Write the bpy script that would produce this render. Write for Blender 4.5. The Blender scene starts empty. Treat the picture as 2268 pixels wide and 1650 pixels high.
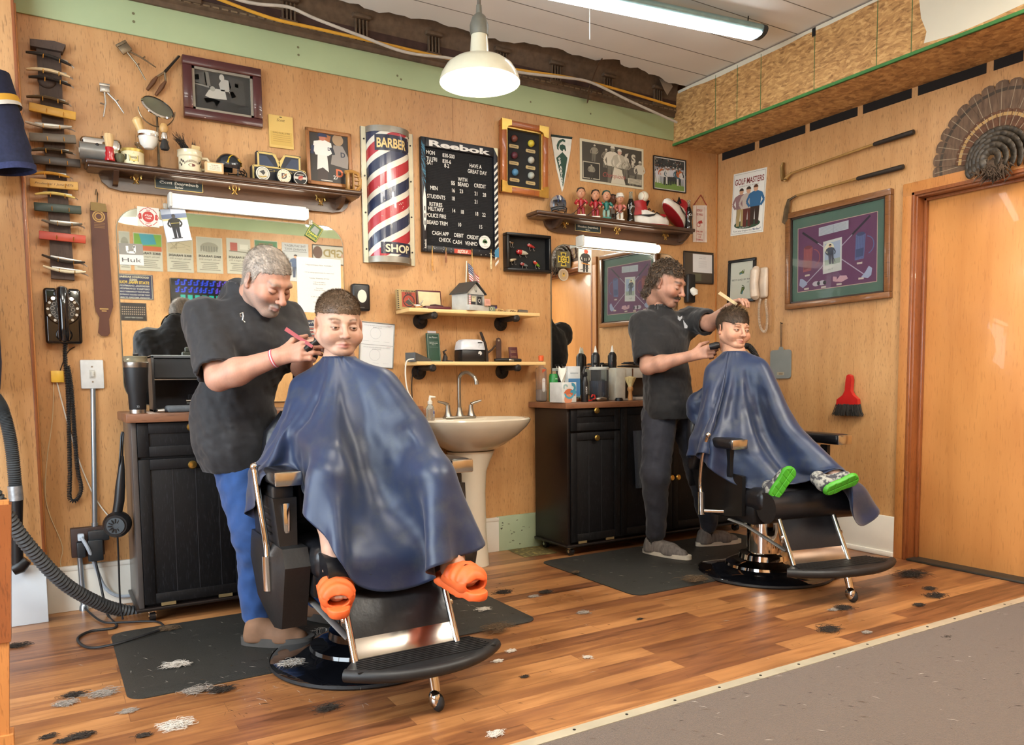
import bpy,bmesh,math,random
import numpy as np
from mathutils import Vector,Matrix,Euler
SC=bpy.context.scene
COL=SC.collection
PI=math.pi
rnd=random.Random(7)
# ---------------------------------------------------------------- camera
W,H=2268,1650
CAM=np.array([-4.2094,-4.1370,1.0498])
YAW,PITCH,ROLL,FPX,PCX,PCY=.5384,-.0767,-.0109,1728.9,1134.0,975.48
_cy,_sy,_cp,_sp,_cr,_sr=math.cos(YAW),math.sin(YAW),math.cos(PITCH),math.sin(PITCH),math.cos(ROLL),math.sin(ROLL)
FWD=np.array([_sy*_cp,_cy*_cp,_sp])
_r=np.array([_cy,-_sy,0.0]); _u=np.cross(_r,FWD)
RGT,UPV=_cr*_r+_sr*_u,-_sr*_r+_cr*_u
cam_data=bpy.data.cameras.new('camera')
cam=bpy.data.objects.new('camera',cam_data); COL.objects.link(cam)
cam.matrix_world=Matrix(((RGT[0],UPV[0],-FWD[0],CAM[0]),(RGT[1],UPV[1],-FWD[1],CAM[1]),(RGT[2],UPV[2],-FWD[2],CAM[2]),(0,0,0,1)))
cam_data.sensor_width=36.0
cam_data.lens=36.0*FPX/W
cam_data.shift_y=(PCY-H/2)/W
cam_data.clip_start=0.02
SC.camera=cam
# ---------------------------------------------------------------- light, world, exposure
SC.view_settings.view_transform='Standard'
SC.view_settings.look='None'
SC.view_settings.exposure=-0.15
SC.view_settings.gamma=1.0
world=bpy.data.worlds.new('sky'); SC.world=world; world.use_nodes=True
world.node_tree.nodes['Background'].inputs[0].default_value=(0.75,0.87,1.0,1)
world.node_tree.nodes['Background'].inputs[1].default_value=1.2
def area_light(name,loc,target,sx,sy,power,col,spread=180):
 l=bpy.data.lights.new(name,'AREA'); l.shape='RECTANGLE'; l.size=sx; l.size_y=sy
 l.energy=power; l.color=col; l.spread=math.radians(spread)
 o=bpy.data.objects.new(name,l); COL.objects.link(o)
 o.location=loc
 o.rotation_euler=(Vector(target)-Vector(loc)).to_track_quat('-Z','Y').to_euler()
 return o
area_light('window_daylight_left',(-6.1,-2.3,1.55),(-2.5,-1.6,1.0),2.6,2.0,190,(0.80,0.91,1.0))
for nm,x,y,pw in (('front',-3.9,-3.1,48),('right',-1.3,-3.3,84)):
 area_light('ceiling_fluorescents_'+nm,(x,y,2.82),(x,y,0),1.3,.4,pw,(1.0,0.95,0.86))
 area_light('added_ceiling_uplight_'+nm,(x,y,2.84),(x,y,4),1.3,.4,62,(1.0,0.97,0.93))  # added upward fill that brightens the ceiling, not a fixture of the room
 # ---------------------------------------------------------------- pixel -> world
def ray(px,py):return FWD+RGT*((px-PCX)/FPX)-UPV*((py-PCY)/FPX)
def at(px,py,axis,val):
 d=ray(px,py); t=(val-CAM[axis])/d[axis]
 return Vector(CAM+t*d)
def Dp(px,py,t):return Vector(CAM+t*ray(px,py))
def Yp(px,py,y=0.0):return at(px,py,1,y)
def Xp(px,py,x=0.0):return at(px,py,0,x)
def Zp(px,py,z=0.0):return at(px,py,2,z)
# ---------------------------------------------------------------- materials
def lin(h):
 if isinstance(h,str):
  h=h.lstrip('#'); h=[int(h[i:i+2],16)/255 for i in (0,2,4)]
 return tuple((x/12.92 if x<=.04045 else ((x+.055)/1.055)**2.4) for x in h)
def nd(nt,t,**k):
 n=nt.nodes.new(t)
 for a,b in k.items():
  if a.startswith('i_'):n.inputs[a[2:].replace('_',' ')].default_value=b
  else:setattr(n,a,b)
 return n
MATS={}
def mat(name,col='#888888',rough=.5,metal=0.0,vary=.12,scale=18.0,bump=0.0,stretch=(1,1,1),trans=0.0,alpha=1.0,emit=None,estr=0.0,coat=0.0,spec=.5,col2=None,ior=1.45,sheen=0.0,thr=None,detail=4.0):
 """procedural Principled material: noise between two close colours (or col -> col2)."""
 if name in MATS:return MATS[name]
 m=bpy.data.materials.new(name); m.use_nodes=True; nt=m.node_tree
 b=nt.nodes['Principled BSDF']
 b.inputs['Roughness'].default_value=rough; b.inputs['Metallic'].default_value=metal
 b.inputs['Transmission Weight'].default_value=trans; b.inputs['Alpha'].default_value=alpha
 b.inputs['Coat Weight'].default_value=coat; b.inputs['Specular IOR Level'].default_value=spec; b.inputs['IOR'].default_value=ior
 b.inputs['Sheen Weight'].default_value=sheen
 c1=lin(col)
 if col2 is None:ca,cb=[max(0,x*(1-vary)) for x in c1],[min(1,x*(1+vary)) for x in c1]
 else:ca,cb=c1,lin(col2)
 tc=nd(nt,'ShaderNodeTexCoord'); mp=nd(nt,'ShaderNodeMapping'); mp.inputs['Scale'].default_value=stretch
 nt.links.new(tc.outputs['Object'],mp.inputs['Vector'])
 no=nd(nt,'ShaderNodeTexNoise'); no.inputs['Scale'].default_value=scale; no.inputs['Detail'].default_value=detail
 nt.links.new(mp.outputs[0],no.inputs['Vector'])
 cr=nd(nt,'ShaderNodeValToRGB'); cr.color_ramp.elements[0].position=.3; cr.color_ramp.elements[1].position=.7
 if thr:cr.color_ramp.elements[0].position,cr.color_ramp.elements[1].position=thr
 cr.color_ramp.elements[0].color=(*ca,1); cr.color_ramp.elements[1].color=(*cb,1)
 nt.links.new(no.outputs['Fac'],cr.inputs['Fac']); nt.links.new(cr.outputs[0],b.inputs['Base Color'])
 if bump:
  bp=nd(nt,'ShaderNodeBump'); bp.inputs['Strength'].default_value=bump; bp.inputs['Distance'].default_value=.004
  nt.links.new(no.outputs['Fac'],bp.inputs['Height']); nt.links.new(bp.outputs[0],b.inputs['Normal'])
 if emit is not None:
  b.inputs['Emission Color'].default_value=(*lin(emit),1); b.inputs['Emission Strength'].default_value=estr
 MATS[name]=m
 return m
def attr_mat(name,rough=.6,coat=0.0,sheen=0.0,sss=0.0,bump=0.0,bscale=300,spec=.5):
 """material whose base colour is the mesh's own colour attribute (printed ink, skin tone), with fine procedural grain."""
 if name in MATS:return MATS[name]
 m=bpy.data.materials.new(name); m.use_nodes=True; nt=m.node_tree; b=nt.nodes['Principled BSDF']
 a=nd(nt,'ShaderNodeVertexColor'); a.layer_name='Col'
 no=nd(nt,'ShaderNodeTexNoise'); no.inputs['Scale'].default_value=bscale
 mx=nd(nt,'ShaderNodeMix',data_type='RGBA',blend_type='MULTIPLY'); mx.inputs['Factor'].default_value=.12
 tc=nd(nt,'ShaderNodeTexCoord'); nt.links.new(tc.outputs['Object'],no.inputs['Vector'])
 nt.links.new(a.outputs['Color'],mx.inputs['A']); nt.links.new(no.outputs['Color'],mx.inputs['B'])
 nt.links.new(mx.outputs['Result'],b.inputs['Base Color'])
 b.inputs['Roughness'].default_value=rough; b.inputs['Coat Weight'].default_value=coat; b.inputs['Sheen Weight'].default_value=sheen
 b.inputs['Specular IOR Level'].default_value=spec
 if sss:
  b.inputs['Subsurface Weight'].default_value=sss; b.inputs['Subsurface Radius'].default_value=(1,.35,.2); b.inputs['Subsurface Scale'].default_value=.006
 if bump:
  bp=nd(nt,'ShaderNodeBump'); bp.inputs['Strength'].default_value=bump; bp.inputs['Distance'].default_value=.002
  nt.links.new(no.outputs['Fac'],bp.inputs['Height']); nt.links.new(bp.outputs[0],b.inputs['Normal'])
 MATS[name]=m
 return m
INK=attr_mat('printed_ink',.55)
GLOSS=attr_mat('glossy_print',.25,coat=.3)
def K(col,rough=.5,metal=0.0,**k):
 """material by colour"""
 return mat('paint_%s_%d_%d'%(col.lstrip('#'),rough*100,metal*100),col,rough,metal,**k)
CHROME=mat('chrome','#d8d4cc',.12,1.0,vary=.05)
STEEL=mat('brushed_steel','#a8a49c',.32,1.0,vary=.1,scale=40,stretch=(1,1,8))
DARKMETAL=mat('dark_iron','#2b2826',.45,.7,vary=.3)
BRASS=mat('brass','#c9a254',.3,1.0)
BLACKP=mat('black_plastic','#141416',.38,vary=.25)
VINYL=mat('black_vinyl','#17171a',.3,vary=.2,scale=60,bump=.15)
RUBBER=mat('black_rubber','#1c1c1d',.6,vary=.3,scale=50,bump=.2)
WHITEP=mat('white_plastic','#dcd8cc',.4,vary=.04)
GLASS=mat('clear_glass','#ffffff',.03,trans=1.0,vary=0,ior=1.3)
MIRROR=mat('mirror_silver','#e6e8e4',.015,1.0,vary=.01)
GOLD=mat('gold_leaf','#c8a45a',.35,.9)
# ---------------------------------------------------------------- mesh builder
_tcu=bpy.data.curves.new('lettering_source','FONT')
_tob=bpy.data.objects.new('lettering_source',_tcu)
_tcache={}
def text2d(s,bold=0.0,shear=0.0):
 k=(s,bold,shear)
 if k not in _tcache:
  _tcu.body=s; _tcu.offset=bold; _tcu.shear=shear; _tcu.resolution_u=4
  me=_tob.to_mesh()
  v=np.array([x.co[:2] for x in me.vertices]) if len(me.vertices) else np.zeros((0,2))
  f=[tuple(p.vertices) for p in me.polygons]
  _tob.to_mesh_clear()
  _tcache[k]=(v,f)
 return _tcache[k]
class MB:
 def __init__(s):
  s.v=[]; s.f=[]; s.m=[]; s.c=[]; s.mats=[]; s.usec=False; s.T=Matrix.Identity(4)
 def add(s,vs,fs,m=None,col=None):
  m=m or INK
  if m not in s.mats:s.mats.append(m)
  i=s.mats.index(m); b=len(s.v); T=s.T
  s.v.extend((T@Vector(v))[:] for v in vs)
  if col is not None:s.usec=True; col=lin(col)
  for f in fs:
   s.f.append(tuple(b+j for j in f)); s.m.append(i); s.c.append(col or (1,1,1))
  return s
 def bm(s,bm,m=None,col=None):
  bm.verts.index_update()
  s.add([v.co[:] for v in bm.verts],[[v.index for v in f.verts] for f in bm.faces],m,col); bm.free(); return s
 def box(s,c,d,m=None,bev=0.0,seg=2,rot=None,col=None):
  bm=bmesh.new(); bmesh.ops.create_cube(bm,size=1.0)
  for v in bm.verts:v.co=Vector((v.co.x*d[0],v.co.y*d[1],v.co.z*d[2]))
  if bev:bmesh.ops.bevel(bm,geom=bm.edges[:],offset=bev,segments=seg,affect='EDGES',profile=.5,clamp_overlap=True)
  R=Euler(rot).to_matrix() if rot is not None else None
  for v in bm.verts:v.co=(R@v.co if R else v.co)+Vector(c)
  return s.bm(bm,m,col)
 def bx(s,lo,hi,m=None,bev=0.0,col=None,seg=2):
  return s.box([(a+b)/2 for a,b in zip(lo,hi)],[abs(b-a) for a,b in zip(lo,hi)],m,bev,seg,None,col)
 def cyl(s,p0,p1,r0,r1=None,m=None,n=20,col=None,caps=True):
  return s.tube([p0,p1],[r0,r0 if r1 is None else r1],m,n,col,caps)
 def tube(s,path,r,m=None,n=10,col=None,caps=True,flat=1.0):
  P=[Vector(p) for p in path]; N=len(P)
  rr=r if isinstance(r,(list,tuple)) else [r]*N
  vs=[]; fs=[]; t0=None; nrm=None
  for i,p in enumerate(P):
   t=(P[min(i+1,N-1)]-P[max(i-1,0)])
   t=t.normalized() if t.length>1e-9 else (t0 or Vector((0,0,1)))
   if nrm is None:
    a=Vector((0,0,1)) if abs(t.z)<.9 else Vector((1,0,0))
    nrm=t.cross(a).normalized()
   else:
    nrm=nrm-t*nrm.dot(t)
    nrm=nrm.normalized() if nrm.length>1e-6 else t.orthogonal().normalized()
   b=t.cross(nrm); t0=t
   for k in range(n):
    a=2*PI*k/n
    vs.append(p+nrm*(math.cos(a)*rr[i])+b*(math.sin(a)*rr[i]*flat))
  for i in range(N-1):
   for k in range(n):
    a,b2=i*n+k,i*n+(k+1)%n
    fs.append((a,b2,b2+n,a+n))
  if caps:fs.append(tuple(range(n))[::-1]); fs.append(tuple((N-1)*n+k for k in range(n)))
  return s.add(vs,fs,m,col)
 def lathe(s,prof,m=None,n=28,c=(0,0,0),axis=(0,0,1),col=None,caps=True):
  q=Vector((0,0,1)).rotation_difference(Vector(axis)).to_matrix()
  vs=[]; fs=[]; N=len(prof); c=Vector(c)
  for (r,z) in prof:
   for k in range(n):
    a=2*PI*k/n; vs.append(c+q@Vector((r*math.cos(a),r*math.sin(a),z)))
  for i in range(N-1):
   for k in range(n):
    a,b=i*n+k,i*n+(k+1)%n
    fs.append((a,b,b+n,a+n))
  if caps:
   if prof[0][0]>1e-6:fs.append(tuple(range(n))[::-1])
   if prof[-1][0]>1e-6:fs.append(tuple((N-1)*n+k for k in range(n)))
  return s.add(vs,fs,m,col)
 def ball(s,c,r,m=None,n=20,col=None,rot=None):
  r=(r,r,r) if not isinstance(r,(list,tuple)) else r
  h=max(6,n//2); vs=[]; fs=[]; R=Euler(rot).to_matrix() if rot else Matrix.Identity(3)
  for i in range(h+1):
   t=PI*i/h
   for k in range(n):
    a=2*PI*k/n
    vs.append(Vector(c)+R@Vector((r[0]*math.sin(t)*math.cos(a),r[1]*math.sin(t)*math.sin(a),r[2]*math.cos(t))))
  for i in range(h):
   for k in range(n):
    a,b=i*n+k,i*n+(k+1)%n
    if i==0:fs.append((a,a+n,b+n))
    elif i==h-1:fs.append((a,a+n,b))
    else:fs.append((a,a+n,b+n,b))
  return s.add(vs,fs,m,col)
 def prism(s,poly,y0,y1,m=None,col=None):
  """polygon in local x,z; y0 is the back, y1 (smaller) the front."""
  n=len(poly); vs=[(p[0],y0,p[1]) for p in poly]+[(p[0],y1,p[1]) for p in poly]
  fs=[tuple(range(n)),tuple(range(2*n-1,n-1,-1))]+[(i,i+n,(i+1)%n+n,(i+1)%n) for i in range(n)]
  return s.add(vs,fs,m,col)
 def poly(s,pts,y,col=None,m=None):
  return s.add([(p[0],y,p[1]) for p in pts],[tuple(range(len(pts)))],m,col)
 def rect(s,x0,z0,x1,z1,y,col=None,m=None):
  return s.poly([(x0,z0),(x1,z0),(x1,z1),(x0,z1)],y,col,m)
 def disc(s,x,z,r,y,col=None,m=None,rz=None,n=24):
  return s.poly([(x+r*math.cos(2*PI*k/n),z+(rz or r)*math.sin(2*PI*k/n)) for k in range(n)],y,col,m)
 def ring(s,x,z,r0,r1,y,col=None,m=None,n=28,a0=0.0,a1=2*PI):
  vs=[]; fs=[]
  for k in range(n+1):
   a=a0+(a1-a0)*k/n
   vs+=[(x+r0*math.cos(a),y,z+r0*math.sin(a)),(x+r1*math.cos(a),y,z+r1*math.sin(a))]
  for k in range(n):fs.append((2*k,2*k+1,2*k+3,2*k+2))
  return s.add(vs,fs,m,col)
 def line(s,pts,w,y,col=None,m=None):
  for (a,b) in zip(pts[:-1],pts[1:]):
   dx,dz=b[0]-a[0],b[1]-a[1]; L=math.hypot(dx,dz) or 1
   nx,nz=-dz/L*w/2,dx/L*w/2
   s.poly([(a[0]+nx,a[1]+nz),(a[0]-nx,a[1]-nz),(b[0]-nx,b[1]-nz),(b[0]+nx,b[1]+nz)],y,col,m)
  return s
 def text(s,t,x,z,h,y,col=None,m=None,align='C',xs=1.0,bold=0.0,shear=0.0,w=None,depth=0.0,rot=0.0):
  """h = capital height; w = fit to this width"""
  v,f=text2d(t,bold,shear)
  if not len(v):return s
  k=h/.727; x0,x1=v[:,0].min()*k,v[:,0].max()*k
  if w:xs=w/max(x1-x0,1e-6)
  off={'C':(x0+x1)/2,'L':x0,'R':x1}[align]; ca,sa=math.cos(rot),math.sin(rot)
  q=[((a*k-off)*xs,b*k) for a,b in v]
  q=[(a*ca-b*sa,a*sa+b*ca) for a,b in q]
  s.add([(x+a,y,z+b) for a,b in q],f,m,col)
  return s
 def build(s,name,parent=None,loc=(0,0,0),rot=(0,0,0),sharp=38,smooth=True):
  me=bpy.data.meshes.new(name)
  me.from_pydata([tuple(v) for v in s.v],[],s.f)
  for m in s.mats:me.materials.append(m)
  me.polygons.foreach_set('material_index',s.m)
  if smooth and len(s.f):
   me.polygons.foreach_set('use_smooth',[True]*len(s.f)); me.update()
   me.set_sharp_from_angle(angle=math.radians(sharp))
  if s.usec:
   a=me.color_attributes.new('Col','FLOAT_COLOR','CORNER')
   ls=np.fromiter((p.loop_total for p in me.polygons),int,len(me.polygons))
   c=np.ones((len(s.c),4),np.float32); c[:,:3]=s.c
   a.data.foreach_set('color',np.repeat(c,ls,0).ravel())
  me.validate(); me.update()
  o=bpy.data.objects.new(name,me); COL.objects.link(o)
  o.location=loc; o.rotation_euler=rot
  if parent is not None:o.parent=parent
  return o
def tag(o,label,cat,group=None,kind=None):
 o['label']=label; o['category']=cat
 if group:o['group']=group
 if kind:o['kind']=kind
 return o
def thing(name,label,cat,loc=(0,0,0),rot=(0,0,0),group=None):
 o=bpy.data.objects.new(name,None); COL.objects.link(o); o.empty_display_size=.05
 o.location=loc; o.rotation_euler=rot
 return tag(o,label,cat,group)
def struct(mb,name,parent=None,**k):
 o=mb.build(name,parent,**k); o['kind']='structure'; return o
def copy_tree(root,loc,label=None,rot=None):
 r=root.copy(); COL.objects.link(r); r.location=loc
 if rot is not None:r.rotation_euler=rot
 if label:r['label']=label
 for ch in list(root.children):
  c=ch.copy(); COL.objects.link(c); c.parent=r
  for g in list(ch.children):
   d=g.copy(); COL.objects.link(d); d.parent=c
 return r
RW=(0,0,-PI/2)
def bwall(px,py,d=0.0):return Yp(px,py,-d)
def rwall(px,py,d=0.0):return Xp(px,py,-d)
def quad4(tl,tr,br,bl,wall='b',d=0.0):
 """centre, width, height and tilt of a rectangle hung on a wall, from its four corners"""
 P=[(bwall if wall=='b' else rwall)(*q,d) for q in (tl,tr,br,bl)]
 c=sum(P,Vector())/4
 U=[(p.x if wall=='b' else -p.y,p.z) for p in P]
 w=(math.dist(U[0],U[1])+math.dist(U[3],U[2]))/2; h=(math.dist(U[0],U[3])+math.dist(U[1],U[2]))/2
 a=(math.atan2(U[1][1]-U[0][1],U[1][0]-U[0][0])+math.atan2(U[2][1]-U[3][1],U[2][0]-U[3][0]))/2
 if wall=='b':c.y=-d
 else:c.x=-d
 return c,w,h,((0,-a,0) if wall=='b' else (0,-a,-PI/2))
def fit(pts,px0,py0,px1,py1,w,h):
 """points drawn in picture pixels of an artwork -> its local x,z (centre origin)"""
 return [((x-px0)/(px1-px0)*w-w/2,h/2-(y-py0)/(py1-py0)*h) for x,y in pts]
def grey(x):return '#%02x%02x%02x'%(int(x),int(x),int(x))
# ================================================================ THE SETTING
def wood_mat(name,c1,c2,fleck=None,along='Z',rough=.5,fs=1.0,bands=None,coat=0.0,dark=.45):
 """plywood / timber: broad colour drift, stretched grain and short dark flecks along one axis"""
 if name in MATS:return MATS[name]
 m=bpy.data.materials.new(name); m.use_nodes=True; nt=m.node_tree; b=nt.nodes['Principled BSDF']; L=nt.links.new
 st={'Z':(1,1,.12),'X':(.12,1,1),'Y':(1,.12,1)}[along]
 tc=nd(nt,'ShaderNodeTexCoord')
 mp=nd(nt,'ShaderNodeMapping'); mp.inputs['Scale'].default_value=st; L(tc.outputs['Object'],mp.inputs[0])
 n1=nd(nt,'ShaderNodeTexNoise',i_Scale=14*fs,i_Detail=6,i_Distortion=.6); L(mp.outputs[0],n1.inputs['Vector'])
 n0=nd(nt,'ShaderNodeTexNoise',i_Scale=1.6,i_Detail=2); L(tc.outputs['Object'],n0.inputs['Vector'])
 ad=nd(nt,'ShaderNodeMath',operation='ADD'); L(n1.outputs['Fac'],ad.inputs[0]); L(n0.outputs['Fac'],ad.inputs[1])
 hf=nd(nt,'ShaderNodeMath',operation='MULTIPLY'); hf.inputs[1].default_value=.5; L(ad.outputs[0],hf.inputs[0])
 r1=nd(nt,'ShaderNodeValToRGB'); r1.color_ramp.elements[0].position=.36; r1.color_ramp.elements[1].position=.64
 r1.color_ramp.elements[0].color=(*lin(c1),1); r1.color_ramp.elements[1].color=(*lin(c2),1); L(hf.outputs[0],r1.inputs[0])
 out=r1.outputs[0]
 if fleck:
  mp2=nd(nt,'ShaderNodeMapping'); mp2.inputs['Scale'].default_value={'Z':(1,1,.13),'X':(.13,1,1),'Y':(1,.13,1)}[along]; L(tc.outputs['Object'],mp2.inputs[0])
  n2=nd(nt,'ShaderNodeTexNoise',i_Scale=190*fs,i_Detail=2,i_Distortion=.4); L(mp2.outputs[0],n2.inputs['Vector'])
  r2=nd(nt,'ShaderNodeValToRGB'); r2.color_ramp.elements[0].position=.575; r2.color_ramp.elements[1].position=.68
  r2.color_ramp.elements[0].color=(0,0,0,1); r2.color_ramp.elements[1].color=(dark,dark,dark,1); L(n2.outputs['Fac'],r2.inputs[0])
  mx=nd(nt,'ShaderNodeMix',data_type='RGBA'); L(r2.outputs[0],mx.inputs['Factor']); L(out,mx.inputs['A']); mx.inputs['B'].default_value=(*lin(fleck),1)
  out=mx.outputs['Result']
 L(out,b.inputs['Base Color']); b.inputs['Roughness'].default_value=rough; b.inputs['Coat Weight'].default_value=coat
 bp=nd(nt,'ShaderNodeBump',i_Strength=.12,i_Distance=.003); L(n1.outputs['Fac'],bp.inputs['Height']); L(bp.outputs[0],b.inputs['Normal'])
 MATS[name]=m
 return m
PLY=wood_mat('plywood_panelling','#b0804f','#c59865','#5a3a20','Z',.42)
PLYDOOR=wood_mat('door_veneer','#b87a42','#cd8f52','#8a5528','Z',.3,.6,coat=.25,dark=.25)
CASING=wood_mat('stained_casing','#7c4422','#93552c','#4a2410','Z',.35,coat=.3)
CASINGL=wood_mat('light_casing','#b0713c','#c38548','#7a4824','Z',.4)
WALNUT=wood_mat('dark_walnut','#3c281c','#4f3626','#1f130c','X',.3,coat=.3)
PINE=wood_mat('pine_board','#dcb678','#e8c78d','#b98a4a','X',.45,dark=.2)
COUNTER=wood_mat('walnut_laminate','#6b4630','#87593c','#452a1a','X',.4)
def floor_material():
 m=bpy.data.materials.new('laminate_planks'); m.use_nodes=True; nt=m.node_tree; b=nt.nodes['Principled BSDF']; L=nt.links.new
 tc=nd(nt,'ShaderNodeTexCoord')
 br=nd(nt,'ShaderNodeTexBrick',offset=.37,offset_frequency=2,squash=1.0)
 br.inputs['Scale'].default_value=1.0; br.inputs['Mortar Size'].default_value=.0012; br.inputs['Mortar Smooth'].default_value=.3
 br.inputs['Brick Width'].default_value=.75; br.inputs['Row Height'].default_value=.083; br.inputs['Bias'].default_value=0
 br.inputs['Color1'].default_value=(0,0,0,1); br.inputs['Color2'].default_value=(1,1,1,1); br.inputs['Mortar'].default_value=(.15,.15,.15,1)
 L(tc.outputs['Object'],br.inputs['Vector'])
 mp=nd(nt,'ShaderNodeMapping'); mp.inputs['Scale'].default_value=(.10,1,1); L(tc.outputs['Object'],mp.inputs[0])
 sh=nd(nt,'ShaderNodeVectorMath',operation='ADD'); L(mp.outputs[0],sh.inputs[0])
 sc=nd(nt,'ShaderNodeVectorMath',operation='SCALE'); sc.inputs['Scale'].default_value=7.0; L(br.outputs['Color'],sc.inputs[0]); L(sc.outputs[0],sh.inputs[1])
 n1=nd(nt,'ShaderNodeTexNoise',i_Scale=26,i_Detail=6,i_Distortion=1.2); L(sh.outputs[0],n1.inputs['Vector'])
 w=nd(nt,'ShaderNodeMath',operation='MULTIPLY'); w.inputs[1].default_value=.45; L(br.outputs['Color'],w.inputs[0])
 a=nd(nt,'ShaderNodeMath',operation='MULTIPLY_ADD'); a.inputs[1].default_value=.75; L(n1.outputs['Fac'],a.inputs[0]); L(w.outputs[0],a.inputs[2])
 r=nd(nt,'ShaderNodeValToRGB'); e=r.color_ramp.elements
 e[0].position=.26; e[0].color=(*lin('#50301d'),1); e[1].position=.85; e[1].color=(*lin('#b27e4e'),1)
 x=e.new(.46); x.color=(*lin('#7e5133'),1); x=e.new(.62); x.color=(*lin('#95643b'),1)
 L(a.outputs[0],r.inputs[0])
 n3=nd(nt,'ShaderNodeTexNoise',i_Scale=2.3,i_Detail=5); L(tc.outputs['Object'],n3.inputs['Vector'])
 r3=nd(nt,'ShaderNodeValToRGB'); r3.color_ramp.elements[0].position=.38; r3.color_ramp.elements[1].position=.6
 r3.color_ramp.elements[0].color=(.66,.62,.6,1); r3.color_ramp.elements[1].color=(1,1,1,1); L(n3.outputs['Fac'],r3.inputs[0])
 mx=nd(nt,'ShaderNodeMix',data_type='RGBA',blend_type='MULTIPLY'); mx.inputs['Factor'].default_value=.8
 L(r.outputs[0],mx.inputs['A']); L(r3.outputs[0],mx.inputs['B']); L(mx.outputs['Result'],b.inputs['Base Color'])
 rr=nd(nt,'ShaderNodeMapRange'); rr.inputs['To Min'].default_value=.2; rr.inputs['To Max'].default_value=.42; L(n3.outputs['Fac'],rr.inputs[0]); L(rr.outputs[0],b.inputs['Roughness'])
 bp=nd(nt,'ShaderNodeBump',i_Strength=.1,i_Distance=.002); L(n1.outputs['Fac'],bp.inputs['Height']); L(bp.outputs[0],b.inputs['Normal'])
 MATS['laminate_planks']=m
 return m
def osb_material():
 m=bpy.data.materials.new('oriented_strand_board'); m.use_nodes=True; nt=m.node_tree; b=nt.nodes['Principled BSDF']; L=nt.links.new
 tc=nd(nt,'ShaderNodeTexCoord'); outs=[]
 wn=nd(nt,'ShaderNodeTexNoise',i_Scale=9,i_Detail=2); L(tc.outputs['Object'],wn.inputs['Vector'])
 for rot,sc in (((.5,.1,.4),(30,30,85)),((-.7,.3,-.5),(34,34,95)),((1.3,.2,.9),(38,38,110))):
  mp=nd(nt,'ShaderNodeMapping'); mp.inputs['Rotation'].default_value=rot; mp.inputs['Scale'].default_value=sc
  ad=nd(nt,'ShaderNodeMix',data_type='RGBA',blend_type='ADD'); ad.inputs['Factor'].default_value=.06; L(tc.outputs['Object'],ad.inputs['A']); L(wn.outputs['Color'],ad.inputs['B'])
  L(ad.outputs['Result'],mp.inputs[0])
  v=nd(nt,'ShaderNodeTexVoronoi',feature='F1'); v.inputs['Scale'].default_value=1.0; L(mp.outputs[0],v.inputs['Vector'])
  sp=nd(nt,'ShaderNodeSeparateColor'); L(v.outputs['Color'],sp.inputs[0]); outs.append(sp.outputs[0])
 m1=nd(nt,'ShaderNodeMath',operation='MULTIPLY'); L(outs[0],m1.inputs[0]); m1.inputs[1].default_value=.4
 m2=nd(nt,'ShaderNodeMath',operation='MULTIPLY_ADD'); L(outs[1],m2.inputs[0]); m2.inputs[1].default_value=.35; L(m1.outputs[0],m2.inputs[2])
 m3=nd(nt,'ShaderNodeMath',operation='MULTIPLY_ADD'); L(outs[2],m3.inputs[0]); m3.inputs[1].default_value=.25; L(m2.outputs[0],m3.inputs[2])
 r=nd(nt,'ShaderNodeValToRGB'); e=r.color_ramp.elements
 e[0].position=.12; e[0].color=(*lin('#8a6238'),1); e[1].position=.8; e[1].color=(*lin('#d2a76c'),1)
 x=e.new(.4); x.color=(*lin('#b1844e'),1); x=e.new(.6); x.color=(*lin('#bf9258'),1)
 L(m3.outputs[0],r.inputs[0]); L(r.outputs[0],b.inputs['Base Color']); b.inputs['Roughness'].default_value=.7
 bp=nd(nt,'ShaderNodeBump',i_Strength=.2,i_Distance=.003); L(m3.outputs[0],bp.inputs['Height']); L(bp.outputs[0],b.inputs['Normal'])
 MATS['osb']=m
 return m
FLOORM=floor_material(); OSB=osb_material()
CARPET=mat('brown_carpet','#33271b',.95,vary=0,scale=420,col2='#604b37',bump=.6,sheen=.3,thr=(.3,.72),detail=3)
GREENP=mat('sage_green_paint','#a3b48a',.55,vary=.05,scale=3)
WHITEPAINT=mat('white_wall_paint','#d9d6cb',.6,vary=.05,scale=6)
CEILP=mat('ceiling_white_paint','#e2e0d8',.75,vary=.05,scale=2)
TIN=mat('brown_pressed_tin','#5c4a38',.5,vary=.25,scale=30,bump=.2)
TIND=mat('dark_red_tin','#3f2a24',.6,vary=.3,scale=20)
DARKVOID=mat('dark_gap','#1a1512',.9)
LEFTX,BACKY,CEILZ=-6.2,-4.62,3.0
ZT,ZG=2.672,2.825
SX,SZ=-.43,2.64
CARY=-2.289
b=MB(); b.bx((LEFTX,CARY,-.05),(.25,.1,0),FLOORM); struct(b,'floor')
b=MB(); b.bx((LEFTX,BACKY-.1,-.05),(.25,CARY,.006),CARPET); struct(b,'floor_carpet')
b=MB(); STRIPM=mat('aluminium_strip','#b9b099',.4,.35,vary=.12,scale=9)
b.prism([(LEFTX,0),(.1,0),(.1,.008),(LEFTX,.008)],CARY+.02,CARY-.022,STRIPM)
k=LEFTX+.1
while k<0:
 b.cyl((k,CARY,.006),(k,CARY,.0092),.005,None,DARKMETAL,8); k+=.2
struct(b,'trim_1')
b=MB(); b.bx((-4.5,0,0),(.2,.12,3.1),PLY); struct(b,'wall_back')
b=MB(); b.bx((LEFTX,-.012,ZT),(SX,.0,ZG),GREENP,.003);
for q in ((295,30),(296,48),(660,105),(661,122),(880,168),(888,176),(1175,226),(1308,252)):
 p=bwall(*q,.012); b.disc(p.x,p.z,.006,-.0135,'#6d6a4a')
struct(b,'trim_2')
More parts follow.
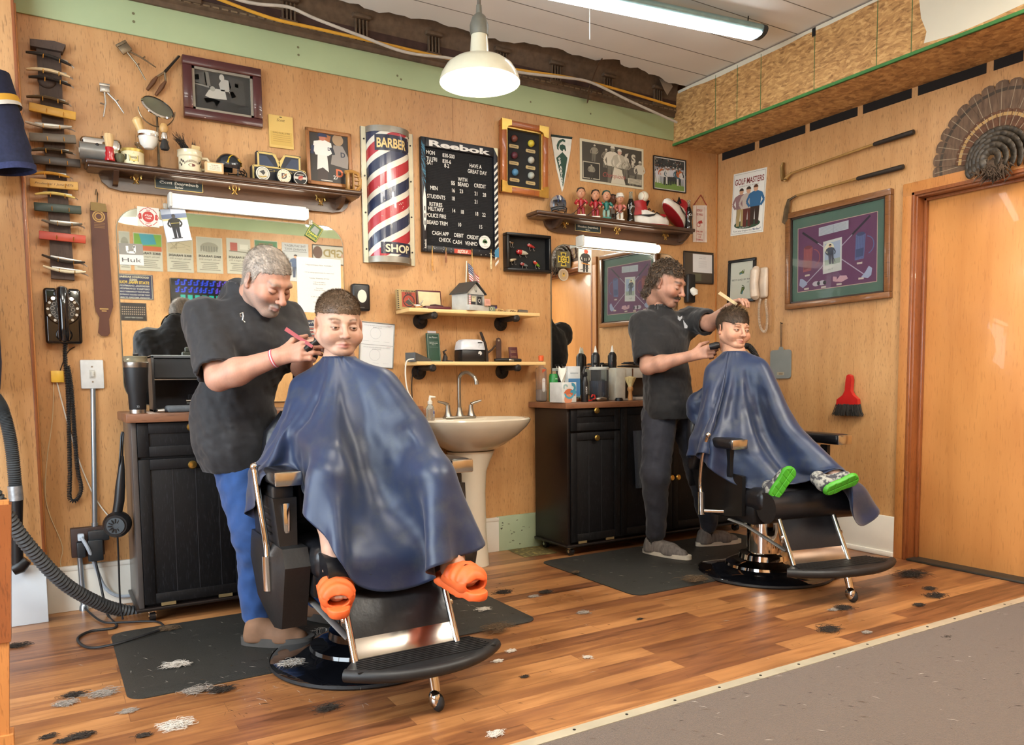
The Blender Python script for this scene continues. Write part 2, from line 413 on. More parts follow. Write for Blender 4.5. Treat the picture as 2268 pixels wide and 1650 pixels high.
seams=[(1003,285),(1408,440)]
b=MB()
for q in seams:
 x=bwall(*q).x; b.bx((x-.0008,-.0006,.2),(x+.0008,0,ZT),K('#6d4526',.6))
x=-.012; b.bx((x-.004,-.006,.2),(x+.004,0,SZ),CASINGL)
struct(b,'trim_3')
b=MB(); xg=bwall(1102,1160).x
b.bx((-4.26,-.018,0),(xg,0,.205),WHITEPAINT,.003); b.bx((-4.26,-.022,.19),(xg,0,.212),WHITEPAINT,.003)
b.bx((xg-.01,-.017,0),(-.02,0,.215),mat('chipped_green_paint','#8fa083',.55,vary=0,col2='#a2b094',scale=4),.003)
for i in range(14):
 q=(rnd.uniform(1100,1178),rnd.uniform(1150,1205)); p=bwall(*q); p.z=max(.03,p.z)
 b.poly([(p.x+rnd.uniform(-.012,.012),p.z+rnd.uniform(-.006,.006)) for _ in range(5)],-.0175,'#4d4a3a')
struct(b,'baseboard_back')
b=MB()
prof=[(0,ZG-.005),(-.022,ZG),(-.022,ZG+.022),(-.034,ZG+.03),(-.034,ZG+.05),(-.03,ZG+.06),(-.035,ZG+.13),(-.05,ZG+.19),(-.085,ZG+.235),(-.1,ZG+.24),(-.11,ZG+.26),(-.2,ZG+.285),(-.34,ZG+.3),(-.34,ZG+.33),(0,ZG+.33)]
x0,x1=LEFTX,SX
b.add([(x0,y,z) for y,z in prof]+[(x1,y,z) for y,z in prof],[(i,i+1,i+1+len(prof),i+len(prof)) for i in range(len(prof)-1)],TIN)
k=x0
while k<x1:
 b.box((k,-.036,ZG+.04),(.03,.006,.008),mat('worn_tin','#7a664c',.5,vary=.2)); k+=.043
struct(b,'trim_4')
b=MB()
b.bx((x0,-.033,ZG+.062),(x1,-.028,ZG+.15),TIND)
for q in (425,640,800,960,1110,1230,1345,1455):
 p=Yp(q,40+.19*(q-425),-.035); xx=p.x
 for j in range(4):b.box((xx-.03+j*.02,-.042,ZG+.1),(.009,.02,.085),TIN,.003)
 b.box((xx,-.048,ZG+.155),(.1,.04,.02),TIN,.004); b.box((xx,-.043,ZG+.05),(.09,.012,.022),TIN,.004)
struct(b,'trim_5')
b=MB(); n=150; xs=[LEFTX+(.25-LEFTX)*i/n for i in range(n+1)]
edge=[]
for i,x in enumerate(xs):
 e=-.13+.02*math.sin(x*9)+.012*math.sin(x*31+1)+.008*math.sin(x*77)
 if -1.9<x<-.5:e-=.05*math.sin((x+1.9)/1.4*PI)
 if -1.25<x<-1.0:e-=.07*(1-abs(x+1.12)/.13)
 edge.append(e)
vs=[]; fs=[]
for i,x in enumerate(xs):vs+=[(x,edge[i],CEILZ),(x,BACKY,CEILZ),(x,edge[i],CEILZ+.012),(x,BACKY,CEILZ+.012)]
for i in range(n):a=4*i; fs+=[(a,a+4,a+5,a+1),(a+2,a+3,a+7,a+6),(a,a+2,a+6,a+4)]
b.add(vs,fs,CEILP)
yb=-.32
while yb>BACKY:b.bx((LEFTX,yb-.002,CEILZ-.0015),(SX,yb+.002,CEILZ+.002),mat('board_joint','#6f6a5e',.8)); yb-=.235
struct(b,'ceiling')
b=MB(); b.bx((LEFTX-.1,BACKY-.1,3.12),(.3,.2,3.16),DARKVOID); struct(b,'ceiling_void')
DY0,DY1,DZ=-1.515,-2.42,2.036
b=MB()
b.bx((0,DY0+.02,0),(.12,.1,2.73),PLY); b.bx((0,BACKY,0),(.12,DY1-.02,2.73),PLY); b.bx((0,DY1-.02,DZ+.02),(.12,DY0+.02,2.73),PLY)
b.bx((.10,BACKY,2.5),(.13,.1,3.1),DARKVOID)
struct(b,'wall_right')
b=MB()
sl=[((1600,338),(1672,314)),((1682,310),(1784,274)),((1794,270),(1900,230)),((1912,226),(2020,190)),((2034,184),(2186,130)),((2202,124),(2268,100))]
for (qa,qb) in sl:
 y0,y1=rwall(*qa).y,rwall(*qb).y
 b.bx((-.0015,y1,SZ-.052),(.0,y0,SZ-.0),DARKVOID)
struct(b,'trim_6')
b=MB(); b.bx((-.02,DY0+.085,0),(0,-.005,.235),WHITEPAINT,.004); b.bx((-.034,DY0+.085,0),(0,-.005,.03),WHITEPAINT,.006)
struct(b,'baseboard_right')
b=MB(); b.bx((.07,DY1,.008),(.11,DY0,DZ),PLYDOOR,.002); struct(b,'door_1')
b=MB()
for (y0,y1) in ((DY0,DY0+.02),(DY1-.02,DY1)):
 b.bx((-.012,y0,0),(.12,y1,DZ+.02),CASING,.002)
for s,yy in ((1,DY0),(-1,DY1)):
 b.bx((.045,min(yy,yy-s*.016),0),(.07,max(yy,yy-s*.016),DZ),CASING,.003)
 b.bx((-.022,min(yy+s*.012,yy+s*.085),0),(0,max(yy+s*.012,yy+s*.085),DZ+.085),CASINGL,.004)
 b.bx((-.026,min(yy+s*.01,yy+s*.03),0),(0,max(yy+s*.01,yy+s*.03),DZ+.03),CASING,.004)
b.bx((-.012,DY1,DZ),(.12,DY0,DZ+.02),CASING,.002); b.bx((.045,DY1,DZ-.016),(.07,DY0,DZ),CASING,.003)
b.bx((-.0225,DY1-.085,DZ+.012),(0,DY0+.085,DZ+.085),CASINGL,.004); b.bx((-.026,DY1-.03,DZ+.01),(0,DY0+.03,DZ+.03),CASING,.004)
struct(b,'trim_7')
b=MB(); b.bx((-.03,DY1,0),(.1,DY0,.012),mat('dark_threshold','#2e2a22',.5),.003); struct(b,'trim_8')
b=MB(); T=.018
b.bx((SX,BACKY,SZ),(SX+T,0,2.992),OSB); b.bx((SX,BACKY,SZ),(.0,0,SZ+.012),OSB)
struct(b,'soffit')
b=MB()
b.bx((SX-.0035,BACKY,SZ-.002),(SX+.01,0,SZ+.014),mat('green_edge_paint','#3f7a3c',.6,vary=.15),.001)
b2=MB()
wp=mat('white_roller_paint','#d5cfba',.65,vary=.03,scale=5)
def yz(px,py):
 p=Xp(px,py,SX-.001); return p
A=[yz(*q) for q in ((2036,0),(2040,40),(2052,70),(2046,96),(2110,78),(2190,44),(2268,8))]
ZC=2.99
pts=[(A[0].y,ZC)]+[(p.y,min(p.z,ZC)) for p in A]+[(-2.6,2.66),(-3.4,2.66),(-3.5,ZC)]
b2.add([(SX-.0008,y,z) for y,z in pts],[tuple(range(len(pts)))],wp)
e=[(-.05-i*.13,ZC-.012-rnd.uniform(0,.018)) for i in range(17)]
pts=[(-.05,ZC)]+e+[(e[-1][0],ZC)]
for i in range(len(e)-1):b2.add([(SX-.0008,e[i][0],ZC+.001),(SX-.0008,e[i][0],e[i][1]),(SX-.0008,e[i+1][0],e[i+1][1]),(SX-.0008,e[i+1][0],ZC+.001)],[(0,1,2,3)],wp)
struct(b,'trim_9'); struct(b2,'trim_10')
b=MB(); gl=mat('green_board_edge','#4a6a3c',.7)
for q in (1585,1633,1685,1803,1940,2016):
 y=Xp(q,190,SX).y; b.bx((SX-.001,y-.002,SZ+.01),(SX,y+.002,2.98),gl)
y=Xp(1803,60,SX).y; b.bx((SX-.0015,y-.012,2.945),(SX,y+.012,2.99),DARKVOID)
struct(b,'trim_11')
PX,PY=-4.245,-.13
b=MB(); b.bx((LEFTX,PY,0),(PX,.05,3.1),PLY); struct(b,'wall_left_pier')
b=MB(); b.bx((PX-.006,PY-.006,.2),(PX+.006,PY+.03,3.0),CASING,.002); b.bx((PX,PY+.025,.2),(PX+.012,-.002,ZT),CASINGL,.003)
struct(b,'trim_12')
b=MB(); b.bx((LEFTX,PY-.02,0),(PX+.004,PY,.26),mat('fresh_white_board','#cfd8de',.45,vary=.02),.003); struct(b,'baseboard_left')
b=MB(); b.bx((LEFTX-.1,BACKY,0),(LEFTX,0,.5),PLY); b.bx((LEFTX-.1,BACKY,2.6),(LEFTX,0,3.1),PLY)
b.bx((LEFTX-.1,BACKY,.5),(LEFTX,-3.7,2.6),PLY); b.bx((LEFTX-.1,-.9,.5),(LEFTX,0,2.6),PLY)
struct(b,'wall_left')
b=MB()
for yy in (-3.7,-2.3,-.9):b.bx((LEFTX-.08,yy-.03,.5),(LEFTX,yy+.03,2.6),WHITEPAINT)
for zz in (.5,2.6):b.bx((LEFTX-.08,-3.73,zz-.03),(LEFTX,-.87,zz+.03),WHITEPAINT)
struct(b,'window_1')
b=MB(); b.bx((LEFTX,BACKY-.1,0),(.12,BACKY,ZT),PLY); b.bx((LEFTX,BACKY-.09,ZT),(.12,BACKY-.005,3.1),GREENP); struct(b,'wall_front')
p=Zp(6,1650,0)
t=thing('wooden_post','brown slanted wooden post at the left edge, standing on the laminate floor','post',(-4.375,-1.46,0))
def slant(z0,z1,r0,r1,w,hy,m,nm):
 b=MB(); b.add([(r0-w,-hy,z0),(r0,-hy,z0),(r0,hy,z0),(r0-w,hy,z0),(r1-w,-hy,z1),(r1,-hy,z1),(r1,hy,z1),(r1-w,hy,z1)],[(3,2,1,0),(4,5,6,7),(0,1,5,4),(1,2,6,5),(2,3,7,6),(3,0,4,7)],m); b.build(nm,t)
slant(.03,.72,.029,.063,.05,.02,CASINGL,'post'); slant(.31,.71,.048,.068,.06,.028,CASING,'face_board'); slant(0,.035,.04,.04,.08,.032,CASINGL,'plinth_block')
# ================================================================ THINGS ON THE BACK WALL
def lp(c,px,py,d=0.0,wall='b'):
 """local (x, z) on a thing rooted at c of the wall point seen at a pixel"""
 p=bwall(px,py,d) if wall=='b' else rwall(px,py,d)
 return ((p.x-c.x,p.z-c.z) if wall=='b' else (-(p.y-c.y),p.z-c.z))
def lps(c,pts,d=0.0,wall='b'):return [lp(c,x,y,d,wall) for x,y in pts]
def fig(b,x,z,h,y,skin='#c99a78',top='#8a2f2a',legs='#2b2b33',hair='#2a2018',lean=0.0,arms=True):
 """small printed figure standing on (x, z)"""
 w=h*.17
 b.poly([(x-w*.8,z),(x-w*.15,z),(x,z+h*.42),(x+w*.15,z),(x+w*.8,z),(x+w*.9+lean*.5,z+h*.5),(x-w*.9+lean*.5,z+h*.5)],y,legs)
 b.poly([(x-w+lean*.5,z+h*.46),(x+w+lean*.5,z+h*.46),(x+w*1.25+lean,z+h*.8),(x+w*.5+lean,z+h*.85),(x-w*.5+lean,z+h*.85),(x-w*1.25+lean,z+h*.8)],y-.0002,top)
 if arms:
  for s in (-1,1):b.line([(x+s*w*1.15+lean,z+h*.78),(x+s*w*1.7+lean*.7,z+h*.6),(x+s*w*1.1,z+h*.47)],h*.065,y-.0003,top)
 b.disc(x+lean,z+h*.92,h*.075,y-.0004,skin,rz=h*.085,n=14)
 b.poly([(x+lean+h*.08*math.cos(a),z+h*.94+h*.075*math.sin(a)) for a in [PI*k/8 for k in range(9)]],y-.0005,hair)
def frame(name,label,cat,corners,wall='b',bw=.03,dp=.025,fm=None,inner=None,group=None,rnd_=.004,d=0.0,back=None):
 """picture frame: root at its centre; returns root, inner width, inner height, y of the picture plane"""
 c,w,h,rot=quad4(*corners,wall,d)
 t=thing(name,label,cat,c,rot,group)
 b=MB()
 b.bx((-w/2,-dp,-h/2+bw),(-w/2+bw,0,h/2-bw),fm,rnd_); b.bx((w/2-bw,-dp,-h/2+bw),(w/2,0,h/2-bw),fm,rnd_)
 b.bx((-w/2,-dp,h/2-bw),(w/2,0,h/2),fm,rnd_); b.bx((-w/2,-dp,-h/2),(w/2,0,-h/2+bw),fm,rnd_)
 if inner:
  q=bw*.28; dq=dp*.72
  for s in (-1,1):
   b.bx((min(s*(w/2-bw),s*(w/2-bw-q)),-dq,-h/2+bw),(max(s*(w/2-bw),s*(w/2-bw-q)),0,h/2-bw),inner)
   b.bx((-w/2+bw,-dq,min(s*(h/2-bw),s*(h/2-bw-q))),(w/2-bw,0,max(s*(h/2-bw),s*(h/2-bw-q))),inner)
 b.build('frame',t)
 return t,w-2*bw,h-2*bw,-dp*.4
def paper(name,label,cat,corners,wall='b',d=.002,col='#e4e2d6',group=None,th=.0008):
 c,w,h,rot=quad4(*corners,wall,d)
 b=MB(); b.bx((-w/2,-th,-h/2),(w/2,th,h/2),INK,col=col)
 return b,w,h,c,rot,-th-.0003
def place(b,name,label,cat,c,rot,group=None):
 return tag(b.build(name,None,c,rot),label,cat,group)
 # ---- razor board
P0,P1=bwall(104,100),bwall(140,622)
t=thing('razor_board','tall weathered dark plank of antique razors with a beam-like cap, left end of wall','display board',(bwall(122,360).x,0,bwall(122,622).z))
c=Vector(t.location)
OLDWOOD=wood_mat('weathered_plank','#3f3128','#57453a','#1d1510','Z',.75)
b=MB(); pts=lps(c,[(80,108),(134,112),(140,260),(149,420),(165,622),(113,618),(108,505),(105,420),(92,260)]); b.prism(pts,0,-.028,OLDWOOD); b.build('plank',t)
b=MB(); pts=lps(c,[(66,95),(120,100),(145,108),(138,123),(67,110)]); b.prism(pts,0,-.05,OLDWOOD); b.build('cap_block',t)
b=MB(); q=lp(c,103,185); b.ball((q[0],-.03,q[1]),(.035,.012,.03),OLDWOOD); b.build('knot',t)
RZ=[((57,112),(158,142),'#2a2622','r','blackish straight razor, topmost on the plank, just under its cap'),((58,150),(155,168),'#d6bd92','r','cream handled straight razor, second from the top of the plank'),((63,167),(157,187),'#23201e','r','black straight razor right under the topmost cream one'),((58,211),(152,228),'#5a4a34','r','brown horn straight razor just above the long yellow razor box'),((64,236),(168,258),'#c99a3e','b','long mustard yellow razor box on the plank'),((56,273),(159,284),'#c4c0b4','w','pale grey straight razor under the mustard yellow box'),((65,303),(168,309),'#6a6256','b','taupe razor box in the upper half of the plank'),((64,330),(161,337),'#4c463a','r','olive brown straight razor between the taupe and the near-black box'),((68,352),(178,363),'#3a312b','b','near-black wide razor box at mid plank'),((63,383),(154,390),'#c4923c','r','amber straight razor with grey ends at mid plank'),((66,404),(173,413),'#c09650','b','tan razor box with handwriting on it'),((77,427),(166,436),'#d8c070','r','thin yellowish straight razor just above the dark green box'),((75,457),(180,466),'#2f3a30','b','dark green razor box on the plank'),((92,490),(182,499),'#6d675a','w','slim grey straight razor above the red box'),((86,520),(190,531),'#a8402c','b','brick red razor box on the plank'),((92,567),(188,584),'#35302a','w','dark straight razor above the ivory ones at the foot of the plank'),((95,592),(190,605),'#ded2b0','w','ivory straight razor lowest on the plank'),]
for (a,e,colr,kind,lab) in RZ:
 A,E_=Yp(*a,-.055),Yp(*e,-.055); L=(E_-A).length; ang=math.atan2(E_.z-A.z,E_.x-A.x)
 m=K(colr,.38); cc=(A+E_)/2
 t2=thing('razor_box' if kind=='b' else 'straight_razor',lab,'box' if kind=='b' else 'razor',cc,(0,-ang,0),'razors and razor boxes on the plank')
 b=MB()
 if kind=='b':
  b.box((0,0,0),(L,.016,.036),m,.003); b.build('case',t2)
  if 'hand' in lab:
   b=MB(); b.text('Prudential 1 June 1876',0,-.005,.01,-.0088,'#5a3d1c',shear=.3,w=L*.8); b.build('handwriting',t2)
 else:
  n=14; s=1 if kind=='r' else -1
  path=[(-L/2+L*i/n,0,s*.012*math.cos(PI*(i/n-.5))-.006*s) for i in range(n+1)]
  rr=[.0145*(.35+.65*math.sin(PI*min(1,max(.02,(i+.7)/(n+1.2))))**.5) for i in range(n+1)]
  b.tube(path,rr,m,8,flat=.5); b.build('handle',t2)
  b=MB(); b.box((.01,.006,.006),(L*.72,.003,.012),STEEL,.001); b.tube([(L*.4,.004,-.002),(L*.52,.004,-.006),(L*.57,.004,-.012)],[.004,.003,.002],STEEL,6); b.build('blade',t2)
 for px in (-.18,.18):
  b=MB(); b.tube([(px*L+.01,.024,.0),(px*L+.01,-.011,-.012),(px*L+.01,-.014,.004)],.0018,BRASS,5); b.build('hook',t2)
  # ---- old hand clippers, curling tongs
def clipper(name,lab,head,hang,h1,h2,m,sz):
 H_=bwall(*head,.03); t=thing(name,lab,'hair clipper',H_)
 b=MB(); a=hang
 R=(0,a,0)
 b.box((0,0,0),(sz,.014,sz*.75),m,.004,rot=R); b.box((sz*.5*math.sin(a),0,sz*.5*math.cos(a)),(sz*1.05,.01,.012),m,.001,rot=R)
 b.build('cutter_head',t)
 for hh in (h1,h2):
  e=bwall(*hh,.02)-H_; b=MB(); e.y=0
  mid=e*.5+Vector((.006,-.005,0))
  b.tube([(0,0,0),e*.15,mid,e],[.008,.0045,.004,.003],m,8);
  s=e*.55; b.tube([s,s+Vector((.012 if e.x>0 else -.016,0,.014 if e.x>0 else .004))],[.003,.004],m,6)
  b.build('handle',t)
OLDNICKEL=mat('tarnished_nickel','#7d705c',.35,.9,vary=.3)
clipper('hand_clipper','tarnished hand-operated hair clipper hanging high by the green board',(277,108),-.65,(345,151),(322,179),OLDNICKEL,.05)
clipper('hand_clipper','shiny nickel hand hair clipper hanging above the chrome lather machine',(232,198),0.0,(229,260),(274,252),STEEL,.04)
c=bwall(365,160,.02); t=thing('curling_tongs','dark iron curling tongs with spread wooden handles beside the framed barbershop photo','curling tongs',c)
b=MB(); e=bwall(396,124,.02)-c; b.tube([(0,0,0),e],[.007,.005],OLDNICKEL,8); b.tube([(0,-.009,0),e*.98+Vector((.004,-.006,0))],[.006,.004],DARKMETAL,8); b.build('barrel',t)
for q1,q2 in (((348,170),(326,199)),((367,180),(345,211))):
 a1,a2=bwall(*q1,.02)-c,bwall(*q2,.02)-c
 b=MB(); b.tube([(0,0,0),a1*.6,a1,a1+(a2-a1)*.15],[.006,.005,.005,.007],OLDNICKEL,8); b.build('arm',t)
 b=MB(); b.tube([a1,a1+(a2-a1)*.4,a2],[.006,.011,.007],K('#5c3a22',.4),10); b.build('grip',t)
 # ---- framed old photo
t,w,h,y=frame('framed_photo','black and white photo of an old barbershop shave in a dark red frame','framed picture',((399,124),(573,158),(581,287),(408,262)),bw=.042,dp=.035,fm=K('#45191a',.3,coat=.4),inner=K('#8d8678',.4,.3))
b=MB(); b.rect(-w/2,-h/2,w/2,h/2,y,'#d2cfc4'); b.rect(-w/2+.012,-h/2+.012,w/2-.012,h/2-.012,y-.0004,'#3a3935')
def fz(*pts):return fit(pts,425,150,560,268,w,h)
for (pts,colr) in (([(425,225),(560,238),(560,268),(425,260)],'#30302d'),([(425,168),(455,160),(458,196),(425,192)],'#55544e'),([(452,156),(462,158),(466,196),(455,196)],'#76746b'),([(430,190),(462,196),(462,201),(430,196)],'#8f8d83'),([(429,172),(440,168),(442,182),(428,186)],'#a9a79b'),([(505,158),(540,168),(544,240),(510,230)],'#464540'),([(484,186),(492,170),(506,172),(512,190),(506,204),(488,204)],'#b9b6ab'),([(520,176),(528,178),(528,188),(520,186)],'#8a887e'),([(453,224),(462,206),(478,200),(497,200),(501,226),(482,228),(462,228)],'#c4c1b4'),([(506,204),(516,200),(522,214),(512,220),(510,212)],'#b0ada1'),([(449,232),(462,228),(486,232),(478,250),(470,236),(456,244)],'#7b786d')):
 b.poly(fz(*pts),y-.0008,colr)
p=fz((491,167))[0]; b.disc(p[0],p[1],.012,y-.0012,'#c2bfb2',rz=.016,n=16); p=fz((470,202))[0]; b.disc(p[0],p[1],.012,y-.0012,'#a8a597',n=14)
b.build('photo',t)
b=MB(); b.bx((-w/2,y-.004,-h/2),(w/2,y-.003,h/2),mat('picture_glass','#ffffff',.04,trans=1.0,vary=0,ior=1.12)); b.build('glass',t)
# ---- shelves with carved back board
BRONZE=mat('antique_bronze','#8a6c42',.45,.8,vary=.2)
def wall_shelf(lab,TL,TR,bl,br,depth,plate,name_rect,fleurs,ends):
 a,e=Yp(*TL,-depth),Yp(*TR,-depth); zt=(a.z+e.z)/2; x0,x1=a.x,e.x
 zb=(bwall(*bl,.02).z+bwall(*br,.02).z)/2
 t=thing('wall_shelf',lab,'shelf',((x0+x1)/2,0,zb)); c=Vector(t.location); hw=(x1-x0)/2; hz=zt-zb
 b=MB(); b.bx((-hw,-depth,hz-.022),(hw,0,hz),WALNUT,.008,seg=3); b.bx((-hw+.01,-depth+.012,hz-.034),(hw-.01,0,hz-.02),WALNUT,.006); b.build('shelf_board',t)
 xl,xr=bwall(*bl,.02).x-c.x-.02,bwall(*br,.02).x-c.x
 xl,xr=ends[0]-c.x,ends[1]-c.x
 pts=[(xl,hz-.03),(xl,.07),(xl+.012,.035),(xl+.04,.01),(xl+.09,0),(xr-.09,0),(xr-.04,.01),(xr-.012,.035),(xr,.07),(xr,hz-.03)]
 b=MB(); b.prism(pts,-.001,-.022,WALNUT); b.build('back_board',t)
 for sx in (xl+.055,xr-.075):
  kb=(depth-.035)/.118; kz=(hz-.05)/.155; pr=[(p_*kb,q_*kz) for p_,q_ in ((0,0),(-.115,0),(-.118,-.02),(-.105,-.05),(-.085,-.095),(-.06,-.13),(-.022,-.15),(0,-.155))]
  b=MB(); n=len(pr); vs=[(sx,p-.02,hz-.032+q) for p,q in pr]+[(sx+.022,p-.02,hz-.032+q) for p,q in pr]
  b.add(vs,[tuple(range(n)),tuple(range(2*n-1,n-1,-1))]+[(i,i+n,(i+1)%n+n,(i+1)%n) for i in range(n)],WALNUT); b.build('bracket',t)
 for q in fleurs:
  x,z=lp(c,*q,.022); b=MB()
  b.prism([(x,z+.03),(x-.008,z+.012),(x-.004,z-.005),(x+.004,z-.005),(x+.008,z+.012)],-.022,-.03,BRONZE)
  for s in (-1,1):
   b.tube([(x+s*.004,-.026,z-.004),(x+s*.010,-.027,z+.012),(x+s*.02,-.027,z+.014),(x+s*.024,-.026,z+.003),(x+s*.019,-.026,z-.001)],[.004,.005,.005,.004,.002],GOLD,6)
   b.tube([(x,-.026,z-.006),(x+s*.009,-.026,z-.02),(x+s*.013,-.026,z-.022)],[.004,.003,.002],GOLD,6)
  b.box((x,-.026,z-.005),(.022,.006,.006),GOLD,.002); b.prism([(x-.004,z-.008),(x,z-.028),(x+.004,z-.008)],-.022,-.029,BRONZE)
  b.build('fleur_ornament',t)
 b=MB(); (ax,az),(bx_,bz)=lp(c,*name_rect[0],.024),lp(c,*name_rect[1],.024)
 b.bx((ax,-.026,bz),(bx_,-.021,az),K('#1d2a2c',.35)); yy=-.0263
 for (p,q,r_,s_) in ((ax,bz,bx_,bz+.003),(ax,az-.003,bx_,az),(ax,bz,ax+.003,az),(bx_-.003,bz,bx_,az)):b.rect(p,q,r_,s_,yy,'#b89a5a')
 hh=az-bz
 b.text(plate[0],(ax+bx_)/2,bz+hh*.52,hh*.26,yy-.0004,'#cfcabb',w=(bx_-ax)*.8,bold=.012); b.text(plate[1],(ax+bx_)/2,bz+hh*.18,hh*.2,yy-.0004,'#cfcabb')
 b.build('name_plate',t)
 return zt,t
Z1,_=wall_shelf('long dark carved shelf of barber antiques above the larger mirror',(188,347),(803,424),(248,420),(760,474),.14,('𝔖𝔠𝔬𝔱𝔱 𝔎𝔞𝔤𝔢𝔫𝔟𝔲𝔠𝔥'.replace('𝔎','ℌ'),'Barber'),((342,393),(450,428)),((301,397),(519,420),(710,445)),(bwall(218,380,.02).x,bwall(773,440,.02).x))
Z2,_=wall_shelf('dark carved shelf of sports souvenirs above the smaller mirror',(1190,468),(1541,503),(1235,515),(1480,541),.13,('𝔅𝔯𝔞𝔫𝔡𝔬𝔫 ℌ𝔞𝔤𝔢𝔫𝔟𝔲𝔠𝔥','Barber'),((1273,494),(1330,517)),((1250,497),(1366,511),(1473,524)),(bwall(1206,490,.02).x,bwall(1520,520,.02).x))
def s1(px,y=-.1):return Vector((Yp(px,360+.12*(px-350),y).x,y,Z1))
def s2(px,y=-.1):return Vector((Yp(px,475+.11*(px-1350),y).x,y,Z2))
# ---- on the long shelf
BRISTLE=mat('badger_bristle','#c9ab7c',.9,vary=.2,scale=120,stretch=(1,1,.1),bump=.4)
DARKBRISTLE=mat('dark_bristle','#2d2a26',.9,vary=.3,scale=120,stretch=(1,1,.1),bump=.4)
def bristles(b,c,r0,r1,h,m,n=90,lean=(0,0,0),w=.0012):
 c=Vector(c)
 for i in range(n):
  a=rnd.uniform(0,2*PI); q=math.sqrt(rnd.random())
  p0=c+Vector((r0*q*math.cos(a),r0*q*math.sin(a),0)); p1=c+Vector((r1*q*math.cos(a)+lean[0],r1*q*math.sin(a)+lean[1],h*(1-.18*q*q)*rnd.uniform(.93,1)))
  b.tube([p0,(p0+p1)/2+Vector((0,0,.002)),p1],[w,w,w*.4],m,3,caps=False)
p=s1(226,-.075); t=thing('lather_machine','chrome and grey lather machine at the left end of the long shelf','lather machine',p)
b=MB(); b.bx((-.085,-.0,.03),(.085,.07,.118),CHROME,.022,seg=4); b.build('chrome_housing',t)
b=MB(); b.cyl((-.09,-.024,.04),(.035,-.024,.04),.038,None,mat('grey_enamel','#7c7c78',.35,.3),28); b.cyl((-.093,-.024,.04),(-.088,-.024,.04),.012,None,WHITEP,14); b.ball((-.02,-.05,.066),.008,BLACKP,10); b.build('motor',t)
b=MB(); b.cyl((.02,.04,.117),(.02,.04,.128),.022,None,CHROME,16); b.build('cap',t)
b=MB(); b.bx((-.08,-.03,0),(.08,.07,.03),mat('grey_enamel'),.008); b.build('base',t)
p=s1(243,-.128); t=thing('shaving_brush','red handled shaving brush standing bristles up on the long shelf','shaving brush',p)
b=MB(); b.lathe([(.0,0),(.02,0),(.022,.006),(.018,.02),(.021,.03),(.018,.042),(.019,.054),(.017,.06),(0,.06)],K('#a81d22',.2,coat=.5)); b.build('handle',t)
b=MB(); b.lathe([(.014,.058),(.018,.085),(.021,.105),(.018,.118),(0,.122)],BRISTLE); bristles(b,(0,0,.06),.013,.022,.06,BRISTLE,60); b.build('bristle_knot',t)
p=s1(264,-.115); t=thing('shaving_brush','greenish bristle brush lying low between the red brush and the round tin','shaving brush',p)
b=MB(); b.tube([(-.004,.03,.03),(.0,-.0,.018)],[.014,.022],K('#6e6a4e',.5),14); b.build('handle',t); b=MB(); b.lathe([(.01,0),(.018,.012),(.021,.028),(.016,.04)],mat('green_bristle','#5b5a44',.9,vary=.3,scale=90,stretch=(1,1,.1))); b.build('bristle_knot',t)
p=s1(294,-.085); t=thing('shaving_tin','round cream tin with an old black crest and gold lid on the long shelf','tin',p)
b=MB(); b.lathe([(0,0),(.047,0),(.048,.004),(.048,.06),(.046,.062),(0,.062)],K('#d3c79e',.35),32); b.build('tin_body',t)
b=MB(); b.lathe([(.049,.058),(.049,.07),(.046,.073),(0,.073)],K('#b59a4f',.35,.5),32); b.build('lid',t)
def wrap(b,pts,r,col,z0=0,a0=-PI/2):
 b.add([(r*math.cos(a0+u/r),r*math.sin(a0+u/r),z0+v) for u,v in pts],[tuple(range(len(pts)))],INK,col)
b=MB(); wrap(b,[(-.02,.012),(.0,.008),(.02,.012),(.022,.04),(.0,.052),(-.022,.04)],.0484,'#3d3a26'); wrap(b,[(-.017,.014),(0,.011),(.017,.014),(.018,.038),(0,.047),(-.018,.038)],.0487,'#c9b55e')
v,f=text2d('PARKER'); kk=.03/max(v[:,0]); b.add([(.049*math.cos(-PI/2+(x*kk-.015)/.049),.049*math.sin(-PI/2+(x*kk-.015)/.049),.024+yv*kk*1.6) for x,yv in v],f,INK,'#2e2a18')
for s in (-.035,-.05):wrap(b,[(s-.005,.015),(s+.004,.02),(s+.006,.04),(s-.006,.045)],.0485,'#3d3a26')
b.build('crest_label',t)
p=s1(310,-.034); t=thing('glass_bottle','small clear glass stoppered bottle behind the round cream tin','bottle',p)
b=MB(); b.lathe([(0,0),(.018,0),(.022,.03),(.02,.065),(.011,.085),(.01,.1),(.012,.104),(0,.104)],mat('old_glass','#d8cdb0',.05,trans=.9,vary=0)); b.build('bottle_body',t); b=MB(); b.lathe([(.008,.1),(.02,.112),(.022,.12),(.0,.126)],mat('old_glass')); b.build('stopper',t)
p=s1(352,-.08); t=thing('shaving_stand','nickel shaving stand with tilted round mirror and white porcelain bowl','shaving stand',p)
NICK=OLDNICKEL
b=MB(); b.lathe([(0,0),(.03,0),(.028,.006),(.01,.014),(.006,.02),(.005,.16),(.005,.29)],NICK,16); b.build('pole',t)
mc=Yp(349,238,-.14)-p
b=MB(); b.lathe([(.066,-.006),(.072,-.004),(.074,.002),(.068,.007)],CHROME,36,mc,(.28,-.72,.62),caps=False); b.build('mirror_rim',t)
b=MB(); b.lathe([(0,-.005),(.066,-.005),(.068,.003),(0,.003)],mat('clouded_mirror','#a7a49c',.22,.8,vary=.1),36,mc,(.28,-.72,.62)); b.build('mirror_glass',t)
b=MB(); n=14; b.tube([(mc.x-.078*math.cos(PI*i/n),mc.y+.03,mc.z-.078*math.sin(PI*i/n)) for i in range(n+1)],.0028,NICK,6); b.tube([(mc.x,mc.y+.03,mc.z-.078),(0,0,.28)],.004,NICK,6); b.build('mirror_yoke',t)
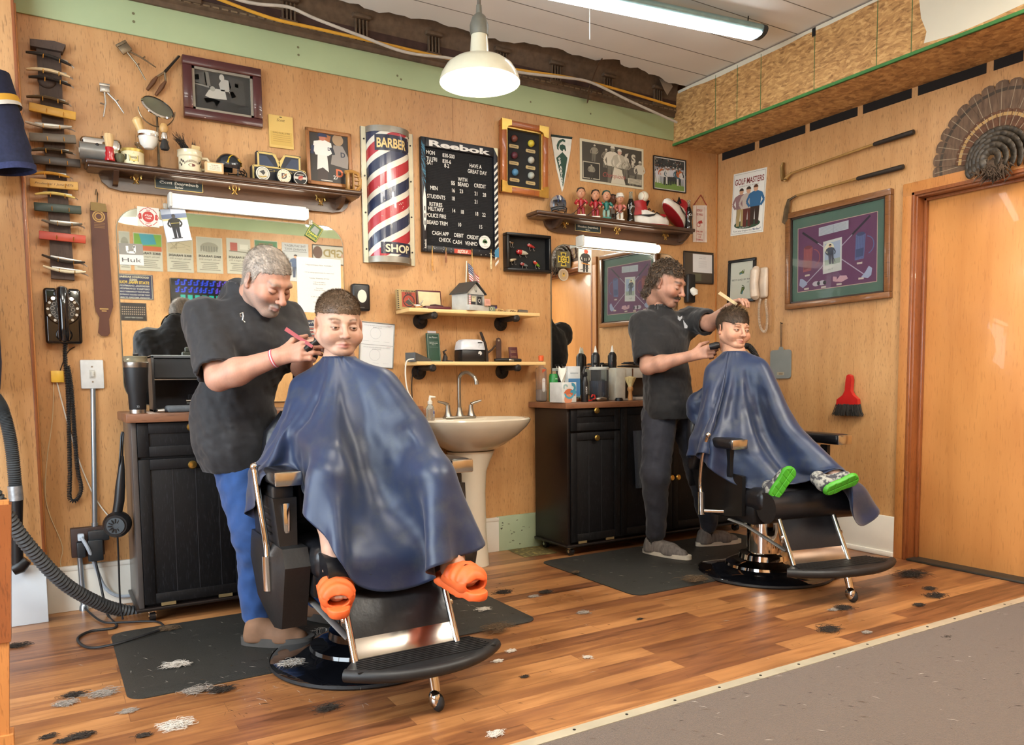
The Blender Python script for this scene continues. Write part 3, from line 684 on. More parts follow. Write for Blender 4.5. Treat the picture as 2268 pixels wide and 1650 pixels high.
bc=Yp(329,311,-.12)-p
b=MB(); b.lathe([(0,-.04),(.02,-.038),(.036,-.02),(.043,.01),(.045,.035),(.042,.035),(.035,0),(0,-.02)],mat('white_porcelain','#d8d6cc',.12,coat=.6,vary=.02),30,bc); b.build('bowl',t)
b=MB(); b.lathe([(.0455,.012),(.0475,.012),(.0475,.02),(.0455,.02)],CHROME,30,bc,caps=False); b.tube([(bc.x+.045,bc.y,bc.z+.016),(0,0,bc.z+.016),(.045,-.01,bc.z+.014)],.004,NICK,6); b.build('bowl_ring',t)
p2=p+bc+Vector((-.012,0,.0)); t=thing('shaving_brush','wooden handled shaving brush leaning in the white bowl of the shaving stand','shaving brush',p2)
b=MB(); b.tube([(0,0,-.01),(-.022,0,.05),(-.033,0,.085),(-.038,0,.095)],[.012,.017,.022,.012],K('#cfae74',.35),16); b.build('handle',t)
p2=Yp(364,306,-.15); t=thing('shaving_brush','shaving brush hanging bristles down from the arm of the shaving stand','shaving brush',p2)
b=MB(); b.lathe([(0,.065),(.012,.064),(.019,.05),(.018,.035),(.012,.025)],K('#b8925a',.4),16); b.build('handle',t)
b=MB(); b.lathe([(.013,.022),(.015,.005),(.015,-.005),(.012,-.008)],CHROME,16); b.build('ferrule',t)
b=MB(); b.lathe([(.011,-.006),(.013,-.015),(.021,-.042),(.017,-.052),(0,-.05)],DARKBRISTLE,16); b.build('bristle_knot',t)
p=s1(421,-.075); t=thing('shaving_mug','cream shaving mug with brown scrollwork band and full of dark bristles','mug',p)
CREAM=mat('cream_glaze','#d6cbab',.2,coat=.5,vary=.03)
b=MB(); b.lathe([(0,0),(.052,0),(.054,.004),(.051,.012),(.051,.07),(.056,.076),(.054,.098),(.056,.102),(.051,.103),(.047,.07),(0,.06)],CREAM,36); b.build('cup',t)
b=MB(); b.tube([(.05,0,.075),(.078,0,.078),(.09,0,.06),(.088,0,.038),(.07,0,.024),(.05,0,.022)],.007,CREAM,10); b.build('handle',t)
b=MB()
for s in (-1,1):
 for q in ((.040,.045),(.05,.03),(.05,.052),(.06,.04)):wrap(b,[(s*q[0]-.004,q[1]-.005),(s*q[0]+.004,q[1]-.005),(s*q[0]+.005,q[1]+.004),(s*q[0]-.004,q[1]+.007)],.0514,'#3b2a22')
wrap(b,[(.016*math.cos(a),.028+.007*math.sin(a)) for a in [2*PI*k/14 for k in range(14)]],.0514,'#6d3a30')
v,f=text2d('BARBERSHOP'); kk=.07/max(v[:,0]); b.add([(.0516*math.cos(-PI/2+(x*kk-.035)/.0516),.0516*math.sin(-PI/2+(x*kk-.035)/.0516),.042-((x*kk-.035)**2)*9+yv*kk*1.3) for x,yv in v],f,INK,'#4a362c')
b.build('scroll_print',t)
b=MB()
for i in range(70):
 b.tube([(rnd.uniform(-.02,.02),rnd.uniform(-.02,.02),.07),(-.02+rnd.uniform(-.02,.012),rnd.uniform(-.02,.02),.12),(-.055+rnd.uniform(-.02,.035),rnd.uniform(-.02,.02),.165+rnd.uniform(-.02,.02))],[.0016,.0013,.0006],DARKBRISTLE,3,caps=False)
for i in range(14):
 b.tube([(rnd.uniform(0,.02),0,.08),(.022+rnd.uniform(-.008,.01),0,.15+rnd.uniform(-.01,.02))],[.0012,.0005],DARKBRISTLE,3,caps=False)
b.build('bristles',t)
b=MB(); b.box((.026,-.005,.112),(.038,.012,.04),K('#c9b07c',.8),.003,rot=(0,.12,0)); b.build('pale_brush_tip',t)
p=s1(474,-.12); b=MB(); b.bx((-.042,-.016,0),(.042,.016,.052),K('#c9a878',.6),.004); b.rect(-.033,.01,.033,.046,-.0163,'#d8ccb0'); b.rect(-.03,.013,.03,.043,-.0165,'#e0d6bc')
b.text('THE BOND',0,.034,.005,-.0168,'#55482f'); b.text('No. 67 CUT-RITE',0,.026,.0045,-.0168,'#55482f')
for k in range(2):b.rect(-.024,.016+k*.005,.024,.0172+k*.005,-.0168,'#8a7c60')
tag(b.build('soap_box',None,p),'small tan soap box with pale label in front of the mini helmet','box')
def helmet(name,lab,p,rz,main,trim,deco):
 t=thing(name,lab,'helmet',p,(0,0,rz)); b=MB(); vs=[]; fs=[]; n,hN=30,16
 for i in range(hN+1):
  th=.02+(PI*.62)*i/hN
  for k in range(n):
   a=2*PI*k/n; x,y,z=.052*math.sin(th)*math.cos(a),.064*math.sin(th)*math.sin(a),.056*math.cos(th)
   vs.append((x,y,z+.058))
 for i in range(hN):
  for k in range(n):
   a=2*PI*(k+.5)/n; ii=i/hN
   if ii>.58 and abs((a-1.5*PI+PI)%(2*PI)-PI)<.95:continue
   fs.append((i*n+k,(i+1)*n+k,(i+1)*n+(k+1)%n,i*n+(k+1)%n))
 b.add(vs,fs,main); b.build('shell',t)
 b=MB()
 for z,w,yy in ((.03,.046,-.075),(.015,.042,-.082),(.004,.036,-.078)):
  b.tube([(w*math.sin(PI*(k/12-.5)),-.018+(yy+.018)*math.cos(PI*(k/12-.5)),z) for k in range(13)],.0028,trim,6)
 for s in (-1,1):b.tube([(s*.02,-.062,.048),(s*.02,-.079,.03),(s*.018,-.08,.004)],.0028,trim,6); b.tube([(s*.05,-.02,.035),(s*.045,-.022,.004)],.0032,trim,6)
 b.build('face_mask',t)
 b=MB(); deco(b); b.build('stripe_decal',t)
 return t
def onshell(x,y,k=1.012):
 """point of the shell over (x, y)"""
 q=max(0,1-(x/.052)**2-(y/.064)**2); return (x*k,y*k,.058+.056*k*math.sqrt(q))
def mdeco(b):
 Y=K('#d8b11f',.3,coat=.4)
 for x0 in (-.008,):b.add([onshell(x0+.016*j,-.063+.12*i/14) for i in range(15) for j in (0,1)],[(2*i,2*i+1,2*i+3,2*i+2) for i in range(14)],Y)
 for s in (-1,1):
  n=12
  b.add([onshell(s*(.012+.036*i/n+j*.005*(1-i/n)),-.05+.075*i/n+j*.014*(1-.3*i/n)) for i in range(n+1) for j in (0,1)],[(2*i,2*i+1,2*i+3,2*i+2) for i in range(n)],Y)
 b.add([onshell(x,-.0635*math.sqrt(max(0,1-(x/.05)**2))*q) for q in (.97,.72) for x in [-.044+.088*i/12 for i in range(13)]],[(i,i+1,i+14,i+13) for i in range(12)],Y)
helmet('mini_helmet','mini football helmet in navy with yellow winged front on the long shelf',s1(508,-.075)+Vector((0,0,.002)),PI/2+.25,K('#1a2026',.2,coat=.5),BLACKP,mdeco)
p=s1(616,-.04); t=thing('letter_sign','navy wooden block M sign edged in cream on the long shelf','sign',p); NV=K('#1b2230',.5)
def blockm(x0,x1,z0,z1):
 w=x1-x0; h=z1-z0; q=lambda a,c_:(x0+a*w,z0+c_*h)
 return [q(0,0),q(1,0),q(1,.52),q(.90,.52),q(.90,1),q(.62,1),q(.5,.72),q(.38,1),q(.1,1),q(.1,.52),q(0,.52)]
b=MB(); b.prism(blockm(-.135,.14,0,.155),.02,-.02,NV); b.build('block',t)
b=MB(); o=blockm(-.127,.132,.008,.148); b.line(o+[o[0]],.009,-.0204,'#cdb46a'); b.poly([(.1*-1,.085),(-.02,.085),(-.06,.135),(-.1,.135)],-.0203,'#2d3a52'); b.poly([(.03,.085),(.105,.085),(.105,.135),(.065,.135)],-.0203,'#2d3a52')
b.line([(-.02,.148),(.003,.085),(.03,.148)],.01,-.0206,'#cdb46a'); b.line([(-.115,.082),(.12,.082)],.008,-.0206,'#cdb46a')
b.text('MICHIGAN',0,.06,.012,-.0207,'#b8a45a',w=.2); b.build('trim_print',t)
def puck(px,lab,face):
 p=s1(px,-.08); t=thing('hockey_puck',lab,'puck',p+Vector((0,0,.0385)),group='pucks leaning on the block letter sign')
 b=MB(); b.lathe([(0,-.0125),(.036,-.0125),(.038,-.01),(.038,.01),(.036,.0125),(0,.0125)],RUBBER,32,axis=(0,-1,0)); b.build('disc',t)
 b=MB(); face(b); b.build('printed_face',t)
def f1(b):
 b.disc(0,0,.034,-.013,'#d6d2c2'); b.ring(0,0,.026,.028,-.0133,'#3b3b38'); b.disc(0,.004,.02,-.0133,'#c8c2ae'); b.poly([(-.016,.008),(.004,.018),(.012,.004),(.002,-.008),(-.006,0)],-.0136,'#3a3a38'); b.line([(-.02,-.014),(-.004,-.018),(.018,-.012)],.006,-.0136,'#b59a4e')
def f2(b):
 b.disc(0,0,.034,-.013,'#d8d0b6'); b.text('D',0,-.013,.027,-.0134,'#3c2a2e',bold=.03); b.line([(-.012,-.008),(.014,.012)],.004,-.0137,'#a8672c')
 for k in range(12):a=2*PI*k/12; b.disc(.028*math.cos(a),.028*math.sin(a),.002,-.0134,'#a06a3a',n=8)
def f3(b):
 b.ring(0,0,.031,.034,-.013,'#c9c6ba'); b.rect(-.03,-.006,.03,.006,-.013,'#c4bfb0'); b.disc(0,0,.012,-.0134,'#b07a66'); b.poly([(-.014,-.008),(.014,.004),(.01,.012),(-.006,.006)],-.0137,'#a83a30'); b.rect(-.018,.014,.018,.018,-.013,'#a8a498')
puck(581,'round puck with white bird crest, leftmost of three by the block sign',f1); puck(628,'round puck with dark letter crest, middle of three by the block sign',f2); puck(664,'round puck with white bar and small red crest, rightmost of three',f3)
c,w,h,rot=quad4((674,284),(777,302),(780,402),(680,384),'b',.03)
t=thing('framed_photo','oak framed colour photo of a batter in white uniform on the long shelf','framed picture',c+Vector((0,0,-.02)),(-.05,0,0)); OAK=wood_mat('oak_frame','#8a5a30','#a06a3a','#5a3818','Z',.4)
b=MB(); h+=.06; z0=-h/2+.0
b.bx((-w/2,-.014,-h/2),(-w/2+.02,0,h/2),OAK,.004); b.bx((w/2-.02,-.014,-h/2),(w/2,0,h/2),OAK,.004); b.bx((-w/2,-.014,h/2-.02),(w/2,0,h/2),OAK,.004); b.bx((-w/2,-.014,-h/2),(w/2,0,-h/2+.02),OAK,.004); b.build('frame',t)
b=MB(); y=-.006; b.rect(-w/2+.018,-h/2+.018,w/2-.018,h/2-.018,y,'#2e2a28'); W2,H2=w/2,h/2
b.poly([(-W2*.85,H2*.2),(-W2*.2,H2*.85),(W2*.1,H2*.8),(-W2*.1,H2*.1)],y-.0003,'#a3643a'); b.disc(W2*.4,H2*.7,.03,y-.0004,'#a08464')
b.poly([(W2*.05,-H2*.2),(W2*.2,H2*.5),(W2*.6,H2*.5),(W2*.85,H2*.1),(W2*.8,-H2*.3)],y-.0005,'#87807a'); b.poly([(-W2*.55,-H2*.8),(-W2*.5,-H2*.1),(-W2*.1,-H2*.1),(-W2*.1,-H2*.8)],y-.0004,'#3a2f2c')
b.poly([(-W2*.55,-H2*.45),(-W2*.3,-H2*.35),(-W2*.05,-H2*.5),(-W2*.1,H2*.15),(-W2*.5,H2*.15)],y-.0007,'#dcd8cf'); b.poly([(-W2*.6,H2*.08),(-W2*.05,H2*.08),(W2*.15,H2*.2),(W2*.1,H2*.55),(-W2*.2,H2*.64),(-W2*.65,H2*.55),(-W2*.7,H2*.3)],y-.0008,'#e2ded6')
b.disc(-W2*.28,H2*.72,.018,y-.001,'#b5705a'); b.poly([(-W2*.5,H2*.74),(-W2*.05,H2*.74),(-W2*.12,H2*.9),(-W2*.4,H2*.92)],y-.0012,'#26314f'); b.line([(-W2*.7,H2*.4),(-W2*.75,H2*.1)],.016,y-.0011,'#26314f'); b.line([(W2*.1,H2*.4),(W2*.2,H2*.15)],.016,y-.0011,'#1f2630')
b.text('D',W2*.0,H2*.28,.016,y-.0012,'#26314f',bold=.03); b.text('D',W2*.6,H2*.1,.026,y-.0012,'#2a3040',bold=.03); b.text('27',W2*.25,-H2*.72,.02,y-.0012,'#d8d4ca',bold=.02); b.text('D',W2*.42,-H2*.62,.04,y-.0012,'#c4623a',bold=.04); b.rect(-W2*.4,-H2*.82,W2*.1,-H2*.79,y-.0012,'#cfcabf')
b.build('photo',t)
p=s1(781,-.08); t=thing('letter_ornament','amber translucent old-English letter D standing at the right end of the long shelf','ornament',p); AMB=mat('amber_resin','#b98a4a',.3,trans=.35,vary=.2)
b=MB()
b.bx((-.035,-.012,0),(-.018,.012,.1),AMB,.004); b.bx((.0,-.012,.01),(.008,.012,.098),AMB,.003); b.tube([(-.04,0,.1),(-.005,0,.108),(.03,0,.1),(.042,0,.07),(.04,0,.03),(.02,0,.008),(-.04,0,.006)],.011,AMB,8)
for zz in (.035,.06,.08):b.bx((.005,-.01,zz),(.038,.01,zz+.006),AMB,.002)
b.build('letter',t)
b,w,h,c,rot,y=paper('','','',((594,252),(648,262),(650,331),(597,326)),d=.006,col='#d4b264',th=.004)
b.text('Scott',.0,h*.32,.014,y,'#4a3a1a',shear=.3); b.rect(-w*.45,-h*.42,w*.45,.0,y-.0002,'#c9a653'); b.text('SHAVE, FACIAL, & TRIM',0,-h*.06,.008,y-.0004,'#5a4520',w=w*.7)
for k in range(4):b.rect(-w*.35,-h*.12-k*h*.06,w*.38,-h*.112-k*h*.06,y-.0004,'#8a6a34')
b.rect(-.006,h*.44,.006,h*.47,y-.0003,'#3a3222'); place(b,'order_pad','yellow paper pad pinned to the wall above the block sign','notepad',c,rot)
# ---- strop
c=bwall(222,600); t=thing('razor_strop','long brown leather razor strop hanging on a hook beside the larger mirror','strop',c)
LEA=mat('strop_leather','#4f2a1a',.5,vary=.25,scale=6,stretch=(1,1,.2)); c0=c
b=MB(); b.prism(lps(c,[(199,462),(236,466),(250,680),(246,692),(241,708),(243,738),(238,745),(224,744),(217,737),(220,704),(212,690),(209,676)]),-.008,-.018,LEA); b.build('strap',t)
b=MB(); b.prism(lps(c,[(200,449),(233,454),(237,472),(200,468)]),-.005,-.022,mat('brass_clamp','#6d5a36',.45,.6)); b.build('clamp',t)
b=MB(); b.tube([(*lp(c,215,449)[:1],-.01,lp(c,215,449)[1]),(lp(c,216,430)[0],-.012,lp(c,216,430)[1]),(lp(c,213,420)[0],-.01,lp(c,213,420)[1]),(lp(c,211,432)[0],-.01,lp(c,211,432)[1])],.003,NICK,6); b.build('hook',t)
b=MB(); q=lp(c,218,481); b.ring(q[0],q[1],.021,.026,-.0185,'#b08a4a'); b.ring(q[0],q[1],.012,.018,-.0185,'#a8803f')
for k in range(4):qq=lp(c,220,495+k*3.4); b.rect(qq[0]-.022,qq[1]-.002,qq[0]+.022,qq[1],-.0185,'#8a6434')
qq=lp(c,230,685); b.rect(qq[0]-.018,qq[1]-.003,qq[0]+.018,qq[1]+.003,-.0185,'#b08a4a'); b.rect(qq[0]-.01,qq[1]-.012,qq[0]+.01,qq[1]-.007,-.0185,'#b08a4a'); b.build('gold_stamp',t)
# ---- rotary wall phone
cc,w,h,rot=quad4((96,640),(178,642),(181,764),(100,762)); t=thing('rotary_phone','black rotary dial wall telephone with coiled cord','telephone',cc); BK=mat('bakelite_black','#0f0f10',.12,coat=.6,vary=.2)
b=MB(); b.bx((-w/2,-.06,-h/2),(w/2,0,h/2),BK,.014,seg=4); b.build('housing',t)
dz=.028
b=MB(); b.lathe([(0,.06),(.07,.06),(.07,.066),(.066,.07),(0,.07)],BK,36,(.0,0,dz),(0,-1,0)); b.build('dial_plate',t)
b=MB()
for k in range(11):
 a=-.9+2*PI*k/12.5; b.disc(.058*math.cos(a),dz+.058*math.sin(a),.006,-.0705,'#cfcabd',n=10);
b.ring(0,dz,.024,.05,-.0722,'#35322e')
for k in range(10):
 a=-.5+2*PI*k/12.5; b.ring(.04*math.cos(a),dz+.04*math.sin(a),.0062,.0082,-.0727,'#a8a296',n=12)
b.disc(0,dz,.023,-.0727,'#8f8874'); b.build('dial',t)
b=MB(); b.tube([(0,-.095,.115),(.0,-.105,.09),(0,-.112,.03),(0,-.112,-.04),(0,-.105,-.085),(0,-.095,-.105)],[.022,.024,.021,.021,.024,.022],BK,16)
for zz in (.1,-.085):b.lathe([(0,0),(.03,0),(.033,.01),(.028,.026),(0,.03)],BK,20,(0,-.066,zz),(0,-1,0))
b.build('handset',t)
for s in (-1,1):
 b=MB(); b.tube([(s*.035,-.06,.07),(s*.036,-.085,.075)],.008,CHROME,10); b.build('cradle_hook',t)
def coil(path,r,wire,m,pitch,n=5):
 """coiled cord along a path"""
 P=[Vector(p) for p in path]; out=[]; acc=0
 for a,e in zip(P[:-1],P[1:]):
  L=(e-a).length; k=max(2,int(L/(pitch/7))); d=(e-a).normalized(); u=d.orthogonal().normalized() if abs(d.y)>.9 else Vector((0,1,0)).cross(d).normalized(); v=d.cross(u)
  for i in range(k):
   s=L*i/k; ang=2*PI*(acc+s)/pitch; out.append(a+d*s+u*(r*math.cos(ang))+v*(r*math.sin(ang)))
  acc+=L
 b=MB(); b.tube(out,wire,m,n); return b
def smooth_path(pts,n=8):
 P=[Vector(p) for p in pts]; Q=[P[0]]+P+[P[-1]]; out=[]
 for i in range(1,len(Q)-2):
  for k in range(n):
   s=k/n; a,b_,c_,d_=Q[i-1],Q[i],Q[i+1],Q[i+2]
   out.append(.5*((2*b_)+(c_-a)*s+(2*a-5*b_+4*c_-d_)*s*s+(3*b_-a-3*c_+d_)*s**3))
 return out+[P[-1]]
pp=[bwall(x,y,.04)-cc for x,y in ((146,750),(144,790),(150,860),(153,960),(155,1050),(154,1100),(162,1110),(172,1104),(180,1080),(172,1040),(165,960),(158,860),(150,810))]
coil(smooth_path(pp,6),.008,.0026,RUBBER,.0075).build('coiled_cord',t)
def wire(name,lab,pts,r,m,d=.006,y=None,zoff=0,cat='cord'):
 P=[bwall(x,yy,d if y is None else 0) if y is None else Yp(x,yy,y) for x,yy in pts]
 c=P[-1].copy(); b=MB(); b.tube([p-c for p in smooth_path(P,6)],r,m,7)
 return tag(b.build(name,None,c),lab,cat)
wire('thin_wire','thin cream wire running down the wall left of the grey conduit',((119,846),(116,930),(105,1010),(100,1090),(110,1140),(138,1210),(135,1255),(170,1305)),.002,K('#cdb994',.5),cat='wire')
wire('thin_wire','white wire slanting behind the coiled phone cord to the hair dryer',((126,846),(145,920),(175,1020),(203,1088),(222,1120),(243,1146)),.003,K('#d6d0c2',.5),cat='wire')
cc,w,h,_=quad4((112,821),(141,821),(142,847),(113,847)); b=MB(); b.bx((-w/2,-.022,-h/2),(w/2,0,h/2),K('#d8ac3a',.4),.003); tag(b.build('junction_block',None,cc),'small yellow square wiring block on the wall below the telephone','wiring block')
wire('phone_wire','short dark wire from the telephone down to the yellow block',((166,768),(150,780),(135,815),(134,822)),.002,DARKMETAL,cat='wire')
cc,w,h,_=quad4((177,797),(229,797),(230,861),(179,861)); t=thing('light_switch','large pale grey light switch plate on the wall above the conduit','light switch',cc); GRP=K('#c6c7c4',.45)
b=MB(); b.bx((-w/2,-.02,-h/2),(w/2,0,h/2),GRP,.006); b.build('plate',t); b=MB(); b.bx((-.006,-.034,-.012),(.006,-.018,.012),K('#b5b4ac',.4),.002,); b.bx((-.012,-.0215,-.02),(.012,-.018,.02),K('#b5b4ac',.4)); b.build('toggle',t)
for s in (1,-1):
 b=MB(); b.cyl((0,-.019,s*.035),(0,-.022,s*.035),.004,None,STEEL,8); b.build('screw',t)
a,e=bwall(206,861,.014),bwall(210,1167,.014); GALV=mat('galvanised_conduit','#a9b4bd',.3,.85,vary=.08)
b=MB(); b.cyl((0,0,0),a-e,.0115,None,GALV,16); b.cyl((0,0,0),(a-e)*.03,.0145,None,GALV,12); tag(b.build('conduit_pipe',None,e),'long galvanised conduit pipe between the switch plate and outlet box','pipe')
cc,w,h,_=quad4((156,1167),(229,1164),(230,1228),(157,1229)); t=thing('outlet_box','dark brown outlet box low on the wall, crowded with plugs','outlet',cc)
b=MB(); b.bx((-w/2,-.045,-h/2),(w/2,0,h/2),K('#3b2a26',.5),.004); b.build('box',t)
def plug(lab,q0,q1,colr,th=.03,name='power_plug'):
 a,e=bwall(q0[0],q0[1],.05),bwall(q1[0],q1[1],.05); cc=(a+e)/2; b=MB(); b.box((0,-.012,0),(abs(e.x-a.x),th,abs(a.z-e.z)),K(colr,.4),.006); return tag(b.build(name,None,cc),lab,'plug')
plug('flat black adapter sticking out right of the outlet box top',(194,1175),(242,1194),'#25282b'); plug('square black power adapter at the lower right of the outlet box',(193,1195),(229,1238),'#22282c',.05); plug('black plug at the lower left of the outlet box',(169,1200),(190,1232),'#24282c',.04)
plug('pale blue grey plug in the middle of the outlet box',(171,1182),(187,1196),'#b9c6d2',.035)
for q0,q1,lab in (((176,1228),(186,1352),'short grey conduit dropping from the left of the outlet box to the floor'),):
 a,e=bwall(*q0,.03),bwall(*q1,.03); e.z=max(.0,e.z); b=MB(); b.cyl((0,0,0),a-e,.012,None,GALV,14); b.lathe([(0,0),(.02,0),(.018,.02),(.012,.03)],GALV,14); tag(b.build('conduit_pipe',None,e),lab,'pipe')
 # ---- mirrors
def rounded(x0,z0,x1,z1,r,n=10,corners=(1,1,1,1)):
 out=[]
 for (cx,cz,a0,k) in ((x1-r,z1-r,0,corners[0]),(x0+r,z1-r,PI/2,corners[1]),(x0+r,z0+r,PI,corners[2]),(x1-r,z0+r,1.5*PI,corners[3])):
  if k:out+=[(cx+r*math.cos(a0+PI/2*i/n),cz+r*math.sin(a0+PI/2*i/n)) for i in range(n+1)]
  else:out.append((cx+r*(1 if a0 in (0,1.5*PI) else -1),cz+r*(1 if a0 in (0,PI/2) else -1)))
 return out
def mirror(lab,x0,z0,x1,z1,r):
 c=Vector(((x0+x1)/2,0,z0)); t=thing('wall_mirror',lab,'mirror',c)
 P=rounded(x0-c.x,0,x1-c.x,z1-z0,r); b=MB(); b.prism(P,-.001,-.007,K('#6e6a5c',.3,.4)); b.build('backing',t)
 Q=rounded(x0-c.x+.004,.004,x1-c.x-.004,z1-z0-.004,r-.004); b=MB(); b.poly(Q,-.0085,None,MIRROR); b.build('mirror_glass',t,sharp=10)
 return c
M1=(bwall(259,560).x,.95,bwall(761,600).x,bwall(480,478).z)
mirror('large round cornered mirror behind the grey haired barber',*M1,.11)
M2=(bwall(1219,640).x,.95,bwall(1570,640).x-.32,bwall(1360,552).z)
M2=(M2[0],M2[1],bwall(1500,620).x,M2[3])
mirror('round cornered mirror behind the dark haired barber',*M2,.11)
MD=.0115
b,w,h,c,rot,y=paper('','','',((302,456),(351,462),(354,504),(306,500)),d=MD,col='#dcd6cb')
R_='#b53a34'; b.disc(0,0,w*.27,y,R_); k=w*.44
for a in range(4):
 q=PI/4+a*PI/2
 b.line([(k*math.cos(q-.32),k*math.sin(q-.32)),(k*1.02*math.cos(q+.32),k*1.02*math.sin(q+.32))],.003,y,R_)
 q=a*PI/2; b.line([(k*.95*math.cos(q-.42),k*.95*math.sin(q-.42)),(k*1.05*math.cos(q),k*1.05*math.sin(q)),(k*.95*math.cos(q+.42),k*.95*math.sin(q+.42))],.003,y,R_)
b.text('FIRE',0,h*.3,h*.075,y,R_,bold=.02); b.text('DEPT.',0,-h*.37,h*.075,y,R_,bold=.02); b.text('ATLAS',0,h*.03,h*.09,y-.0003,'#e8e0d8',bold=.02); b.text('TWP.',0,-h*.12,h*.09,y-.0003,'#e8e0d8',bold=.02)
for s in (-1,1):b.poly([(s*w*.36-.006,-.012),(s*w*.36+.006,-.012),(s*w*.36+.004,.014),(s*w*.36-.004,.014)],y,R_)
place(b,'sticker','square white fire department sticker with red cross emblem on the large mirror','sticker',c,rot)
b,w,h,c,rot,y=paper('','','',((359,464),(412,460),(422,532),(366,537)),d=MD+.003,col='#cfd3dc')
b.poly([(-w/2,h*.16),(w/2,h*.16),(w/2,h/2),(-w/2,h/2)],y,'#9aa3b0'); b.rect(-w/2,h*.2,w/2,h*.34,y-.0002,'#5c6880'); b.rect(-w/2,h*.14,w/2,h*.2,y-.0002,'#c9b888'); b.rect(-w*.1,h*.34,w*.5,h*.5,y-.0002,'#b9bfc8')
fig(b,-.004,-h*.4,h*.72,y-.0004,'#3c3836','#23241f','#23262c','#2a2826'); b.rect(-.022,h*.05,.016,h*.065,y-.001,'#c8b45a'); b.line([(-.03,-h*.4),(.018,-h*.4)],.004,y-.001,'#303338')
place(b,'snapshot','snapshot of a person in black standing on an ice rink, clipped to the large mirror','photo',c,rot)
def clip_(lab,q):
 c=bwall(*q,.016); b=MB(); b.box((0,0,0),(.02,.012,.024),mat('clear_plastic','#e8e6d8',.15,trans=.7,vary=0),.003); b.box((0,-.008,-.01),(.016,.006,.01),mat('clear_plastic'),.002); tag(b.build('plastic_clip',None,c),lab,'clip')
clip_('clear plastic clip holding the ice rink snapshot',(366,456)); clip_('clear plastic clip holding the tilted card at the mirror corner',(688,492))
b,w,h,c,rot,y=paper('','','',((262,539),(316,540),(319,589),(266,585)),d=MD,col='#dddad2')
b.rect(-w/2,-.002,w/2,h/2,y,'#8b887e'); x=w*.16
b.line([(-x,h*.38),(-x,h*.14),(-x*.7,h*.09),(x,h*.09)],.011,y-.0003,'#e6e4dc'); b.line([(x*.95,h*.1),(x*.95,h*.42)],.009,y-.0003,'#e6e4dc'); b.poly([(x*.3,h*.27),(x*.95,h*.42),(x*.95,h*.32)],y-.0003,'#e6e4dc')
b.text('Huk',0,-h*.36,h*.2,y,'#4d4d4b',w=w*.8); place(b,'sticker','grey and white sticker with hook emblem at the left edge of the large mirror','sticker',c,rot)
b,w,h,c,rot,y=paper('','','',((692,491),(717,508),(700,537),(675,520)),d=MD+.004,col='#55703a')
b.rect(-w*.46,-h*.46,w*.46,h*.46,y,'#b8a83e'); b.rect(-w*.42,-h*.42,w*.42,h*.42,y-.0002,'#46663a'); b.poly([(-w*.3,-h*.05),(w*.3,-h*.1),(w*.25,h*.3),(-w*.2,h*.35)],y-.0003,'#8d938a')
b.text('TANK',0,-h*.24,h*.12,y-.0005,'#d8c93c',w=w*.8,bold=.03,shear=.15); b.text('Tayla',0,-h*.4,h*.08,y-.0005,'#d8c93c',w=w*.6,shear=.4); place(b,'trading_card','small green card hanging tilted at the right top corner of the large mirror','card',c,rot)
b,w,h,c,rot,y=paper('','','',((657,568),(754,576),(757,694),(660,691)),d=MD,col='#e2e1d8')
L_=[('‼ Appointments Now Available ‼',.36,.024,.62),('I will be taking appointments for these times',.225,.018,.68),('Tuesday, Wednesday & Friday',.12,.02,.46),('7:30 am & 8:00am',.05,.018,.27),('8:00am & 8:30 pm',.015,.018,.28),('Saturdays',-.06,.02,.16),('7:30am & 7:45am',-.095,.018,.26),('Call or Text Scott',-.22,.022,.4),('Thank You to all',-.32,.018,.3),('(810) 000 0000',-.45,.018,.3)]
for s,q,hh,ww in L_:b.text(s.replace('‼','!').replace('(810) 000 0000','Walk-ins welcome'),0,h*q,h*hh,y,'#55554f',w=w*ww)
place(b,'notice_sheet','white printed sheet about appointments taped over the right edge of the large mirror','notice',c,rot)
b,w,h,c,rot,y=paper('','','',((1233,556),(1264,557),(1262,594),(1233,591)),d=MD,col='#57513c')
for a in range(4):
 q=a*PI/2; Yl='#d0b53a'
 b.poly([(w*.12*math.cos(q+.8),w*.12*math.sin(q+.8)),(w*.46*math.cos(q+.5),w*.46*math.sin(q+.5)),(w*.42*math.cos(q),w*.42*math.sin(q)),(w*.46*math.cos(q-.5),w*.46*math.sin(q-.5)),(w*.12*math.cos(q-.8),w*.12*math.sin(q-.8))],y,Yl)
 b.poly([(w*.2*math.cos(q+.5),w*.2*math.sin(q+.5)),(w*.38*math.cos(q+.36),w*.38*math.sin(q+.36)),(w*.36*math.cos(q),w*.36*math.sin(q)),(w*.38*math.cos(q-.36),w*.38*math.sin(q-.36)),(w*.2*math.cos(q-.5),w*.2*math.sin(q-.5))],y-.0002,'#2d2a20')
b.disc(0,0,w*.22,y-.0004,'#d0b53a'); b.disc(0,0,w*.16,y-.0005,'#3a3524')
for k in range(6):b.line([(0,0),(w*.16*math.cos(k*PI/3),w*.16*math.sin(k*PI/3))],.004,y-.0007,'#d0b53a')
place(b,'sticker','dark square sticker with a yellow fire cross emblem, left top of the small mirror','sticker',c,rot)
c,w,h,rot=quad4((1237,596),(1259,596),(1259,621),(1237,621),'b',MD); b=MB(); b.disc(0,0,w*.5,0,'#b9a992'); b.disc(0,0,w*.42,-.0003,'#a88f6d'); b.poly([(-.01,-.012),(.012,-.01),(.01,.01),(-.006,.014)],-.0006,'#c49a3a'); b.disc(.002,.006,.006,-.0008,'#4a4030'); place(b,'sticker','small round sticker below the yellow fire cross on the small mirror','sticker',c,rot)
b,w,h,c,rot,y=paper('','','',((1280,551),(1309,553),(1311,605),(1283,602)),d=MD,col='#d6d2c6')
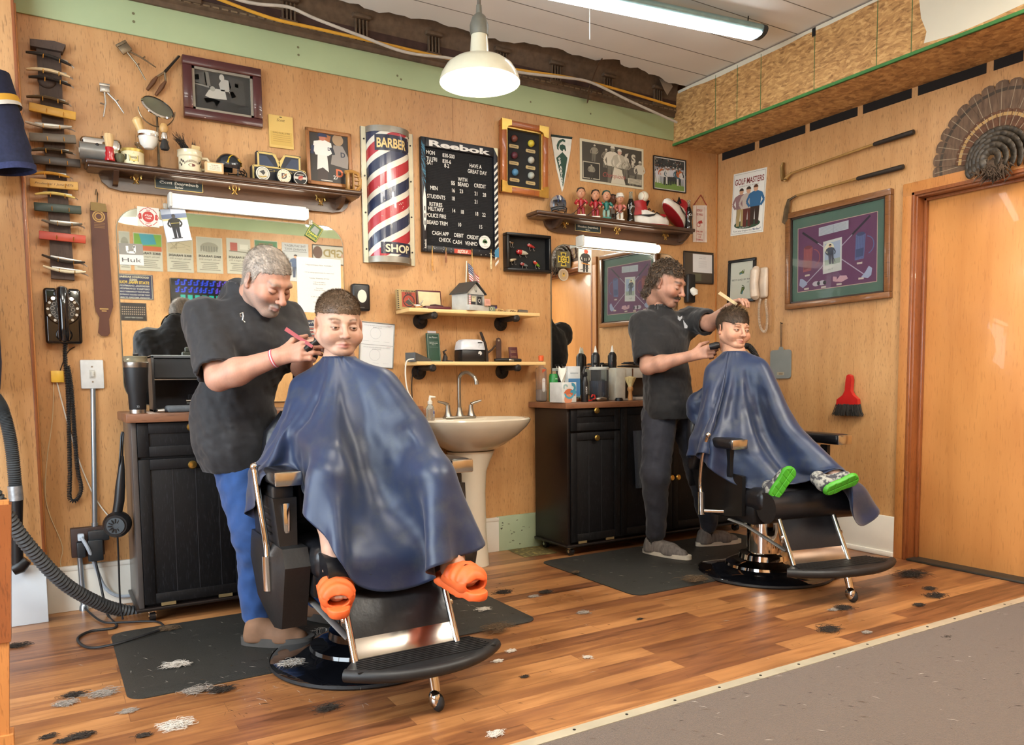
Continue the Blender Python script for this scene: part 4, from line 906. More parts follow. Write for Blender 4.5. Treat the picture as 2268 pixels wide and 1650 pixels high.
fig(b,.002,-h*.48,h*.95,y,'#c9604a','#2a2826','#3a3834','#b5432f'); b.line([(-w*.3,-h*.1),(w*.35,-h*.16)],.006,y-.001,'#c98a3a'); b.text('11',0,.0,.018,y-.0012,'#d8d2c2',bold=.03); b.disc(w*.1,h*.4,.012,y-.0012,'#a8442e'); b.line([(-w*.4,-h*.4),(w*.3,-h*.3)],.004,y-.0012,'#5a564e')
place(b,'player_card','card with a hockey player in black jersey on the small mirror','card',c,rot)
# ---- tube lights under the shelves
TUBE=mat('lit_tube','#ffffff',.5,vary=0,emit='#fff4e0',estr=11)
HOUS=K('#c9c9c0',.4)
def tube_light(lab,l,r,d=.06):
 a,e=Yp(*l,-d),Yp(*r,-d); L=e.x-a.x; c=Vector(((a.x+e.x)/2,0,(a.z+e.z)/2)); t=thing('tube_light',lab,'light',c,group='lights over the mirrors')
 b=MB(); b.bx((-L/2,-.03,-.025),(L/2,0,.045),HOUS,.004); b.build('housing',t)
 b=MB(); b.bx((-L/2-.012,-d-.02,-.028),(-L/2+.004,0,.04),HOUS,.006); b.build('end_cap',t)
 b=MB(); b.bx((L/2-.004,-.05,-.02),(L/2+.008,0,.035),HOUS,.006); b.build('end_cap',t)
 b=MB(); b.tube([(-L/2+.004,-d+.012,.004),(L/2-.004,-d+.012,.004)],.026,TUBE,20); b.build('tube',t)
tube_light('glowing tube light over the large mirror',(380,447),(683,474)); tube_light('glowing tube light over the small mirror',(1290,538),(1461,550))
# ---- barber pole sign
c,w,h,rot=quad4((797,279),(912,300),(915,591),(806,580)); t=thing('barber_sign','curved striped barber shop sign in red, white and blue with metal ends','sign',c)
RW_,DP=w*.41,.085; ENAM=attr_mat('sign_enamel',.22,coat=.5)
def arcpt(s,z,k=1.0):
 """s in -1..1 across the half round"""
 a=s*PI/2; return (RW_*math.sin(a)*k,-.008-DP*math.cos(a)*k,z)
b=MB(); GALV2=mat('old_sheet_metal','#8f8b80',.42,.6,vary=.15)
b.bx((-w/2,-.01,-h/2),(w/2,0,h/2),mat('cream_enamel','#c9c4a8',.35,vary=.06)); b.build('back_plate',t)
b=MB(); n=30; hz=h*.455
b.add([arcpt(-1+2*i/n,z) for i in range(n+1) for z in (-hz,hz)],[(2*i,2*i+2,2*i+3,2*i+1) for i in range(n)],ENAM,'#d6d2c4')
def stripe(o0,o1,col):
 slope=.205
 for i in range(n):
  s0,s1_=-1+2*i/n,-1+2*(i+1)/n
  def band(s):lo,hi=o0+slope*(s+1)/2,o1+slope*(s+1)/2; return max(-hz,min(hz,lo)),max(-hz,min(hz,hi))
  (l0,h0),(l1,h1)=band(s0),band(s1_)
  if h0-l0<1e-4 and h1-l1<1e-4:continue
  b.add([arcpt(s0,l0,1.006),arcpt(s1_,l1,1.006),arcpt(s1_,h1,1.006),arcpt(s0,h0,1.006)],[(0,1,2,3)],ENAM,col)
for k in range(-2,5):
 z=-hz+.02+k*.192; stripe(z,z+.062,'#27304a'); stripe(z+.096,z+.158,'#a83038')
def arcbox(s0,s1_,z0,z1,k,col):
 m=14; b.add([arcpt(s0+(s1_-s0)*i/m,z,k) for i in range(m+1) for z in (z0,z1)],[(2*i,2*i+2,2*i+3,2*i+1) for i in range(m)],ENAM,col)
arcbox(-.55,.6,hz-.1,hz-.015,1.012,'#1b2238'); arcbox(-.42,.64,-hz+.012,-hz+.075,1.012,'#1b2238')
for s,sa,sb,z,hh in (('BARBER',-.48,.45,hz-.083,.05),('SHOP',-.28,.53,-hz+.022,.042)):
 v,f=text2d(s,.03); x0,x1=v[:,0].min(),v[:,0].max()
 b.add([arcpt(sa+(sb-sa)*(x-x0)/(x1-x0),z+yv*hh/.727,1.02) for x,yv in v],f,ENAM,'#d9bd7c' if s=='BARBER' else '#ddd2ae')
for i in range(26):
 s,z=rnd.uniform(-.5,.3),rnd.uniform(-.12,.05)
 p=arcpt(s,z,1.018); b.box(p,(.004,.002,.003),INK,col='#c9c4b4')
b.build('striped_face',t)
b=MB()
for z0,z1 in ((hz,h*.5),(-h*.5,-hz)):
 b.add([arcpt(-1+2*i/n,z,1.03) for i in range(n+1) for z in (z0,z1)],[(2*i,2*i+2,2*i+3,2*i+1) for i in range(n)],GALV2)
 ze=z1 if z0>0 else z0; b.add([arcpt(-1+2*i/n,ze,1.03) for i in range(n+1)],[tuple(range(n+1))],GALV2)
 b.build('metal_end',t); b=MB()
for s in (-1,1):
 b=MB(); b.bx((s*w/2-.004,-.012,-h/2),(s*w/2+.004,.0,h/2),GALV2); b.bx((min(s*RW_*1.02,s*w/2),-.013,-h/2),(max(s*RW_*1.02,s*w/2),-.009,h/2),mat('cream_enamel'))
 for k in range(4):b.cyl((s*w*.455,-.012,h*(-.4+.27*k)),(s*w*.455,-.016,h*(-.4+.27*k)),.005,None,DARKMETAL,8)
 b.build('side_flange',t)
 # ---- letter board with prices
c,w,h,rot=quad4((928,301),(1097,335),(1099,571),(931,559)); t=thing('letter_board','black letter board listing hours and haircut prices in white letters','letter board',c); c=Vector(c)
b=MB(); fw=.028; BF=K('#15161c',.4)
b.bx((-w/2,-.03,-h/2),(-w/2+fw,0,h/2),BF,.003); b.bx((w/2-fw,-.03,-h/2),(w/2,0,h/2),BF,.003); b.bx((-w/2+fw,-.03,h/2-.052),(w/2-fw,0,h/2),BF,.003); b.bx((-w/2+fw,-.03,-h/2),(w/2-fw,0,-h/2+fw*1.3),BF,.003); b.build('frame',t)
b=MB(); FELT=mat('grooved_felt','#121214',.85,vary=.3,scale=60); b.bx((-w/2+fw,-.012,-h/2+fw),(w/2-fw,-.002,h/2-.05),FELT)
k=-h/2+fw+.01
while k<h/2-.06:b.bx((-w/2+fw,-.0135,k),(w/2-fw,-.012,k+.0045),FELT); k+=.009
b.build('felt_panel',t)
b=MB(); y=-.0305
b.text('Reebok',.0,h/2-.045,.032,y,'#dcdad2',w=w*.8,bold=.04)
for i in range(16):
 z=h/2-.1-i*.038; b.poly([(w/2-fw+.002,z-.022),(w/2-.002,z+.006),(w/2-.002,z+.022),(w/2-fw+.002,z-.004)],y,'#d8d6cc')
b.poly([(w/2-fw,-h/2),(w/2,-h/2),(w/2,-h/2+.06),(w/2-fw,-h/2+.04)],y-.0002,'#3b7a9a'); b.poly([(w/2-fw,h/2),(w/2,h/2),(w/2,h/2-.05),],y-.0002,'#d8d4b0')
for i in range(26):
 z0=h/2-.01-rnd.random()*h*.4; b.line([(-w/2+.002,z0),(-w/2+fw-.003,z0-rnd.uniform(.0,.09))],.0016,y,'#4a8aa8')
b.poly([(-w/2+.006,-.02),(-w/2+.016,.05),(-w/2+.026,-.02),(-w/2+.024,-h*.26),(-w/2+.016,-h*.32),(-w/2+.007,-h*.26)],y,'#d8d6ce')
for z in (-.09,-.13,-.17):b.rect(-w/2+.013,z,-w/2+.019,z+.025,y-.0002,'#1a1a1e')
b.text('Reebok',-w/2+.022,-h*.43,.012,y,'#c8c6be',rot=PI/2,align='C',bold=.03)
b.rect(-.05,-h/2+.004,.06,-h/2+.03,y,'#b8432f'); b.text('SIZZLE',.005,-h/2+.009,.016,y-.0003,'#dcd2c0',bold=.04,shear=.2)
for i in range(30):b.disc(rnd.uniform(-w/2,w/2),-h/2+rnd.uniform(.002,.034),rnd.uniform(.001,.003),y-.0001,'#c9c7be',n=6)
b.build('frame_print',t)
b=MB(); y=-.0165; WHT='#dcdad2'
def lt(s,px,py,al='L'):
 q=lp(c,px,py,.016); b.text(s,q[0],q[1]-.0115,.0225,y,WHT,align=al,bold=.012,xs=.76)
for s,px,py in (('MON',944,336),('830-500',980,343),('TU FRI',944,350),('830-6',980,356),('SAT',945,359),('8-2',984,366),('HAVE A',1040,366),('GREAT DAY',1036,378),('WITH',1014,396),('$$',999,404),('BEARD',1014,407),('CREDIT',1050,410),('MEN',953,415),('16',1001,421),('23',1018,423),('21',1051,428),('28',1069,431),('STUDENTS',946,433),('18',1001,439),('21',1051,446),('RETIRES',951,451),('MILITARY',948,461),('14',1002,466),('18',1021,469),('18',1053,473),('22',1068,475),('POLICE FIRE',944,475),('BEARD TRIM',946,491),('10',1015,497),('15',1062,502),('CASH APP',957,515),('DEBIT',1006,520),('CREDIT',1034,524),('CHECK',972,530),('CASH',1003,535),('VENMO',1030,538)):lt(s,px,py)
b.build('letters',t)
c2=bwall(1074,536,.034); b=MB(); r=.038; b.cyl((0,.004,0),(0,0,0),r,None,K('#d6d4cc',.5),30); b.disc(0,.005,.012,-.0004,'#4c7a4a',n=9); b.disc(-.008,.0,.009,-.0004,'#5a8a55',n=7); b.disc(.009,.0,.009,-.0004,'#46734a',n=7); b.rect(-.002,-.016,.002,.0,-.0005,'#6b4a30'); b.text('GOODRICH',0,.022,.006,-.0004,'#5d7a5a'); b.text('COUNTRY CLUB',0,-.028,.005,-.0004,'#5d7a5a',w=.045)
tag(b.build('round_badge',None,c2),'round white badge with a green tree at the lower right of the letter board','badge')
for i,(px,y0,y1,colr,lab) in enumerate(((957,546,600,'#c08a4a','longest tan whittled stick hanging below the letter board'),(987,549,582,'#8d5a3a','short brown whittled stick hanging below the letter board'),(1045,552,604,'#b08a4e','mottled tan stick hanging between the flag and the letter board'),(1087,553,596,'#cdb78a','cream stick with a dark tip hanging right below the letter board'))):
 a,e=bwall(px,y0,.036),bwall(px+1,y1,.036); L=a.z-e.z; t=thing('carved_stick',lab,'stick',e,group='sticks hung from the letter board')
 b=MB(); b.tube([(0,0,0),(.001,0,.01),(-.001,0,L*.3),(.001,0,L*.55),(0,0,L-.02)],[.004,.0065,.006,.0045,.0035],mat('stick_%d'%i,colr,.6,vary=.3,scale=60),8); b.build('stick',t)
 b=MB(); b.tube([(0,0,L-.02),(.002,.001,L),(0,.003,L+.004)],.0015,BRASS,5); b.build('hook',t)
 # ---- black dispenser, framed licence by the mirror
c,w,h,_=quad4((774,630),(813,631),(814,690),(776,690)); t=thing('air_dispenser','black wall dispenser with white oval to the right of the large mirror','dispenser',c)
b=MB(); b.bx((-w/2,-.05,-h/2),(w/2,0,h/2),BLACKP,.012,seg=3); b.build('case',t); b=MB(); b.disc(.002,.006,w*.26,-.0505,'#d8d4c2',rz=h*.24); b.text('WINIX',0,-h*.4,.007,-.0505,'#77756e'); b.build('oval_label',t)
t,w,h,y=frame('licence_frame','thin framed pair of pale certificates beside the seated boy with orange sandals','framed document',((795,712),(872,716),(872,819),(795,810)),bw=.006,dp=.01,fm=K('#8f8c84',.4,.3))
b=MB(); b.rect(-w/2,-h/2,w/2,h/2,y,'#d3d6d6'); b.rect(-w/2,-.001,w/2,.001,y-.0003,'#77797a')
for z in (h*.02,-h*.48):
 b.ring(-.01,z+h*.25,.03,.032,y-.0003,'#b3b9bd'); b.text('STATE OF MICHIGAN DEPARTMENT OF LICENSING',0,z+h*.41,.0055,y-.0003,'#7d8489',w=w*.8); b.text('BARBER LICENSE',0,z+h*.37,.005,y-.0003,'#7d8489')
 for k in range(3):b.rect(-w*.42+k*.06,z+h*.06,-w*.42+k*.06+.035,z+h*.064,y-.0003,'#9aa0a4')
 b.rect(w*.3,z+h*.44,w*.45,z+h*.446,y-.0003,'#b07a7a')
b.build('certificates',t)
# ---- shadow box of golf balls
t,w,h,y=frame('golf_ball_case','framed case of six old golf balls with brass corners','shadow box',((1102,266),(1205,287),(1206,441),(1106,427)),bw=.034,dp=.045,fm=wood_mat('orange_wood','#8f4d22','#a45c2b','#5d2f12','Z',.3,coat=.4),inner=GOLD)
b=MB(); b.bx((-w/2,-.008,-h/2),(w/2,-.004,h/2),K('#1c1c1c',.8)); b.build('backing',t)
b=MB()
for sx in (-1,1):
 for sz in (-1,1):
  X0,Z0=sx*(w/2+.034),sz*(h/2+.034)
  b=MB(); b.prism([(X0+sx*.002,Z0+sz*.002),(X0-sx*.066,Z0+sz*.002),(X0-sx*.066,Z0-sz*.03),(X0-sx*.04,Z0-sz*.038),(X0-sx*.03,Z0-sz*.06),(X0+sx*.002,Z0-sz*.066)][::sx*sz],-.03,-.048,BRASS); b.build('brass_corner',t)
for i,(fx,fz_,colr,lab) in enumerate(((-.24,.33,'#6d3a2e','dark red'),(.22,.3,'#c9b53a','yellow'),(-.24,.05,'#5d2d35','maroon'),(.22,.02,'#a8a698','grey'),(-.22,-.23,'#4f7f9e','blue'),(.22,-.24,'#a3a699','pale green grey'))):
 x,z=fx*w,fz_*h; b=MB(); b.ball((x,-.016,z),.021,K(colr,.4),18); b.build('golf_ball',t)['label']=lab+' golf ball'
 b=MB(); b.prism([(x-.034,z-.04),(x-.03,z-.034),(x+.03,z-.034),(x+.034,z-.04),(x+.034,z-.048),(x+.03,z-.054),(x-.03,z-.054),(x-.034,z-.048)],-.008,-.011,K('#b09a6a',.5)); b.rect(x-.02,z-.046,x+.02,z-.042,-.0113,'#6a5a3a'); b.build('caption_plate',t)
 # ---- pennant
c=bwall(1243,350); t=thing('felt_pennant','white and green felt pennant hanging point down with helmet emblem','pennant',c); G1='#24483a'
b=MB(); b.prism(lps(c,[(1220,302),(1266,307),(1262,340),(1247,418),(1244,426),(1231,370)]),-.002,-.004,K('#d6d6cb',.85)); b.prism(lps(c,[(1220,298),(1267,304),(1266,309),(1220,303)]),-.002,-.0055,K('#1f2f2c',.8)); b.build('felt',t)
b=MB(); y=-.0045
b.poly(lps(c,[(1245,337),(1256,350),(1246,415),(1231,350)]),y,G1)
o=lps(c,[(1239,310),(1246,308),(1251,311),(1251,316),(1245,313),(1239,318),(1236,327),(1237,334),(1233,330),(1232,322),(1235,314)]); b.poly(o,y,G1)
b.poly(lps(c,[(1239,322),(1245,320),(1251,323),(1253,333),(1251,336),(1249,331),(1246,332),(1246,336),(1241,333),(1238,328)]),y,G1)
for ch,px,py,hh in (('S',1239,354,.028),('P',1240,362,.022),('A',1242,371,.021),('R',1243,379,.02),('T',1243.5,387,.018),('A',1244,394,.016),('N',1244.5,400,.014),('S',1245,406,.012)):
 q=lp(c,px,py,.004); b.text(ch,q[0],q[1]-hh/2,hh,y-.0004,'#dcdcd2',bold=.03)
b.build('print',t)
# ---- newspaper poster
b,w,h,c,rot,y=paper('','','',((1279,304),(1425,332),(1425,419),(1290,402)),d=.003,col='#cdc7ac',th=.001)
b.rect(-w*.47,-h*.45,w*.47,h*.44,y,'#45423a'); b.rect(-w*.46,-h*.42,-w*.2,-h*.02,y-.0003,'#b5b09a'); b.rect(-w*.45,-h*.4,-w*.21,-h*.04,y-.0004,'#33322c')
fig(b,-w*.33,-h*.42,h*.36,y-.0006,'#a09a86','#8b8776','#3a3832','#2c2a26')
for fx,fzz,hh,tp,hd in ((-.02,-.5,.95,'#cfcab6','#8d8876'),(.09,-.55,.9,'#b0ab98','#c9a590'),(-.3,.0,.4,'#8a8675','#6c685a'),(.3,-.45,.62,'#55524a','#a9a491'),(.42,-.42,.6,'#c2bda9','#8a8573'),(-.12,-.1,.45,'#77736499'[:7],'#a19c89'),(.2,-.3,.5,'#8f8a79','#b5b09d')):
 fig(b,w*fx,max(h*fzz,-h*.45),h*(hh if fzz>-.45 else hh-.06),y-.0008-rnd.random()*.0004,hd,tp,'#6d695c','#d2cdb9',lean=.01)
b.poly([(-w*.03,-h*.45),(w*.2,-h*.45),(w*.14,-h*.1),(w*.02,-h*.06)],y-.0024,'#c9c4ae'); b.rect(w*.24,-h*.4,w*.46,-h*.27,y-.0022,'#bdb8a2')
for k in range(4):b.rect(w*.255,-h*.385+k*h*.03,w*.445,-h*.375+k*h*.03,y-.0026,'#6d695a')
b.text('Champions',w*.02,-h*.32,h*.11,y-.003,'#a85a50',w=w*.36,shear=.35); b.text('S',w*.33,h*.12,h*.2,y-.0026,'#c2bda9',bold=.05); b.text('24   20',w*.27,h*.0,h*.08,y-.0026,'#c2bda9',w=w*.18)
o=[(.2,.1),(.18,.2),(.2,.3),(.25,.33),(.24,.28),(.22,.22),(.25,.2),(.26,.12),(.24,.1),(.23,.16),(.21,.16)]; b.poly([(w*p,h*q) for p,q in o],y-.0026,'#c2bda9')
place(b,'newspaper_poster','old black and white newspaper page of football players with curled edges','poster',c,rot)
# ---- football photo
t,w,h,y=frame('framed_photo','small black framed colour photo of a football scrimmage near the corner','framed picture',((1445,344),(1518,356),(1517,429),(1446,419)),bw=.006,dp=.014,fm=BLACKP)
b=MB(); b.rect(-w/2,-h/2,w/2,h/2,y,'#d0cdc4'); b.rect(-w*.47,-h*.47,w*.47,h*.47,y-.0002,'#3b3d3c'); b.rect(-w*.47,-h*.47,w*.47,-h*.2,y-.0003,'#6f8c45'); b.rect(-w*.47,.1*h,w*.47,h*.2,y-.0003,'#8b8f96')
for k in range(80):b.disc(rnd.uniform(-w*.46,w*.46),rnd.uniform(h*.2,h*.46),.005,y-.0005,rnd.choice(['#7c5a4a','#23282b','#4a5a55','#a3a096','#2f3f3a']),n=6)
for k in range(13):
 x=-w*.42+w*.84*k/12; fig(b,x,-h*.3+rnd.uniform(-.01,.01),h*rnd.uniform(.42,.6),y-.0007-k*.0001,'#8f6d58',rnd.choice(['#3f5f6a','#c9c9c4','#b5612f','#c4c7cc']),rnd.choice(['#c9c9c4','#9fa3a6','#33383a']),rnd.choice(['#2c3a35','#b7b9b6']),lean=rnd.uniform(-.012,.012))
b.build('photo',t)
# ---- on the short shelf
def sdeco(b):
 for x0,colr in ((-.014,'#26355a'),(.0,'#c9ccd0'),(.014,'#26355a')):b.add([onshell(x0+.006*(j-.5),-.062+.118*i/14,1.015) for i in range(15) for j in (0,1)],[(2*i,2*i+1,2*i+3,2*i+2) for i in range(14)],K(colr,.3))
helmet('mini_helmet','silver mini football helmet with blue stripes at the left end of the short shelf',s2(1236,-.07)+Vector((0,0,.002)),-.35,K('#a9adb2',.25,.6,coat=.5),BLACKP,sdeco)
SKIN0='#c08a68'
def figurine(px,lab,jersey,legs,hair,skin=SKIN0,cap=None,stick=True,hscale=1.0,lng=False,stance=0.0,base='#d8d4c8',yy=-.075):
 p=s2(px,yy); t=thing('bobblehead',lab,'figurine',p,(0,0,-.5),group='bobblehead figurines on the short shelf')
 k=hscale
 b=MB(); b.bx((-.028*k,-.022,0),(.028*k,.022,.014),K(base,.4),.004); b.build('base',t)
 b=MB(); J=K(jersey,.4); Lg=K(legs,.4)
 for s in (-1,1):b.tube([(s*.012*k+stance*s,0,.012),(s*.014*k,.004,.035*k),(s*.012*k,0,.06*k)],[.009*k,.0105*k,.011*k],Lg,10)
 b.tube([(0,0,.055*k),(0,0,.075*k),(0,0,.1*k),(0,0,.112*k)],[.018*k,.022*k,.024*k,.01*k],J,14,flat=.75); b.build('body',t)
 for s in (-1,1):
  b=MB(); b.tube([(s*.022*k,0,.104*k),(s*.036*k,-.006,.085*k),(s*.026*k,-.022,.072*k)],[.0095*k,.009*k,.007*k],J,10); b.ball((s*.024*k,-.026,.07*k),.0075*k,K(skin,.5),10); b.build('arm',t)
 b=MB(); z=.146*k; b.ball((0,-.002,z),(.026*k,.027*k,.033*k),K(skin,.45),20); b.ball((0,-.029*k,z-.004*k),(.004,.006,.006),K(skin,.45),8)
 for s in (-1,1):b.ball((s*.009*k,-.0255*k,z+.005*k),(.003,.002,.0022),BLACKP,8); b.ball((s*.026*k,.0,z),(.004,.006,.008),K(skin,.45),8)
 b.tube([(-.007*k,-.025*k,z-.014*k),(0,-.0275*k,z-.016*k),(.007*k,-.025*k,z-.014*k)],.0014,K('#7c3a30',.5),6)
 b.build('head',t)
 b=MB()
 if cap:b.lathe([(.0285*k,.0),(.029*k,.012*k),(.021*k,.03*k),(0,.035*k)],K(cap,.35),18,(0,.0,z+.004*k)); b.box((0,-.03*k,z+.008*k),(.036*k,.018*k,.003),K(cap,.35)); b.build('cap',t)
 else:
  b.lathe([(.0275*k,-.004),(.0285*k,.01*k),(.022*k,.028*k),(0,.0365*k)],K(hair,.7),18,(0,.005*k,z+.004*k))
  if lng:b.ball((0,.014*k,z-.012*k),(.027*k,.018*k,.03*k),K(hair,.7),14)
  b.build('hair',t)
 if stick:
  b=MB(); b.tube([(.026*k,-.03,.085*k),(-.02,-.032,.045*k),(-.05,-.034,.018)],.0022,BLACKP,6); b.box((-.055,-.034,.016),(.018,.003,.005),BLACKP); b.build('hockey_stick',t)
 return t
figurine(1287,'bobblehead hockey player in red with short hair, leftmost of the figurines','#a3222a','#8d1d25','#33261c',stance=.004)
figurine(1319,'long haired bobblehead in red holding a long dark stick','#a3222a','#8d1d25','#2a1c14',lng=True)
figurine(1343,'bobblehead in teal green jersey and striped shorts in the middle of the figurines','#1f6a5c','#7c9a8a','#22443c',stick=False,yy=-.09,base='#2a6a5a')
figurine(1357,'dark skinned bobblehead in white and black behind the teal one','#b5b3ad','#55504a','#1d1512',skin='#6d4430',yy=-.026,stick=False,base='#3a3632')
figurine(1373,'pale bobblehead with white cap and red and white jersey, rightmost figurine','#b86a5c','#c9c2b4','#8a6a50',cap='#d6cfc0',yy=-.075)
def cola(px,lab,red,yy=-.07):
 p=s2(px,yy); t=thing('cola_bottle',lab,'bottle',p); DRK=mat('cola_glass','#0c0908',.06,coat=.8,vary=.2)
 b=MB(); b.lathe([(0,0),(.024,0),(.027,.006),(.0265,.02),(.0235,.045),(.0225,.055),(.025,.075),(.0275,.095),(.027,.115),(.02,.14),(.0135,.155)],DRK,26); b.build('bottle_body',t)
 b=MB(); b.lathe([(.0133,.155),(.0115,.175),(.0115,.19),(.0125,.195),(.0125,.2),(0,.2)],mat('bottle_neck_glass','#b9c0b0',.06,trans=.85,vary=0),22); b.build('neck',t)
 b=MB()
 if red:wrap(b,[(-.036,.09),(.036,.09),(.036,.117),(-.036,.117)],.0279,'#a8201f'); v,f=text2d('Coca-Cola',shear=.3); kk=.05/max(v[:,0]); b.add([(.0281*math.cos(-PI/2+(x*kk-.012)/.0281),.0281*math.sin(-PI/2+(x*kk-.012)/.0281),.099+yv*kk*1.3) for x,yv in v],f,INK,'#d8d0c4'); wrap(b,[(-.036,.09),(-.012,.09),(-.012,.117),(-.036,.117)],.0281,'#cfc8ba')
 else:v,f=text2d('Coke',shear=.4); kk=.034/max(v[:,0]); b.add([(.0281*math.cos(-PI/2+(x*kk-.017)/.0281),.0281*math.sin(-PI/2+(x*kk-.017)/.0281),.092+yv*kk*1.5) for x,yv in v],f,INK,'#d8d4c8')
 b.build('label',t)
cola(1397,'cola bottle with a red and white label left of the sneakers',True); cola(1525,'cola bottle with white script at the right end of the short shelf',False)
def sneaker(lab,p,rz,rx=0.0,side=1):
 t=thing('sneaker',lab,'shoe',p,(rx,0,rz),group='pair of red and white high top sneakers'); RD=K('#9c1f24',.4); WH=K('#d8d4ca',.45)
 prof=[(-.145,.028,.0),(-.13,.04,.0),(-.09,.047,0),(-.04,.046,0),(.02,.042,0),(.08,.041,0),(.12,.036,0),(.135,.022,0)]
 def loft(rows,m,name):
  b=MB(); n=20; vs=[]; fs=[]
  for (y0,z0,wx,wy,tilt) in rows:
   for k in range(n):a=2*PI*k/n; vs.append((wx*math.cos(a),y0+wy*math.sin(a),z0+tilt*math.sin(a)))
  for i in range(len(rows)-1):
   for k in range(n):fs.append((i*n+k,i*n+(k+1)%n,(i+1)*n+(k+1)%n,(i+1)*n+k))
  fs+=[tuple(range(n))[::-1],tuple((len(rows)-1)*n+k for k in range(n))]
  b.add(vs,fs,m); return b.build(name,t)
 loft([(-.005,0,.043,.142,0),(-.005,.012,.047,.147,0),(-.005,.03,.045,.144,0)],WH,'midsole')
 loft([(-.005,-.006,.041,.138,0),(-.005,.001,.042,.141,0)],RD,'outsole')
 loft([(-.005,.03,.044,.142,0),(.0,.05,.043,.132,0),(.02,.07,.038,.105,.006),(.05,.09,.034,.072,.008)],WH,'upper')
 loft([(.062,.085,.036,.06,.004),(.07,.115,.035,.056,-.004),(.075,.14,.036,.058,-.008),(.075,.15,.033,.055,-.01),(.075,.142,.026,.046,-.01)],RD,'collar')
 b=MB();
 for s in (-1,1):
  b.add([(s*.0435,.07,.05),(s*.038,.125,.05),(s*.036,.125,.105),(s*.0375,.07,.1)],[(0,1,2,3)],RD)
  b.add([(s*.041,-.1,.045),(s*.03,-.12,.058),(s*.02,-.11,.07),(s*.04,-.06,.062)],[(0,1,2,3)],RD)
 b.build('red_panel',t)
 for s in (-1,1):
  b=MB(); b.add([(s*.0465,.105,.052),(s*.0475,.02,.042),(s*.047,-.02,.05),(s*.0445,-.045,.075),(s*.0455,-.02,.062),(s*.0465,.02,.057)],[(0,1,2,3,4,5)],BLACKP); b.build('swoosh',t)
 b=MB(); b.prism([(-.018,.05),(.018,.05),(.016,.075),(-.016,.075)],-.07,-.075,BLACKP)
 for i in range(4):b.tube([(-.022,-.06+i*.028,.072+i*.011),(0,-.062+i*.028,.083+i*.011),(.022,-.06+i*.028,.072+i*.011)],.004,BLACKP,6)
 b.build('laces',t)
 b=MB(); b.tube([(-.012,.02,.12),(0,.0,.155),(.012,.02,.12)],.01,BLACKP,8,flat=.5); b.build('tongue',t)
sneaker('red and white high top sneaker standing upright with a baseball on its collar',s2(1436,-.06)+Vector((0,.0,.007)),PI/2-.25)
sneaker('red and white high top sneaker propped on its mate, right of the pair',s2(1492,-.075)+Vector((.0,0,.078)),PI*1.5+.3,-.5)
p=s2(1425,-.06); t=thing('baseball','white stitched baseball resting on the collar of the left sneaker','ball',p+Vector((.0,0,.184)))
b=MB(); b.ball((0,0,0),.036,K('#d3ccb4',.5),24); b.build('ball',t); b=MB()
for s in (-1,1):b.tube([(s*.02,-.0303*math.cos(a),.0303*math.sin(a)) for a in [PI*k/12-PI/2 for k in range(13)]],.001,K('#a8402c',.6),5)
b.build('stitching',t)
# ---- hockey banner
c=bwall(1550,490); t=thing('felt_banner','narrow white felt banner with red print hanging by a red cord','banner',c); RDB='#b03a36'
b=MB(); b.prism(lps(c,[(1534,455),(1565,455),(1565,537),(1534,536)]),-.002,-.004,K('#d8cfc4',.85)); b.build('felt',t)
b=MB(); q=lps(c,[(1535,455),(1551,432),(1564,455)]); b.tube([(x,-.005,z) for x,z in q],.003,K('#8f2b25',.7),6); b.build('cord',t)
b=MB(); y=-.0045
for s,py,hh,ww in (('DETROIT',466,.016,.055),('RED WINGS',475,.016,.062),('1996-1997',513,.013,.06),('STANLEY',519,.012,.045),('CUP',525,.012,.025),('CHAMPIONS',531,.013,.062)):q=lp(c,1549.5,py,.004); b.text(s,q[0],q[1]-hh/2,hh,y,RDB,w=ww,bold=.02)
q=lp(c,1549,496,.004); b.ring(q[0]-.008,q[1]-.006,.012,.017,y,RDB)
for k in range(4):b.poly([(q[0]-.012,q[1]+.004+k*.004),(q[0]+.03-k*.004,q[1]+.012+k*.005),(q[0]+.034-k*.003,q[1]+.008+k*.005),(q[0]-.004,q[1]+k*.003)],y-.0002*k,RDB)
for s in (-1,1):b.rect(s*.037-.001,lp(c,1550,536)[1],s*.037+.001,lp(c,1550,457)[1],y,RDB)
b.build('print',t)
